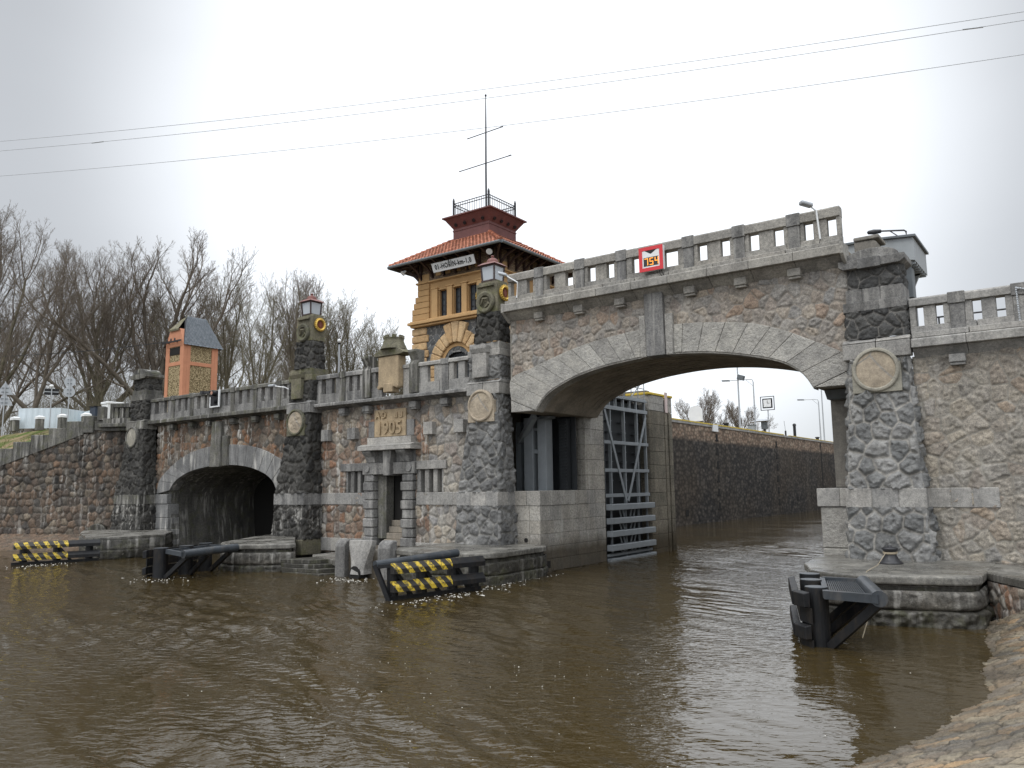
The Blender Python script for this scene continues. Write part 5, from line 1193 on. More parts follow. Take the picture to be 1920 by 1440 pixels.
# mooring bollard and its rope
bo = thing('mooring_bollard', 'flared black iron mooring bollard on the platform below the clean grey pier', 'bollard', (-4.42,-1.2,.97))
mb = MB(); mb.lathe([(.30,0),(.30,.03),(.245,.07),(.19,.14),(.155,.22),(.15,.27)], (-4.42,-1.2,.972), n=28); mb.build('base', M_['iron'], bo, smooth=True)
mb = MB(); mb.lathe([(.15,.272),(.165,.33),(.20,.37),(.20,.40),(.15,.425),(.06,.43),(.05,.47),(.001,.475)], (-4.42,-1.2,.972), n=28); mb.build('cap', M_['iron'], bo, smooth=True)
mb = MB()
for k in range(3): mb.tube([(-4.42+.17*math.cos(a), -1.2+.17*math.sin(a), 1.24+.018*k+.01*math.sin(a)) for a in np.linspace(0, 6.3, 22)], .010, 6)
mb.tube([(-4.5,-1.36,1.25),(-4.52,-2.3,1.02),(-4.5,-3.6,.97+.02),(-4.46,-4.15,.80),(-4.3,-4.6,.55)], .010, 6)
mb.tube([(-4.2,-5.0,.45),(-4.05,-5.8,.25),(-4.1,-6.2,-.1)], .012, 6)
tag(mb.build('rope', M_['rope']), 'thin pale rope wound round the bollard and hanging over the platform edge', 'rope')
# ================================================================== CONTROL TOWER
def roof_slope(mb, e0, e1, r0, r1, pitch=.24, row=.34, amp=.055):
    """tiled slope between eave e0-e1 and ridge r0-r1, real wavy pan tiles"""
    e0, e1, r0, r1 = map(Vector, (e0, e1, r0, r1)); ux = (e1-e0); W = ux.length; ux.normalize()
    h0 = r0-e0; up_ = h0-ux*h0.dot(ux); S = up_.length; up_.normalize(); n = ux.cross(up_).normalized()
    if n.z < 0: n = -n
    a0 = h0.dot(ux); a1 = (r1-e0).dot(ux)
    nr = max(2, int(S/row)); K = 5
    for j in range(nr):
        v0, v1 = S*j/nr, S*(j+1)/nr; vm = v0
        xl, xr = a0*vm/S, W+(a1-W)*vm/S
        c0, c1 = int(math.floor(xl/pitch)), int(math.ceil(xr/pitch))
        for c in range(c0, c1):
            rr = random.random(); P = []
            for k in range(K+1):
                x = pitch*(c+k/K); x0 = min(max(x, a0*v0/S), W+(a1-W)*v0/S); x1 = min(max(x, a0*v1/S), W+(a1-W)*v1/S)
                hgt = amp*(abs(math.sin(math.pi*(k/K))))**.8
                P.append(e0+ux*x0+up_*v0+n*(hgt+.045)); P.append(e0+ux*x1+up_*(v1+.03)+n*(hgt+.005))
            mb.add(P, [(2*k, 2*k+2, 2*k+3, 2*k+1) for k in range(K)], rr)
def tower():
    x0, x1, y0, y1 = -29.70, -24.15, 7.84, 13.4; cx, cy = (x0+x1)/2, (y0+y1)/2
    t = thing('control_tower', 'ochre stone lock control tower with red tiled hip roof behind the obelisk pier', 'tower', (cx, cy, 7.22))
    # ground storey
    o = [rockquad('rubble_storey', t, M_['tower_rubble'], (x0-.30,y0,7.2), (x1+.30,y0,7.2), (x1+.30,y0,12.0), (x0-.30,y0,12.0), .06, .36, .04, mortar=.018, seed=151, mask=lambda c: ~((np.abs(c[:,0]-(-26.85)) < .95) & (c[:,2] < 9.4+np.sqrt(np.clip(.95**2-(c[:,0]+26.85)**2, 0, 1))))),
         rockquad('rubble_storey', t, M_['tower_rubble'], (x1+.30,y0,7.2), (x1+.30,y1,7.2), (x1+.30,y1,12.0), (x1+.30,y0,12.0), .08, .36, .04, mortar=.018, seed=152)]
    join(o, 'rubble_storey')
    mb = MB(); mb.box(x0-.28, x1+.26, y0+.35, y1, 7.2, 12.0); mb.build('core', M_['void'], t)
    for fx in (0, 1):
        mb = MB()
        for k in range(11):
            za = 7.25+k*.43; w_ = .98 if k % 2 else .84
            a, b = (x0-.42, x0-.42+w_+.25) if fx == 0 else (x1+.42-w_-.1, x1+.42)
            mb.box(a, b, y0-.13, y0+.5, za, min(za+.41, 11.95))
            if fx: mb.box(x1-.2, x1+.421, y0+.51, y0+.5+w_, za, min(za+.41, 11.95))
        mb.build('quoin', M_['rustic'], t, bevel=.07, seg=2)
    ax, az, r0, r1 = -26.85, 9.72, 1.12, 1.86; mb = MB(); n = 13
    for k in range(n):
        a0, a1 = R(-8+196*k/n), R(-8+196*(k+1)/n); g = .008; ro = r1+(.40 if k in (5, 7) else .52 if k == 6 else .0)
        P = [(ax-r0*math.cos(a0+g), az+r0*math.sin(a0+g)), (ax-ro*math.cos(a0+g), az+ro*math.sin(a0+g)), (ax-ro*math.cos(a1-g), az+ro*math.sin(a1-g)), (ax-r0*math.cos(a1-g), az+r0*math.sin(a1-g))]
        mb.prism_y(P[::-1], y0-.20-(.06 if k in (5, 6, 7) else 0), y0+.3)
    for xx in (ax-1.5, ax+1.5):
        for k in range(5): mb.box(xx-.40, xx+.40, y0-.19, y0+.3, 7.22+.46*k, 7.22+.46*(k+1)-.015)
    mb.build('arch_stones', M_['rustic'], t, bevel=.06, seg=2)
    mb = MB()
    for k in range(20):
        a0, a1 = math.pi*k/20, math.pi*(k+1)/20
        mb.prism_y([(ax-.92*math.cos(a0), az+.92*math.sin(a0)), (ax-.92*math.cos(a1), az+.92*math.sin(a1)), (ax-1.11*math.cos(a1), az+1.11*math.sin(a1)), (ax-1.11*math.cos(a0), az+1.11*math.sin(a0))], y0-.06, y0+.34)
    mb.build('arch_reveal', M_['ochre_pale'], t)
    mb = MB()
    for k in range(-7, 8):
        for s_ in (-1, 1):
            a = Vector((ax+k*.26-1.0*s_, y0+.16+.01*s_, 8.6)); b = Vector((ax+k*.26+1.0*s_, y0+.16+.01*s_, 10.6)); mb.bar(a, b, .02, .025)
    wb = MB(); wb.prism_y([(ax+.93*math.cos(math.pi*k/16), az+.93*math.sin(math.pi*k/16)) for k in range(17)]+[(ax-.93, 7.4), (ax+.93, 7.4)], y0+.22, y0+.27); wf = wb.build('arched_window', M_['glass'], t)
    # keep the lattice inside the opening
    keep = []
    mb2 = MB()
    for k in range(-9, 10):
        for s_ in (-1, 1):
            p = []
            for i in range(25):
                f = i/24; x = ax+k*.17+s_*(f-.5)*2.2; z = 8.3+f*2.2
                if abs(x-ax) < .9 and (z < az or (x-ax)**2+(z-az)**2 < .82): p.append((x, y0+.18+.012*s_, z))
            if len(p) > 2: mb2.bar(p[0], p[-1], .022, .022)
    mb2.build('window_lattice', M_['iron'], wf)
    # string course
    mb = MB(); 
    for (a, b, z0_, z1_, o_) in ((0,0,11.98,12.10,.34),(0,0,12.104,12.26,.46),(0,0,12.264,12.33,.36)): mb.box(x0-o_, x1+o_, y0-o_, y1+o_, z0_, z1_)
    mb.build('string_course', M_['ochre_pale'], t, bevel=.02)
    # upper storey, front wall with three window bays
    wz0, wz1 = 12.40, 13.90; bays = [(-28.13,-27.56), (-27.09,-26.52), (-26.06,-25.49)]
    mb = MB()
    ed = [x0]+[q for b in bays for q in b]+[x1]
    for i in range(0, len(ed), 2): mb.box(ed[i], ed[i+1], y0, y0+.4, 12.33, 14.46)
    for a, b in bays: mb.box(a, b, y0+.003, y0+.4, wz1, 14.456); mb.box(a, b, y0-.03, y0+.35, 12.332, wz0)
    mb.box(x0+.003, x1-.003, y0+.402, y1, 12.33, 14.46); mb.build('upper_wall', M_['ochre'], t)
    for a, b in bays:
        mb = MB(); mb.box(a, b, y0+.22, y0+.24, wz0, wz1); f = mb.build('window', M_['glass'], t)
        mb = MB(); 
        for xx in (a+.03, b-.03, (a+b)/2): mb.box(xx-.03, xx+.03, y0+.16, y0+.215, wz0, wz1)
        for z in (wz0+.03, wz1-.03): mb.box(a+.061, b-.061, y0+.165, y0+.21, z-.03, z+.03)
        for z in (12.75, 13.1, 13.45): mb.box(a+.061, b-.061, y0+.17, y0+.205, z-.012, z+.012)
        mb.build('window_frame', M_['iron'], f)
    mb = MB()
    for i in range(1, 3):
        a, b = bays[i-1][1], bays[i][0]; mb.box(a+.05, b-.05, y0-.13, y0-.002, 12.40, 14.02); mb.box(a-.02, b+.02, y0-.16, y0-.004, 14.022, 14.10)
    for a, b in ((-28.62, -28.20), (-25.42, -25.0)): mb.box(a, b, y0-.13, y0-.002, 12.40, 14.02); mb.box(a-.03, b+.03, y0-.16, y0-.004, 14.022, 14.10)
    for a, b in bays: mb.box(a-.02, b+.02, y0-.08, y0-.003, 13.92, 13.99)
    mb.box(-28.9, -24.9, y0-.22, y0-.005, 12.334, 12.39)
    mb.build('window_trim', M_['ochre_pale'], t, bevel=.015)
    mb = MB()         # banded corner pilasters
    for k in range(6):
        za = 12.40+k*.34; ex = (.42 if k < 2 else .42-.12*(k-1) if k < 4 else .02) * (1 if za < 13.6 else 0)
        mb.box(x0-ex, x0+.86, y0-.10, y0+.6, za, za+.325)
    mb.build('corner_pilaster', M_['ochre'], t, bevel=.02); mb = MB()
    for k in range(6):
        za = 12.40+k*.34; mb.box(x1-.86, x1+.10, y0-.10, y0-.003, za, za+.325); mb.box(x1+.003, x1+.10, y0, y0+.9, za, za+.325)
    mb.build('corner_pilaster', M_['ochre'], t, bevel=.02)
    mb = MB(); mb.box(x0-.13, x1+.13, y0-.13, y1+.13, 14.463, 14.56); mb.box(x0-.06, x1+.06, y0-.06, y1+.06, 14.42, 14.46); mb.build('upper_cornice', M_['ochre_pale'], t, bevel=.015)
    mb = MB(); mb.box(x0, x1, y0, y1, 14.562, 15.9); mb.build('brick_frieze', M_['brick'], t)
    mb = MB(); mb.box(x0-.03, x0+.82, y0-.03, y0+.3, 14.565, 15.0); mb.box(x1-.82, x1+.03, y0-.03, y0+.3, 14.565, 15.0)
    for xx in (-28.2, -27.5, -26.8, -26.1, -25.4): mb.box(xx-.18, xx+.18, y0-.035, y0-.002, 14.78, 15.0)
    mb.box(x1+.002, x1+.03, y0+.31, y0+.9, 14.565, 15.0); build_each(mb, 'frieze_block', M_['ochre_pale'], t)
    # eaves
    ex0, ex1, ey0, ey1 = x0-1.18, x1+1.18, y0-1.18, y1+1.18; ez = 15.45; bx0, bx1, by0, by1 = -28.40, -25.79, 9.34, 11.89; rz = 17.15
    mb = MB(); mb.hexa([(x0-.02,y0-.02,15.62),(x1+.02,y0-.02,15.62),(x1+.02,y1+.02,15.62),(x0-.02,y1+.02,15.62),(x0-.02,y0-.02,15.9),(x1+.02,y0-.02,15.9),(x1+.02,y1+.02,15.9),(x0-.02,y1+.02,15.9)])
    mb.add([(ex0,ey0,ez),(ex1,ey0,ez),(ex1,ey1,ez),(ex0,ey1,ez),(bx0,by0,rz),(bx1,by0,rz),(bx1,by1,rz),(bx0,by1,rz)], [(0,1,5,4),(1,2,6,5),(2,3,7,6),(3,0,4,7)], .5); mb.build('roof_boards', M_['brown_wood'], t)
    def bracket(px, py, dx, dy):
        mb = MB()
        a = Vector((px, py, 14.7)); o_ = Vector((dx, dy, 0)); pts = [a, a+o_*.18+Vector((0,0,.22)), a+o_*.45+Vector((0,0,.47)), a+o_*1.05+Vector((0,0,.74))]
        for p, q in zip(pts[:-1], pts[1:]): mb.bar(p, q, .10, .11)
        mb.bar(a+o_*.05, a+o_*.05+Vector((0,0,.95)), .10, .10); mb.bar(a+o_*.02+Vector((0,0,.92)), a+o_*1.16+Vector((0,0,.72)), .10, .10); mb.build('eave_bracket', M_['brown_wood'], t)
    for k in range(7): xx = x0+.25+(x1-x0-.5)*k/6; bracket(xx, y0, 0, -1)
    for k in range(8): yy = y0+.25+(y1-y0-.5)*k/7; bracket(x1, yy, 1, 0); bracket(x0, yy, -1, 0)
    bracket(x1-.02, y0+.02, .85, -.85); bracket(x0+.02, y0+.02, -.85, -.85)
    mb = MB(); E = [(ex0,ey0,ez),(ex1,ey0,ez),(ex1,ey1,ez),(ex0,ey1,ez)]; B = [(bx0,by0,rz),(bx1,by0,rz),(bx1,by1,rz),(bx0,by1,rz)]
    for i in range(4): roof_slope(mb, E[i], E[(i+1) % 4], B[i], B[(i+1) % 4])
    mb.build('tiled_roof', M_['tile'], t, smooth=True)
    mb = MB()
    for i in range(4):
        a = Vector(E[i]); b = Vector(B[i]); n = 12; mb = MB()
        for k in range(n): mb.tube([a.lerp(b, k/n)+Vector((0,0,.07)), a.lerp(b, (k+1.12)/n)+Vector((0,0,.05))], [.115, .085], 7)
        mb.build('ridge_tile', M_['tile'], t)
    mb = MB()
    for i in range(4):
        a = Vector(E[i]); b = Vector(E[(i+1) % 4]); o_ = (a+b)/2-Vector((cx, cy, ez)); o_.z = 0; o_.normalize(); mb.tube([a+o_*.06-Vector((0,0,.03)), b+o_*.06-Vector((0,0,.03))], .085, 8)
    mb.build('gutter', M_['grey_steel2'], t)
    # steel cabin on top
    mb = MB(); mb.box(bx0, bx1, by0, by1, 16.6, 17.85); mb.build('cabin', M_['rust_red'], t)
    mb = MB(); mb.box(bx0-.03, bx1+.03, by0-.03, by1+.03, 17.70, 17.76); mb.hexa([(bx0,by0,17.853),(bx1,by0,17.853),(bx1,by1,17.853),(bx0,by1,17.853),(bx0-.38,by0-.38,18.42),(bx1+.38,by0-.38,18.42),(bx1+.38,by1+.38,18.42),(bx0-.38,by1+.38,18.42)])
    mb.box(bx0-.47, bx1+.47, by0-.47, by1+.47, 18.42, 18.50); mb.build('flared_platform', M_['rust_red'], t)
    mb = MB()
    for k in range(4):
        f = (k+.5)/4
        mb.lathe([(.001,0),(.10,0),(.10,.05),(.001,.05)], (bx0+(bx1-bx0)*f, by0-.15, 18.02), (0,-1,-.8), 12); mb.lathe([(.001,0),(.10,0),(.10,.05),(.001,.05)], (bx1+.15, by0+(by1-by0)*f, 18.02), (1,0,-.9), 12)
    mb.build('vent_hole', M_['black'], t)
    rx0, rx1, ry0, ry1 = bx0+.02, bx1-.02, by0+.02, by1-.02; mb = MB(); C4 = [(rx0,ry0),(rx1,ry0),(rx1,ry1),(rx0,ry1)]
    for i in range(4):
        a, b = C4[i], C4[(i+1) % 4]
        mb.bar((*a,18.5), (*a,19.55), .09, .09, (0,1,0)); mb.lathe([(.001,0),(.07,0),(.03,.16),(.001,.18)], (*a,19.55), n=8)
        for z in (18.62, 19.22, 19.38): mb.bar((*a,z), (*b,z), .035, .04)
        for k in range(1, 15):
            f = k/15; p = (a[0]+(b[0]-a[0])*f, a[1]+(b[1]-a[1])*f); mb.bar((*p,18.6), (*p,19.38), .02, .02, (0,1,0))
    mb.build('railing', M_['iron'], t)
    # loudspeakers under the eave
    mb = MB(); mb.lathe([(.05,0),(.07,.1),(.17,.30),(.001,.3)], (x1+.15, y0-.75, 15.3), (.3,-.6,-.6), 12); mb.lathe([(.05,0),(.07,.1),(.15,.26),(.001,.26)], (x0-.35, y0-.7, 15.2), (-.2,-.6,-.6), 12); mb.build('loudspeaker', M_['white'], t)
    # sign board, hung under the eave
    s_ = thing('name_sign', 'long white board lettered 01-HOŘÍN-km-1,0 hanging under the tower eave', 'sign', (-26.85, y0-.45, 14.9))
    ax_ = Vector((1, 0, 0)); azv = Vector((0, -.42, 1)).normalized(); c = Vector((-26.46, y0-.80, 14.96))
    mb = MB(); mb.obox(c, ax_, ax_.cross(azv), azv, 1.47, .02, .25); mb.build('board', M_['white'], s_)
    text_obj('01-HOŘÍN-km-1,0', .37, 'lettering', M_['black'], s_, tuple(c+Vector((0, -.035, -.015))), ax_, azv, .004, bold=.007, sx=.78, space=1.16)
    # mast
    m_ = thing('antenna_mast', 'tall thin dark antenna mast with two cross bars standing on the tower roof', 'antenna', (-27.15, 10.85, 18.5))
    mb = MB(); mb.tube([(-27.15,10.85,18.5),(-27.15,10.85,21.5),(-27.13,10.85,24.2),(-27.12,10.85,26.2)], [.065,.055,.045,.025], 8); mb.lathe([(.001,0),(.06,.02),(.06,.12),(.001,.16)], (-27.12,10.85,26.2), n=8); mb.build('pole', M_['iron'], m_)
    for za, l0, l1 in ((22.02, -29.15, -25.25), (23.92, -28.5, -25.82)):
        mb = MB(); mb.tube([(l0,10.8,za),(l1,10.8,za)], .028, 6); mb.bar((l0,10.8,za),(l0+.14,10.7,za-.05),.04,.06); mb.bar((l1,10.8,za),(l1-.14,10.7,za-.05),.04,.06); mb.build('cross_bar', M_['iron'], m_)
tower()

# ================================================================== TRANSFORMER HOUSE
def transformer():
    x0, x1, y0, y1 = -59.5, -56.93, 10.0, 13.05
    t = thing('transformer_house', 'orange rendered transformer house with pebble panels and slate gable roof', 'building', ((x0+x1)/2, 11.5, 7.3))
    ze = 13.55; xm = (x0+x1)/2
    mb = MB(); mb.box(x0+.06, x1-.06, y0+.06, y1-.06, 7.2, 14.7); mb.build('pebble_panel', M_['gravel'], t)
    mb = MB(); pw = .42
    for a, b in ((x0, x0+pw), (x1-pw, x1)): mb.box(a, b, y0, y0+.3, 7.2, 14.6); mb.box(a, b, y1-.3, y1, 7.2, 14.7)
    mb.box(x1-.3, x1+.002, y0+.3, y0+.62, 7.2, 14.6); mb.box(x1-.3, x1+.002, y1-.55, y1-.302, 7.2, 14.6)
    for za, zb in ((13.02, 13.32), (8.0, 8.3)): mb.box(x0+.01, x1-.01, y0+.012, y0+.2, za, zb); mb.box(x1-.2, x1-.01, y0+.2, y1-.2, za+.0, zb)
    mb.prism_y([(x0, 14.55), (x1, 14.55), (x1, 14.8), (x1-.60, 16.0), (x0+.60, 16.0), (x0, 14.8)], y0-.01, y0+.4)
    mb.box(x0+pw, x0+pw+.12, y0+.01, y0+.2, 13.32, 14.55); mb.box(x1-pw-.12, x1-pw, y0+.01, y0+.2, 13.32, 14.55); mb.build('orange_frame', M_['orange_render'], t, bevel=.015)
    mb = MB(); mb.box(x0+.55, x1-.55, y0+.02, y0+.05, 13.9, 14.5); mb.build('louvre', M_['void'], t)
    mb = MB(); zr = 17.2
    # steep slate slopes made of overlapping courses
    def sl(e, r, nrm):
        n = 14; e0, e1 = map(Vector, e); r0, r1 = map(Vector, r)
        for k in range(n):
            a0 = e0.lerp(r0, k/n); a1 = e1.lerp(r1, k/n); b0 = e0.lerp(r0, (k+1.15)/n); b1 = e1.lerp(r1, (k+1.15)/n); m = 11
            for j in range(-1, m):
                f0 = max(0, (j+(.5 if k % 2 else 0))/m); f1 = min(1, (j+1+(.5 if k % 2 else 0))/m)
                if f1 <= f0: continue
                N = Vector(nrm); o1 = N*.045; o0 = N*.008; g = .012
                p0, p1 = a0.lerp(a1, f0+g*.3), a0.lerp(a1, f1-g*.3); q0, q1 = b0.lerp(b1, f0+g*.3), b0.lerp(b1, f1-g*.3); mid = (p0+p1)/2-(q0-p0)*.22
                mb.add([p0+o1, mid+o1, p1+o1, q1+o0, q0+o0], [(0,1,2,3,4)], random.random())
    xe = .16
    sl([(x1+xe, y0-.1, 14.62), (x1+xe, y1+.35, 14.62)], [(xm+.05, y0+.9, zr), (xm+.05, y1-.4, zr)], (.9, 0, .45))
    sl([(x0-xe, y1+.35, 14.62), (x0-xe, y0-.1, 14.62)], [(xm-.05, y1-.4, zr), (xm-.05, y0+.9, zr)], (-.9, 0, .45))
    mb.build('slate_roof', M_['slate'], t)
    mb = MB(); mb.add([(x0-xe,y0-.1,14.62),(x1+xe,y0-.1,14.62),(x1+xe,y1+.35,14.62),(x0-xe,y1+.35,14.62),(xm-.05,y0+.75,zr),(xm+.05,y0+.75,zr),(xm+.05,y1-.4,zr),(xm-.05,y1-.4,zr)], [(1,2,6,5),(3,0,4,7),(2,3,7,6),(4,5,6,7)], .3)
    mb.build('roof_boards', M_['iron'], t)
    mb = MB(); mb.add([(x0+.58,y0-.16,15.98),(x1-.58,y0-.16,15.98),(xm+.10,y0+.95,zr+.07),(xm-.10,y0+.95,zr+.07),(x0+.5,y0-.12,15.84),(x1-.5,y0-.12,15.84)], [(0,1,2,3),(4,5,1,0)], .3); mb.build('mossy_hip', M_['ash_moss'], t)
    mb = MB(); mb.bar((x0-.15, y0-.22, 14.95), (x1-.1, y0-.22, 14.95), .10, .12)
    for k in range(3): mb.lathe([(.001,0),(.05,.02),(.07,.12),(.04,.2),(.001,.24)], (x0+.5+.55*k, y0-.22, 15.02), n=8)
    for k in range(2): mb.bar((x0+.5+1.2*k, y0-.22, 14.92), (x0+.5+1.2*k, y0+.05, 14.92), .07, .07)
    mb.build('insulator_bracket', M_['iron'], t)
    for k in range(2):
        mb = MB(); P = []
        for i in range(13):
            f = i/12; P.append((x0+.5+.55*k-f*26, y0-.3-f*11, 15.0-4*.55*f*(1-f)+f*.3))
        mb.tube(P, .014, 5); tag(mb.build('service_cable', M_['iron']), ('upper' if k else 'lower')+' of two thin service cables running left from the orange transformer house', 'cable')
transformer()

# ================================================================== POWER LINES
for k, (a, b, lab) in enumerate((((-75.92,2.91,34.28), (-.83,33.03,32.72), 'topmost of three long overhead power cables crossing the sky'), ((-75.99,2.99,33.43), (-.88,33.09,32.18), 'middle one of three long overhead power cables with two dark sleeves'), ((-76.19,3.21,31.21), (-1.07,33.3,30.02), 'lowest of three long overhead power cables crossing the sky'))):
    A, B = Vector(a), Vector(b); d = B-A; mb = MB(); P = []; sag = .75
    for i in range(33):
        f = -.25+1.5*i/32; p = A+d*f; p.z += -sag*4*f*(1-f); P.append(p)
    mb.tube(P, .020, 6)
    if k == 1:
        for f in (.13, .965): p = A+d*f; p.z += -sag*4*f*(1-f); mb.tube([p-d.normalized()*.7, p+d.normalized()*.5], .05, 6)
    tag(mb.build('power_cable', M_['pole']), lab, 'cable', 'overhead power cables')

# ================================================================== SIGNS AND LAMPS ON THE BRIDGE
def clearance_sign():
    x0, x1, y, z0, z1 = -12.0, -11.10, .02, 10.40, 11.26
    t = thing('clearance_sign', 'red framed square sign with orange digits 754 on the span parapet', 'sign', (-11.55, .1, 10.4))
    mb = MB(); mb.box(x0+.01, x1-.01, y+.004, y+.16, z0+.01, z1-.01); mb.build('case', M_['white'], t)
    w_ = .125; mb = MB(); mb.box(x0, x1, y-.02, y, z0, z0+w_); mb.box(x0, x1, y-.02, y, z1-w_, z1); mb.box(x0, x0+w_, y-.02, y, z0+w_, z1-w_); mb.box(x1-w_, x1, y-.02, y, z0+w_, z1-w_); mb.build('red_frame', M_['red'], t)
    mb = MB(); mb.box(x0+w_, x1-w_, y-.008, y+.002, z0+w_, z1-w_); mb.build('white_panel', M_['white'], t)
    mb = MB(); mb.prism_y([(x0+w_+.09, z1-w_), (x1-w_-.09, z1-w_), ((x0+x1)/2, z1-w_-.14)], y-.012, y-.0085); mb.build('black_triangle', M_['black'], t)
    a, b, c, d = x0+w_+.05, x1-w_-.04, z0+w_+.05, z0+w_+.36; mb = MB(); mb.box(a, b, y-.013, y-.0086, c, d); mb.build('display', M_['dark_plate'], t)
    mb = MB(); seg = {'7': 'abc', '5': 'afgcd', '4': 'fgbc'}; dw, dh, th = .135, .25, .026
    for i, ch in enumerate('754'):
        ox = a+.035+i*.195; oz = c+.03
        S = {'a': (0, dw, dh-th, dh), 'g': (0, dw, dh/2-th/2, dh/2+th/2), 'd': (0, dw, 0, th), 'f': (0, th, dh/2, dh), 'b': (dw-th, dw, dh/2, dh), 'c': (dw-th, dw, 0, dh/2), 'e': (0, th, 0, dh/2)}
        for s_ in seg[ch]:
            q = S[s_]; mb.box(ox+q[0], ox+q[1], y-.020-(.001 if s_ in 'agd' else 0), y-.0135, oz+q[2], oz+q[3])
    mb.build('digits', M_['led'], t)
    mb = MB(); mb.tube([(-11.3,.1,10.4),(-11.25,.06,10.25),(-11.2,.1,10.17)], .014, 5); mb.tube([(-11.22,.1,10.4),(-11.15,.06,10.26),(-11.12,.1,10.17)], .014, 5); mb.build('wire', M_['black'], t)
clearance_sign()
def floodlight(label, base, top, head, hd, loc):
    t = thing('floodlight', label, 'lamp', loc, 'floodlights on the bridge parapets')
    mb = MB(); mb.tube([base, top, head], .028, 8); mb.build('arm', M_['white'], t)
    mb = MB(); h = Vector(head); d = Vector(hd).normalized(); mb.obox(h+d*.12+Vector((0,0,.02)), d, d.cross(Vector((0,0,1))), (0,0,1), .19, .12, .06); mb.build('lamp_head', M_['pole'], t, bevel=.04, seg=2)
    mb = MB(); b = Vector(base); mb.tube([b, b+Vector((-.02,-.04,-.12)), b+Vector((-.10,-.02,-.25))], .012, 5); mb.build('wire', M_['black'], t)
floodlight('small white floodlight on a bent arm at the left end of the raised span', (-17.42,.24,10.4), (-17.36,.22,11.0), (-17.85,.1,11.34), (-.9,-.3,.3), (-17.4,.24,10.4))
floodlight('grey floodlight on a thin post at the right end of the raised span', (-6.0,.22,10.45), (-6.06,.2,11.35), (-6.22,.1,11.52), (-.6,-.6,.2), (-6.0,.22,10.45))
floodlight('small white floodlight arm beside the obelisk pier of the small arch', (-31.3,.6,7.9), (-31.6,.3,8.10), (-32.2,.1,8.20), (-1,-.1,0), (-31.3,.6,7.9))
def signal_board():
    t = thing('signal_board', 'black signal board with white frame and lamp fixed to the small arch parapet', 'signal', (-37.8, .5, 7.5))
    x0, x1, z0, z1, y = -38.28, -37.42, 7.57, 8.50, .52
    mb = MB(); mb.box(x0+.06, x1-.06, y, y+.05, z0+.06, z1-.05); mb.build('board', M_['black'], t)
    mb = MB(); w_ = .07; mb.box(x0, x1, y-.02, y+.06, z0, z0+w_); mb.box(x0, x0+w_, y-.02, y+.06, z0+w_+.002, z1-.35); mb.box(x1-w_, x1, y-.02, y+.06, z0+w_+.002, z1); mb.build('white_frame', M_['white'], t)
    mb = MB(); mb.tube([(-37.8,y-.22,8.32),(-37.8,y+.0,8.30)], .14, 14); mb.tube([(-37.75,y-.16,7.88),(-37.75,y+.0,7.88)], .12, 14); build_each(mb, 'lamp_tube', M_['black'], t)
    mb = MB(); mb.lathe([(.001,0),(.10,0),(.10,.01),(.001,.02)], (-37.8,y-.225,8.32), (0,-1,0), 14); mb.build('lens', paint('signal_lens', (.42,.22,.15), .2, .1), t)
    mb = MB(); mb.bar((-38.85,y-.1,8.42),(-38.2,y-.05,8.42),.14,.12); mb.box(-38.95,-38.7,y-.2,y+.0,8.34,8.52); mb.build('side_lamp', M_['iron'], t)
signal_board()
cp = thing('camera_pole', 'slim grey pole with small round camera behind the small arch parapet', 'camera', (-30.76,3,7.3))
mb = MB(); mb.tube([(-30.76,3,7.24),(-30.76,3,10.6)], .05, 8); mb.build('pole', M_['pole'], cp)
mb = MB(); mb.lathe([(.001,0),(.08,.03),(.10,.10),(.08,.18),(.001,.21)], (-30.74,2.98,10.6), n=14); mb.build('housing', M_['white'], cp, smooth=True)
mb = MB(); mb.lathe([(.001,0),(.07,.02),(.08,.08),(.001,.09)], (-30.74,2.97,10.51), n=12); mb.build('lens', M_['black'], cp)
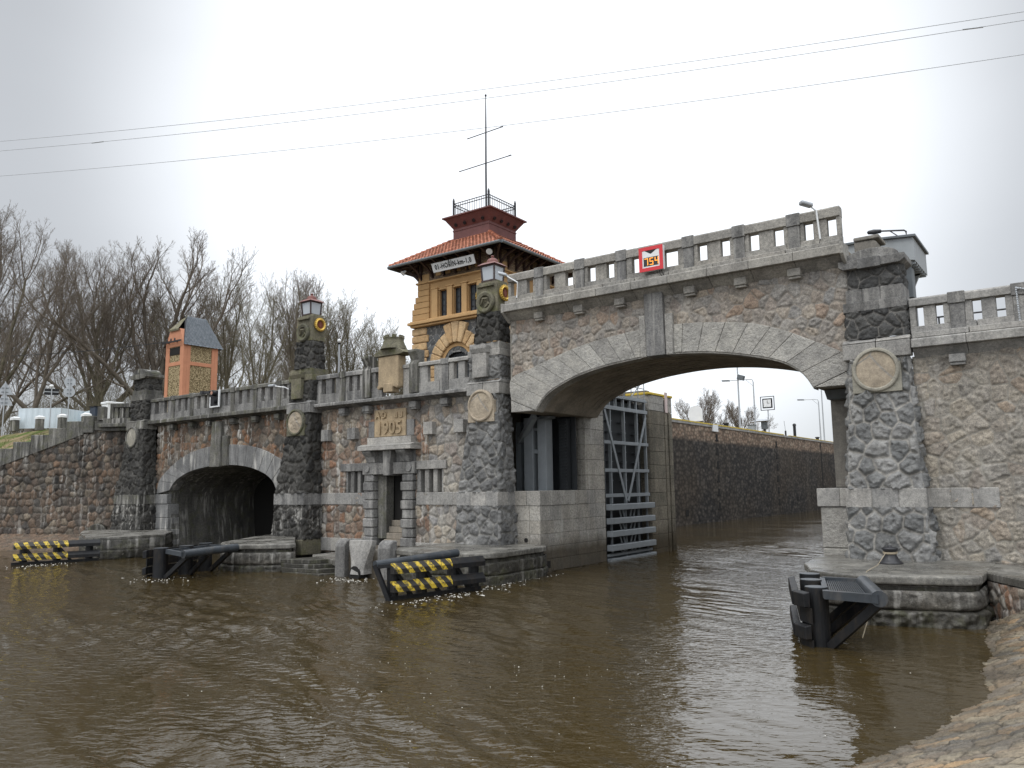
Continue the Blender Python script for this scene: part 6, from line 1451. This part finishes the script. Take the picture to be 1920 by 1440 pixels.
def canopy():
    t = thing('lift_machine_hut', 'grey sheet steel canopy hut jutting out above the arched right pier', 'hut', (-5, 4, 7.3))
    mb = MB(); mb.prism_y([(-4.85,10.28),(-3.88,10.05),(-3.88,10.80),(-4.85,10.88),(-6.1,10.9),(-6.1,10.2)], 3.0, 5.4); mb.build('body', M_['canopy'], t)
    mb = MB(); mb.prism_y([(-6.1,10.905),(-4.85,10.885),(-3.80,10.80),(-3.80,10.87),(-4.85,10.95),(-6.1,10.97)], 2.9, 5.5); mb.build('roof_sheet', M_['grey_steel2'], t)
    mb = MB()
    for k in range(7): mb.box(-5.2, -3.89, 3.15+.33*k, 3.22+.33*k, 9.96, 10.12)
    mb.prism_y([(-4.9,10.3),(-3.95,10.08),(-4.05,9.95),(-4.25,9.5),(-4.5,9.4)], 3.3, 3.4); mb.prism_y([(-4.9,10.3),(-3.95,10.08),(-4.05,9.95),(-4.25,9.5),(-4.5,9.4)], 4.8, 4.9); mb.build('bracket', M_['canopy'], t)
    mb = MB(); mb.box(-4.42, -4.02, 3.2, 3.7, 8.9, 9.9); mb.build('motor_box', M_['grey_steel2'], t, bevel=.02)
    mb = MB(); mb.tube([(-4.15,3.45,7.2),(-4.15,3.45,8.9)], .17, 16); mb.build('support_column', M_['grey_steel'], t)
    b_ = thing('parapet_block', 'pale concrete end block behind the arched cap of the right pier', 'block', (-5.3,1.6,7.3))
    mb = MB(); mb.prism_y([(-5.36,7.3),(-4.70,7.3),(-4.70,10.48),(-4.78,10.56),(-5.36,10.58)], 1.65, 2.6); mb.build('body', M_['concrete'], b_, bevel=.03)
    mb = MB(); mb.box(-5.36, -4.62, 1.6, 2.65, 10.585, 10.70); mb.build('cap', M_['concrete'], b_, bevel=.02)
    l = thing('street_lamp', 'dark street lamp arm reaching left above the grey canopy hut', 'lamp', (-4.1,3.2,10.9))
    mb = MB(); mb.tube([(-4.08,3.1,10.85),(-4.08,3.1,11.05),(-4.14,3.1,11.10),(-4.9,3.08,11.22)], .028, 8); mb.tube([(-4.3,3.1,10.92),(-4.55,3.1,11.16)], .018, 6); mb.build('arm', M_['iron'], l)
    mb = MB(); mb.lathe([(.001,0),(.06,.03),(.085,.25),(.06,.42),(.001,.46)], (-4.78,3.08,11.20), (-1,0,.08), 12); mb.build('lamp_head', M_['iron'], l, smooth=True)
canopy()
mb = MB(); 
for k in range(15):
    f = k/14; z = 8.16-f*.88; mb.lathe([(.014,0),(.026,.02),(.026,.045),(.014,.06)], (-1.165+.02*f, .455-.03*math.sin(f*3), z), n=6)
for k in range(6): f = k/5; mb.lathe([(.014,0),(.026,.02),(.026,.045),(.014,.06)], (-1.15+.3*f, .42, 8.18-.05*f-.1*f*f), (1,0,-.5), 6)
tag(mb.build('chain', M_['pole']), 'pale chain hanging down the last parapet post at the right edge', 'chain')
gr = thing('guard_rail', 'thin dark guard rail seen through the right parapet openings', 'railing', (2,5,7.22))
mb = MB()
for z in (8.05, 8.5): mb.tube([(-4,5,z),(9,5,z)], .03, 6)
mb.build('rail', M_['iron'], gr)
mb = MB()
for x in (-3.6,-1.0,1.6,4.2): mb.tube([(x,5,7.22),(x,5,8.5)], .03, 6)
mb.build('rail_post', M_['iron'], gr)

# ================================================================== THINGS ALONG THE LOCK CHAMBER
def lamp_post(label, x, y, zt, arm, loc, tilt=0):
    t = thing('lamp_post', label, 'street lamp', (x, y, 8.12), 'tall posts along the lock chamber')
    mb = MB(); mb.tube([(x,y,8.1),(x,y,zt-.3)], [.09,.06], 8)
    if arm: mb.tube([(x,y,zt-.3),(x-.1,y,zt-.05),(x-.4,y,zt),(x-arm,y,zt+.06)], .045, 8); mb.tube([(x,y,zt-.75),(x-.75,y,zt-.02)], .025, 6)
    mb.build('post', M_['pole'], t)
    mb = MB(); mb.lathe([(.16,0),(.16,.3),(.10,.34)], (x,y,8.1), n=10); mb.build('foot', M_['grey_steel2'], t)
    if arm: mb = MB(); mb.obox((x-arm-.3,y,zt+.07), (1,0,-.06), (0,1,0), (0,0,1), .42, .16, .07); mb.build('lamp_head', M_['grey_steel2'], t, bevel=.03)
    return t
lamp_post('grey lamp post with braced arm beside the lock chamber, nearest of two', -27.2, 55.4, 13.8, 2.6, None)
lamp_post('small distant lamp post with short arm at the right under the arch', -27.2, 79.6, 13.7, 1.9, None)
p1 = lamp_post('straight tall pole carrying a floodlight left of the braced lamp post', -27.2, 51.0, 19.5, 0, None)
mb = MB(); mb.obox((-26.85,50.9,13.45), (1,-.2,-.35), (0,1,0), (.35,0,1), .36, .22, .24); mb.build('floodlight_head', M_['grey_steel2'], p1, bevel=.04)
lamp_post('plain distant tall pole beside the small lamp post under the arch', -27.2, 81.3, 19.0, 0, None)
ck = thing('station_clock', 'square framed clock on a thin post above the lock chamber wall', 'clock', (-27.2,59.6,8.12))
mb = MB(); mb.tube([(-27.2,59.6,8.1),(-27.2,59.6,10.9)], .06, 8); mb.build('post', M_['pole'], ck)
mb = MB()
for a, b, c, d in ((-.75,.75,-.75,-.68),(-.75,.75,.68,.75),(-.75,-.68,-.68,.68),(.68,.75,-.68,.68)): mb.box(-27.2+a, -27.2+b, 59.5, 59.56, 11.6+c, 11.6+d)
mb.build('outer_frame', M_['iron'], ck)
mb = MB(); mb.box(-27.2-.52,-27.2+.52,59.48,59.6,11.08,12.12); f = mb.build('case', M_['black'], ck)
mb = MB(); mb.box(-27.2-.40,-27.2+.40,59.465,59.478,11.2,12.0); mb.build('dial', M_['white'], f)
mb = MB(); mb.box(-27.21,-27.17,59.455,59.464,11.58,11.9); mb.box(-27.2,-26.95,59.455,59.463,11.58,11.62); mb.build('hands', M_['black'], f)
nb = thing('notice_board', 'white rounded notice board standing on the lock chamber coping', 'sign', (-27,39.8,8.36))
mb = MB(); mb.prism_y([(-27.62,8.5),(-26.4,8.5),(-26.4,9.35)]+[(-27.01+.61*math.cos(a), 9.35+.5*math.sin(a)) for a in np.linspace(0, math.pi, 12)][1:-1]+[(-27.62,9.35)], 39.8, 39.86); mb.build('board', M_['white'], nb)
mb = MB(); mb.tube([(-27.5,39.9,8.1),(-27.5,39.9,8.6)], .04, 6); mb.tube([(-26.5,39.9,8.1),(-26.5,39.9,8.6)], .04, 6); mb.build('leg', M_['iron'], nb)
mb = MB(); mb.box(-26.75,-26.38,42.0,43.2,7.7,8.3); tag(mb.build('marker_plate', M_['white'], bevel=.01), 'white marker plate fixed over the chamber wall edge below the notice board', 'plate')
cb = thing('control_box', 'grey control box on a stem under a flat metal shade', 'control box', (-27.2,58.2,8.12))
mb = MB(); mb.box(-27.5,-26.95,58.0,58.5,8.75,9.55); mb.build('cabinet', M_['grey_steel2'], cb, bevel=.03)
mb = MB(); mb.tube([(-27.2,58.25,8.1),(-27.2,58.25,8.75)], .12, 8); mb.build('stem', M_['iron'], cb)
mb = MB(); mb.hexa([(-28.6,57.6,9.58),(-26.5,57.6,9.62),(-26.5,58.9,9.62),(-28.6,58.9,9.58),(-27.7,58.0,9.82),(-27.0,58.0,9.82),(-27.0,58.5,9.82),(-27.7,58.5,9.82)]); mb.build('shade', M_['pole'], cb)
eb = thing('switch_cabinet', 'small grey switch cabinet at the foot of the braced lamp post', 'cabinet', (-27.2,54.3,8.12))
mb = MB(); mb.box(-27.6,-26.9,54.1,54.7,8.12,8.95); mb.build('body', M_['canopy'], eb, bevel=.02)
mb = MB(); mb.box(-27.65,-26.85,54.05,54.75,8.952,9.0); mb.build('lid', M_['grey_steel2'], eb)
wp = thing('wind_gauge', 'tiny thin wind gauge stick on the chamber coping', 'gauge', (-27,64.6,8.3))
mb = MB(); mb.tube([(-27,64.6,8.1),(-27,64.6,8.9)], .10, 8); mb.build('base', M_['iron'], wp)
mb = MB(); mb.tube([(-27,64.6,8.9),(-27.1,64.6,10.0)], .03, 6); mb.build('stick', M_['pole'], wp)
bp = thing('black_post', 'short thick black post standing on the chamber edge', 'post', (-27,68,8.3))
mb = MB(); mb.tube([(-27,68,8.1),(-27,68,9.6)], .16, 10); mb.build('post', M_['black'], bp)
mb = MB(); mb.lathe([(.001,0),(.2,.02),(.2,.2),(.1,.3),(.001,.32)], (-27,68,9.6), n=10); mb.build('cap', M_['iron'], bp)
for y, lab in ((46.5, 'small dark bollard on the chamber edge right of the notice board'), (76.9, 'small dark bollard on the chamber edge near the wall joint')):
    mb = MB(); mb.lathe([(.25,0),(.2,.1),(.18,.3),(.28,.38),(.26,.46),(.001,.5)], (-26.9,y,8.26), n=12); tag(mb.build('edge_bollard', M_['black']), lab, 'bollard', 'bollards along the chamber edge')

# ================================================================== THE LEFT BANK
fn = thing('metal_fence', 'pale grey ribbed sheet metal site fence on the grassy terrace', 'fence', (-62,2.5,7.84))
Pf = [(-63.65,1.1),(-61.05,2.95),(-62.4,5.2),(-60.6,5.0)]; Hf = (1.5, 1.5, 1.45, 1.0)
for k in range(3):
    a, b = Vector((*Pf[k], 0)), Vector((*Pf[k+1], 0)); d = b-a; L = d.length; d.normalize(); nn = Vector((d.y, -d.x, 0)); mb = MB(); m = int(L/.11)
    P = []
    for i in range(m+1):
        p = a+d*(L*i/m)+nn*(.02 if i % 4 < 2 else -.02); P += [(p.x,p.y,7.84),(p.x,p.y,7.84+Hf[k])]
    mb.add(P, [(2*i,2*i+2,2*i+3,2*i+1) for i in range(m)], .5); mb.build('sheet_panel', M_['fence'], fn)
for k in range(4):
    mb = MB(); mb.tube([(*Pf[k],7.8),(*Pf[k],7.84+Hf[min(k,2)]+.06)], .035, 8); mb.build('fence_post', M_['pole'], fn)
for (x, y, lab) in ((-63.25,.75,'stone guard post with white cap, leftmost of three before the fence'), (-61.26,1.6,'stone guard post with white cap, middle one of three before the fence'), (-58.9,2.1,'stone guard post with white cap right of the fence corner'), (-56.9,2.8,'stone guard post with white cap half hidden behind the wall coping')):
    t = thing('guard_post', lab, 'post', (x, y, 7.75), 'stone guard posts with white caps')
    mb = MB(); mb.box(x-.23,x+.23,y-.23,y+.23,7.6,8.42); mb.build('shaft', M_['ash_dark'], t, bevel=.03)
    mb = MB(); mb.box(x-.26,x+.26,y-.26,y+.26,8.422,8.58); mb.hexa([(x-.26,y-.26,8.582),(x+.26,y-.26,8.582),(x+.26,y+.26,8.582),(x-.26,y+.26,8.582),(x-.1,y-.1,8.68),(x+.1,y-.1,8.68),(x+.1,y+.1,8.68),(x-.1,y+.1,8.68)]); mb.build('white_cap', M_['white'], t)
def sign_post(name, label, x, y, z0, z1, plates, loc):
    t = thing(name, label, 'road sign', (x, y, z0))
    mb = MB(); mb.tube([(x,y,z0),(x,y,z1)], .04, 8); mb.build('post', M_['pole'], t)
    f = Vector((-.90, .42, 0)).normalized()     # plates face away from the river; we see their grey backs
    u = Vector((f.y, -f.x, 0))
    for kind, zc, r_ in plates:
        c = Vector((x, y, zc))+f*.06; mb = MB()
        if kind == 'round': mb.lathe([(.001,-.01),(r_,-.01),(r_,.01),(.001,.01)], c, f, 28)
        elif kind == 'tri':
            pts = [c+u*(-r_)+Vector((0,0,-r_*.6)), c+u*r_+Vector((0,0,-r_*.6)), c+Vector((0,0,r_*1.15))]; mb.add([p+f*.01 for p in pts]+[p-f*.01 for p in pts], [(0,1,2),(5,4,3),(0,3,4,1),(1,4,5,2),(2,5,3,0)], .5)
        else: mb.obox(c, u, f, (0,0,1), r_, .02, r_*.5)
        mb.build('plate_back', M_['black'] if kind == 'board' else M_['pole'], t)
        mb = MB()
        for dz in (-.14, .14) if kind != 'board' else (0,): mb.bar(c-f*.03-u*(r_*.4 if kind != 'board' else r_)+Vector((0,0,dz)), c-f*.03+u*(r_*.4 if kind != 'board' else r_)+Vector((0,0,dz)), .03, .05)
        build_each(mb, 'clamp', M_['grey_steel2'] if kind != 'board' else M_['pole'], t)
    return t
sign_post('road_sign', 'grey backs of two round road signs on one post above the coping', -58.55, 2.3, 7.6, 11.35, (('round', 11.0, .37), ('round', 10.27, .37)), None)
sign_post('road_sign', 'grey backs of two triangular road signs at the far left edge', -60.1, -1.25, 7.0, 10.8, (('tri', 10.2, .52), ('tri', 9.45, .52)), None)
bs = sign_post('board_sign', 'black sign board on a white post with round lamp before the fence', -60.95, 2.15, 7.8, 10.85, (('board', 10.45, .46),), None)
mb = MB(); mb.lathe([(.001,0),(.13,.03),(.16,.12),(.10,.22),(.001,.24)], (-60.9,2.1,10.75), n=14); mb.build('round_lamp', M_['white'], bs, smooth=True)
st = thing('site_cabin', 'small pale blue and white site cabin behind the left parapet', 'cabin', (-60.2,6.2,7.84))
mb = MB(); mb.box(-60.75,-59.75,5.7,6.9,7.84,9.75); mb.build('body', M_['white'], st, bevel=.03)
mb = MB(); mb.box(-60.8,-59.7,5.65,6.95,9.755,9.95); mb.build('roof', M_['white'], st, bevel=.04)
mb = MB(); mb.box(-60.6,-59.9,5.67,5.695,8.0,9.4); mb.build('door', M_['blue_pale'], st)
bn = thing('equipment_box', 'dark blue equipment box beside the coping post', 'box', (-57,3.6,7.84))
mb = MB(); mb.box(-57.5,-56.7,3.3,4.0,7.7,9.15); mb.build('body', M_['blue_dark'], bn, bevel=.03)
mb = MB(); mb.box(-57.55,-56.65,3.25,4.05,9.152,9.2); mb.build('lid', M_['black'], bn)

# ================================================================== BARE TREES
def grow_tree(seed, H=20, r0=.42, spread=1.0, fork=.22, dens=1.0, limbs=5):
    """trunk, rising limbs that arch outwards, side branches that turn up, fine twigs at the ends"""
    rd = random.Random(seed); T, Cn = [], []
    def rot(d, ang, az):
        a = d.orthogonal().normalized(); b = d.cross(a); return (d*math.cos(ang)+(a*math.cos(az)+b*math.sin(az))*math.sin(ang)).normalized()
    NS = {1: 9, 2: 6, 3: 4, 4: 3, 5: 2}; WOB = {1: .09, 2: .12, 3: .14, 4: .16, 5: .16}; UP = {1: .035, 2: .09, 3: .10, 4: .10, 5: .06}
    def br(p, d, L, r, lv):
        n = NS[lv]; az = rd.uniform(0, 6.28)
        for i in range(n):
            d = (d+Vector((rd.gauss(0, WOB[lv]), rd.gauss(0, WOB[lv]), rd.gauss(0, WOB[lv])*.5+UP[lv]))).normalized()
            q = p+d*(L/n); r2 = max(.0075, r*(1-.70/n)); (T if lv == 1 and r > .09 else Cn).append((p.copy(), q.copy(), r, r2, lv)); p, r = q, r2
            if lv < 5 and i >= (2 if lv == 1 else 1 if lv == 2 else 0):
                k = {1: 1.0, 2: 1.15, 3: 1.25, 4: .9}[lv]*dens; m = int(k)+(rd.random() < k-int(k))
                for _ in range(m):
                    az += 2.4+rd.uniform(-.5, .5); br(p, rot(d, rd.uniform(.40, .80), az), L*rd.uniform(.34, .55)*(1.1-.45*i/n), max(.008, r*rd.uniform(.42, .60)), lv+1)
        if lv < 5:
            for s_ in (-1, 1): br(p, rot(d, rd.uniform(.12, .35), rd.uniform(0, 6.28)), L*rd.uniform(.34, .46), max(.008, r*.8), lv+1)
    p = Vector((0, 0, -.4)); d = Vector((rd.gauss(0, .05), rd.gauss(0, .05), 1)).normalized(); r = r0; n = 6; L0 = H*fork+.4
    for i in range(n):
        d = (d+Vector((rd.gauss(0, .04), rd.gauss(0, .04), 0))).normalized(); q = p+d*L0/n; r2 = r0*(1.25-.1*i)*.82 if i < 2 else r*.95; T.append((p.copy(), q.copy(), r, r2, 0)); p, r = q, r2
    az = rd.uniform(0, 6.28)
    for k in range(limbs):
        az += 6.283/limbs+rd.uniform(-.35, .35); br(p-Vector((0, 0, rd.uniform(0, L0*.22))), rot(Vector((0, 0, 1)), (.22+.42*(k % 2)+rd.uniform(-.08, .12))*spread, az), H*rd.uniform(.50, .60), r*rd.uniform(.52, .70), 1)
    br(p, d, H*.56, r*.72, 1)
    return T, Cn
def seg_mesh(name, segs, mat):
    V, F = [], []; b = 0
    P0 = np.array([s_[0] for s_ in segs]); P1 = np.array([s_[1] for s_ in segs]); ra = np.array([s_[2] for s_ in segs]); rb = np.array([s_[3] for s_ in segs]); n = np.array([6 if s_[4] <= 1 else 3 for s_ in segs])
    d = P1-P0; d = d/np.maximum(np.linalg.norm(d, axis=1), 1e-6)[:, None]; ref = np.where(np.abs(d[:, 2:3]) < .9, np.array([[0, 0, 1.]]), np.array([[1., 0, 0]])); a = np.cross(d, ref); a /= np.linalg.norm(a, axis=1)[:, None]; c = np.cross(a, d)
    vs_, fs = [], []
    for k in (3, 6):
        m = np.where(n == k)[0]
        if not len(m): continue
        t = np.arange(k)*2*np.pi/k; off = a[m][:, None, :]*np.cos(t)[None, :, None]+c[m][:, None, :]*np.sin(t)[None, :, None]
        A = P0[m][:, None, :]+off*ra[m][:, None, None]; B = P1[m][:, None, :]+off*rb[m][:, None, None]
        vv = np.concatenate([A, B], 1).reshape(-1, 3); base = b+np.arange(len(m))*2*k; j = np.arange(k); j2 = (j+1) % k
        q = np.stack([base[:, None]+j, base[:, None]+j2, base[:, None]+k+j2, base[:, None]+k+j], -1).reshape(-1, 4); vs_.append(vv); fs.append(q); b += len(vv)
    Vv = np.concatenate(vs_); Q = np.concatenate(fs); me = bpy.data.meshes.new(name)
    me.vertices.add(len(Vv)); me.vertices.foreach_set('co', Vv.ravel().astype(np.float32)); me.loops.add(len(Q)*4); me.loops.foreach_set('vertex_index', Q.ravel().astype(np.int32)); me.polygons.add(len(Q)); me.polygons.foreach_set('loop_start', np.arange(0, len(Q)*4, 4, dtype=np.int32)); me.update(calc_edges=True)
    me.polygons.foreach_set('use_smooth', [True]*len(Q)); me.materials.append(mat); return me
KIND = {}
for nm, a in dict(wide=dict(seed=3, H=20, r0=.56, spread=1.25, fork=.16, limbs=6), tall=dict(seed=11, H=22, r0=.46, spread=.80, fork=.24, limbs=5), forked=dict(seed=23, H=19, r0=.52, spread=1.05, fork=.12, limbs=4), slim=dict(seed=37, H=20, r0=.40, spread=.78, fork=.14, limbs=5, dens=.92), broad=dict(seed=52, H=14, r0=.40, spread=1.55, fork=.12, limbs=8, dens=1.1)).items():
    T, Cn = grow_tree(**a); KIND[nm] = (seg_mesh('trunk', T, M_['bark_green' if nm in ('slim', 'tall') else 'bark']), seg_mesh('crown', Cn, M_['twig_green' if nm == 'slim' else 'twig']), a['H'])
def tree(label, kind, x, y, h, rz, z=7.8, lean=0):
    t = thing('bare_tree', label, 'tree', (x, y, z), 'bare trees beyond the lock')
    t.rotation_euler = (0, lean, rz); s_ = h/KIND[kind][2]; t.scale = (s_, s_, s_)
    for nm, me in (('trunk', KIND[kind][0]), ('crown', KIND[kind][1])):
        o = bpy.data.objects.new(nm, me); COL.objects.link(o); o.parent = t
for a in (
    ('thick bare tree cut by the left edge of the photo', 'tall', -79.5, 5.2, 20, .4),
    ('leaning bare tree with forked trunk behind the triangular signs', 'forked', -70.5, 4.6, 15, 2.2, 7.8, .10),
    ('tall bare tree rising behind the round road signs', 'tall', -72.0, 11.0, 16, 1.0),
    ('largest wide fan-shaped bare tree right behind the orange transformer house', 'wide', -69.5, 14.6, 19.5, .3),
    ('dense bare tree left of the orange transformer house', 'forked', -74.5, 12.6, 17.5, 4.4),
    ('bare tree with thin upright twigs just right of the slate roof', 'slim', -69.0, 22.2, 16.5, .8),
    ('bushy bare tree halfway between slate roof and obelisk lantern', 'slim', -74.5, 29.0, 18.5, 2.9),
    ('pale bare tree rising highest directly left of the obelisk lantern', 'tall', -75.5, 36.0, 20, 5.1),
    ('bare tree standing directly behind the obelisk with lantern', 'slim', -75.5, 40.5, 19.5, 3.6),
    ('bare tree just right of the obelisk lantern', 'slim', -75.5, 44.5, 19, .2),
    ('thin bare tree behind the stone shield on the parapet', 'slim', -76.0, 49.5, 17.5, 4.0),
    ('last low bare tree touching the left side of the tower', 'slim', -76.5, 55.0, 15.5, 1.6),
    ('distant bare tree at far left behind the fence', 'wide', -97, 12, 17, 1.9),
    ('distant bare tree far behind the round road signs', 'forked', -97, 22, 18, .9),
    ('distant bare tree far left of the transformer roof', 'tall', -97, 29, 19, 3.3),
    ('distant bare tree seen between the transformer and its tall fan tree', 'wide', -96, 37, 18, 2.4),
    ('distant bare tree far behind the slate roof', 'slim', -82, 28.5, 15, 5.5),
    ('distant twiggy bare tree right of the transformer house', 'slim', -95, 45.5, 17, 4.8),
    ('distant bare tree far behind the obelisk lantern', 'tall', -98, 54, 20, 2.0),
    ('distant bare tree behind the camera pole', 'slim', -98, 61.5, 19, .5),
    ('distant bare tree far behind the stone shield', 'slim', -98, 69, 18.5, 1.2),
    ('distant low bare tree beside the tower quoins', 'slim', -95, 73.5, 16, 3.9),
    ('rounded bare tree seen under the arch above the chamber wall', 'broad', -44.2, 82, 8.6, .6, 8.1),
    ('smaller rounded bare tree under the arch next to the floodlight pole', 'broad', -40.2, 87, 7.0, 2.1, 8.1),
    ('bare tree whose twig tips show above the gate pillar', 'forked', -35.5, 37.5, 8.8, 2.6, 8.1)):
    tree(*a)
def thicket():
    rd = random.Random(99); S = []
    for _ in range(1900):
        u = rd.random()
        if u < .6: x, y = rd.uniform(-92, -64), rd.uniform(7, 24)
        else: x, y = rd.uniform(-96, -74), rd.uniform(20, 75)
        h = rd.uniform(2.0, 5.5); p = Vector((x, y, 7.8)); d = Vector((rd.gauss(0, .2), rd.gauss(0, .2), 1)).normalized(); r = rd.uniform(.018, .045); n = 5
        for i in range(n):
            d = (d+Vector((rd.gauss(0, .14), rd.gauss(0, .14), .05))).normalized(); q = p+d*h/n; S.append((p.copy(), q.copy(), r, r*.75, 4)); p, r = q, r*.75
            for _k in range(2):
                e = (d+Vector((rd.gauss(0, .6), rd.gauss(0, .6), rd.gauss(0, .3)))).normalized(); m = p+e*rd.uniform(.5, 1.5); S.append((p.copy(), m, r*.6, .008, 4))
    me = seg_mesh('thicket', S, M_['twig_green']); o = bpy.data.objects.new('thicket', me); COL.objects.link(o)
    tag(o, 'brown tangle of bare bushes filling the space between the tree trunks', 'bushes', kind='stuff')
thicket()
def foam():
    rd = random.Random(5); mb = MB()
    def fleck(x, y, s_):
        n = rd.choice((5, 6, 7)); a0 = rd.uniform(0, 6.28); e = rd.uniform(.5, 1)
        zw = WZ+float(wave(np.array([x]), np.array([y]))[0])
        P = [(x+s_*math.cos(a0+6.28*k/n)*rd.uniform(.6, 1), y+s_*e*math.sin(a0+6.28*k/n)*rd.uniform(.6, 1), zw-.004) for k in range(n)]
        P2 = [(p[0]*.75+x*.25, p[1]*.75+y*.25, zw+.004) for p in P]
        mb.add(P+P2, [tuple(range(n, 2*n))]+[(k, (k+1) % n, n+(k+1) % n, n+k) for k in range(n)], .5)
    for _ in range(90):   # drifting flecks
        x, y = rd.gauss(-8.5, 3.0), rd.gauss(-13.5, 2.6); fleck(x, y, rd.uniform(.006, .018))
    for cx, cy, sx, sy, n in ((-16.0,-5.6,.35,1.6,120), (-28.4,-7.6,.7,.5,50), (-22.0,-4.2,.5,.35,70), (-16.25,-1.5,.08,1.6,40), (-38.9,-7.4,.5,.8,60)):
        for _ in range(n): fleck(rd.gauss(cx, sx), rd.gauss(cy, sy), rd.uniform(.012, .06))
    fleck(-15.2, -4.9, .16)
    tag(mb.build('foam', M_['foam']), 'small white foam flecks drifting on the brown water', 'foam', kind='stuff')
foam()
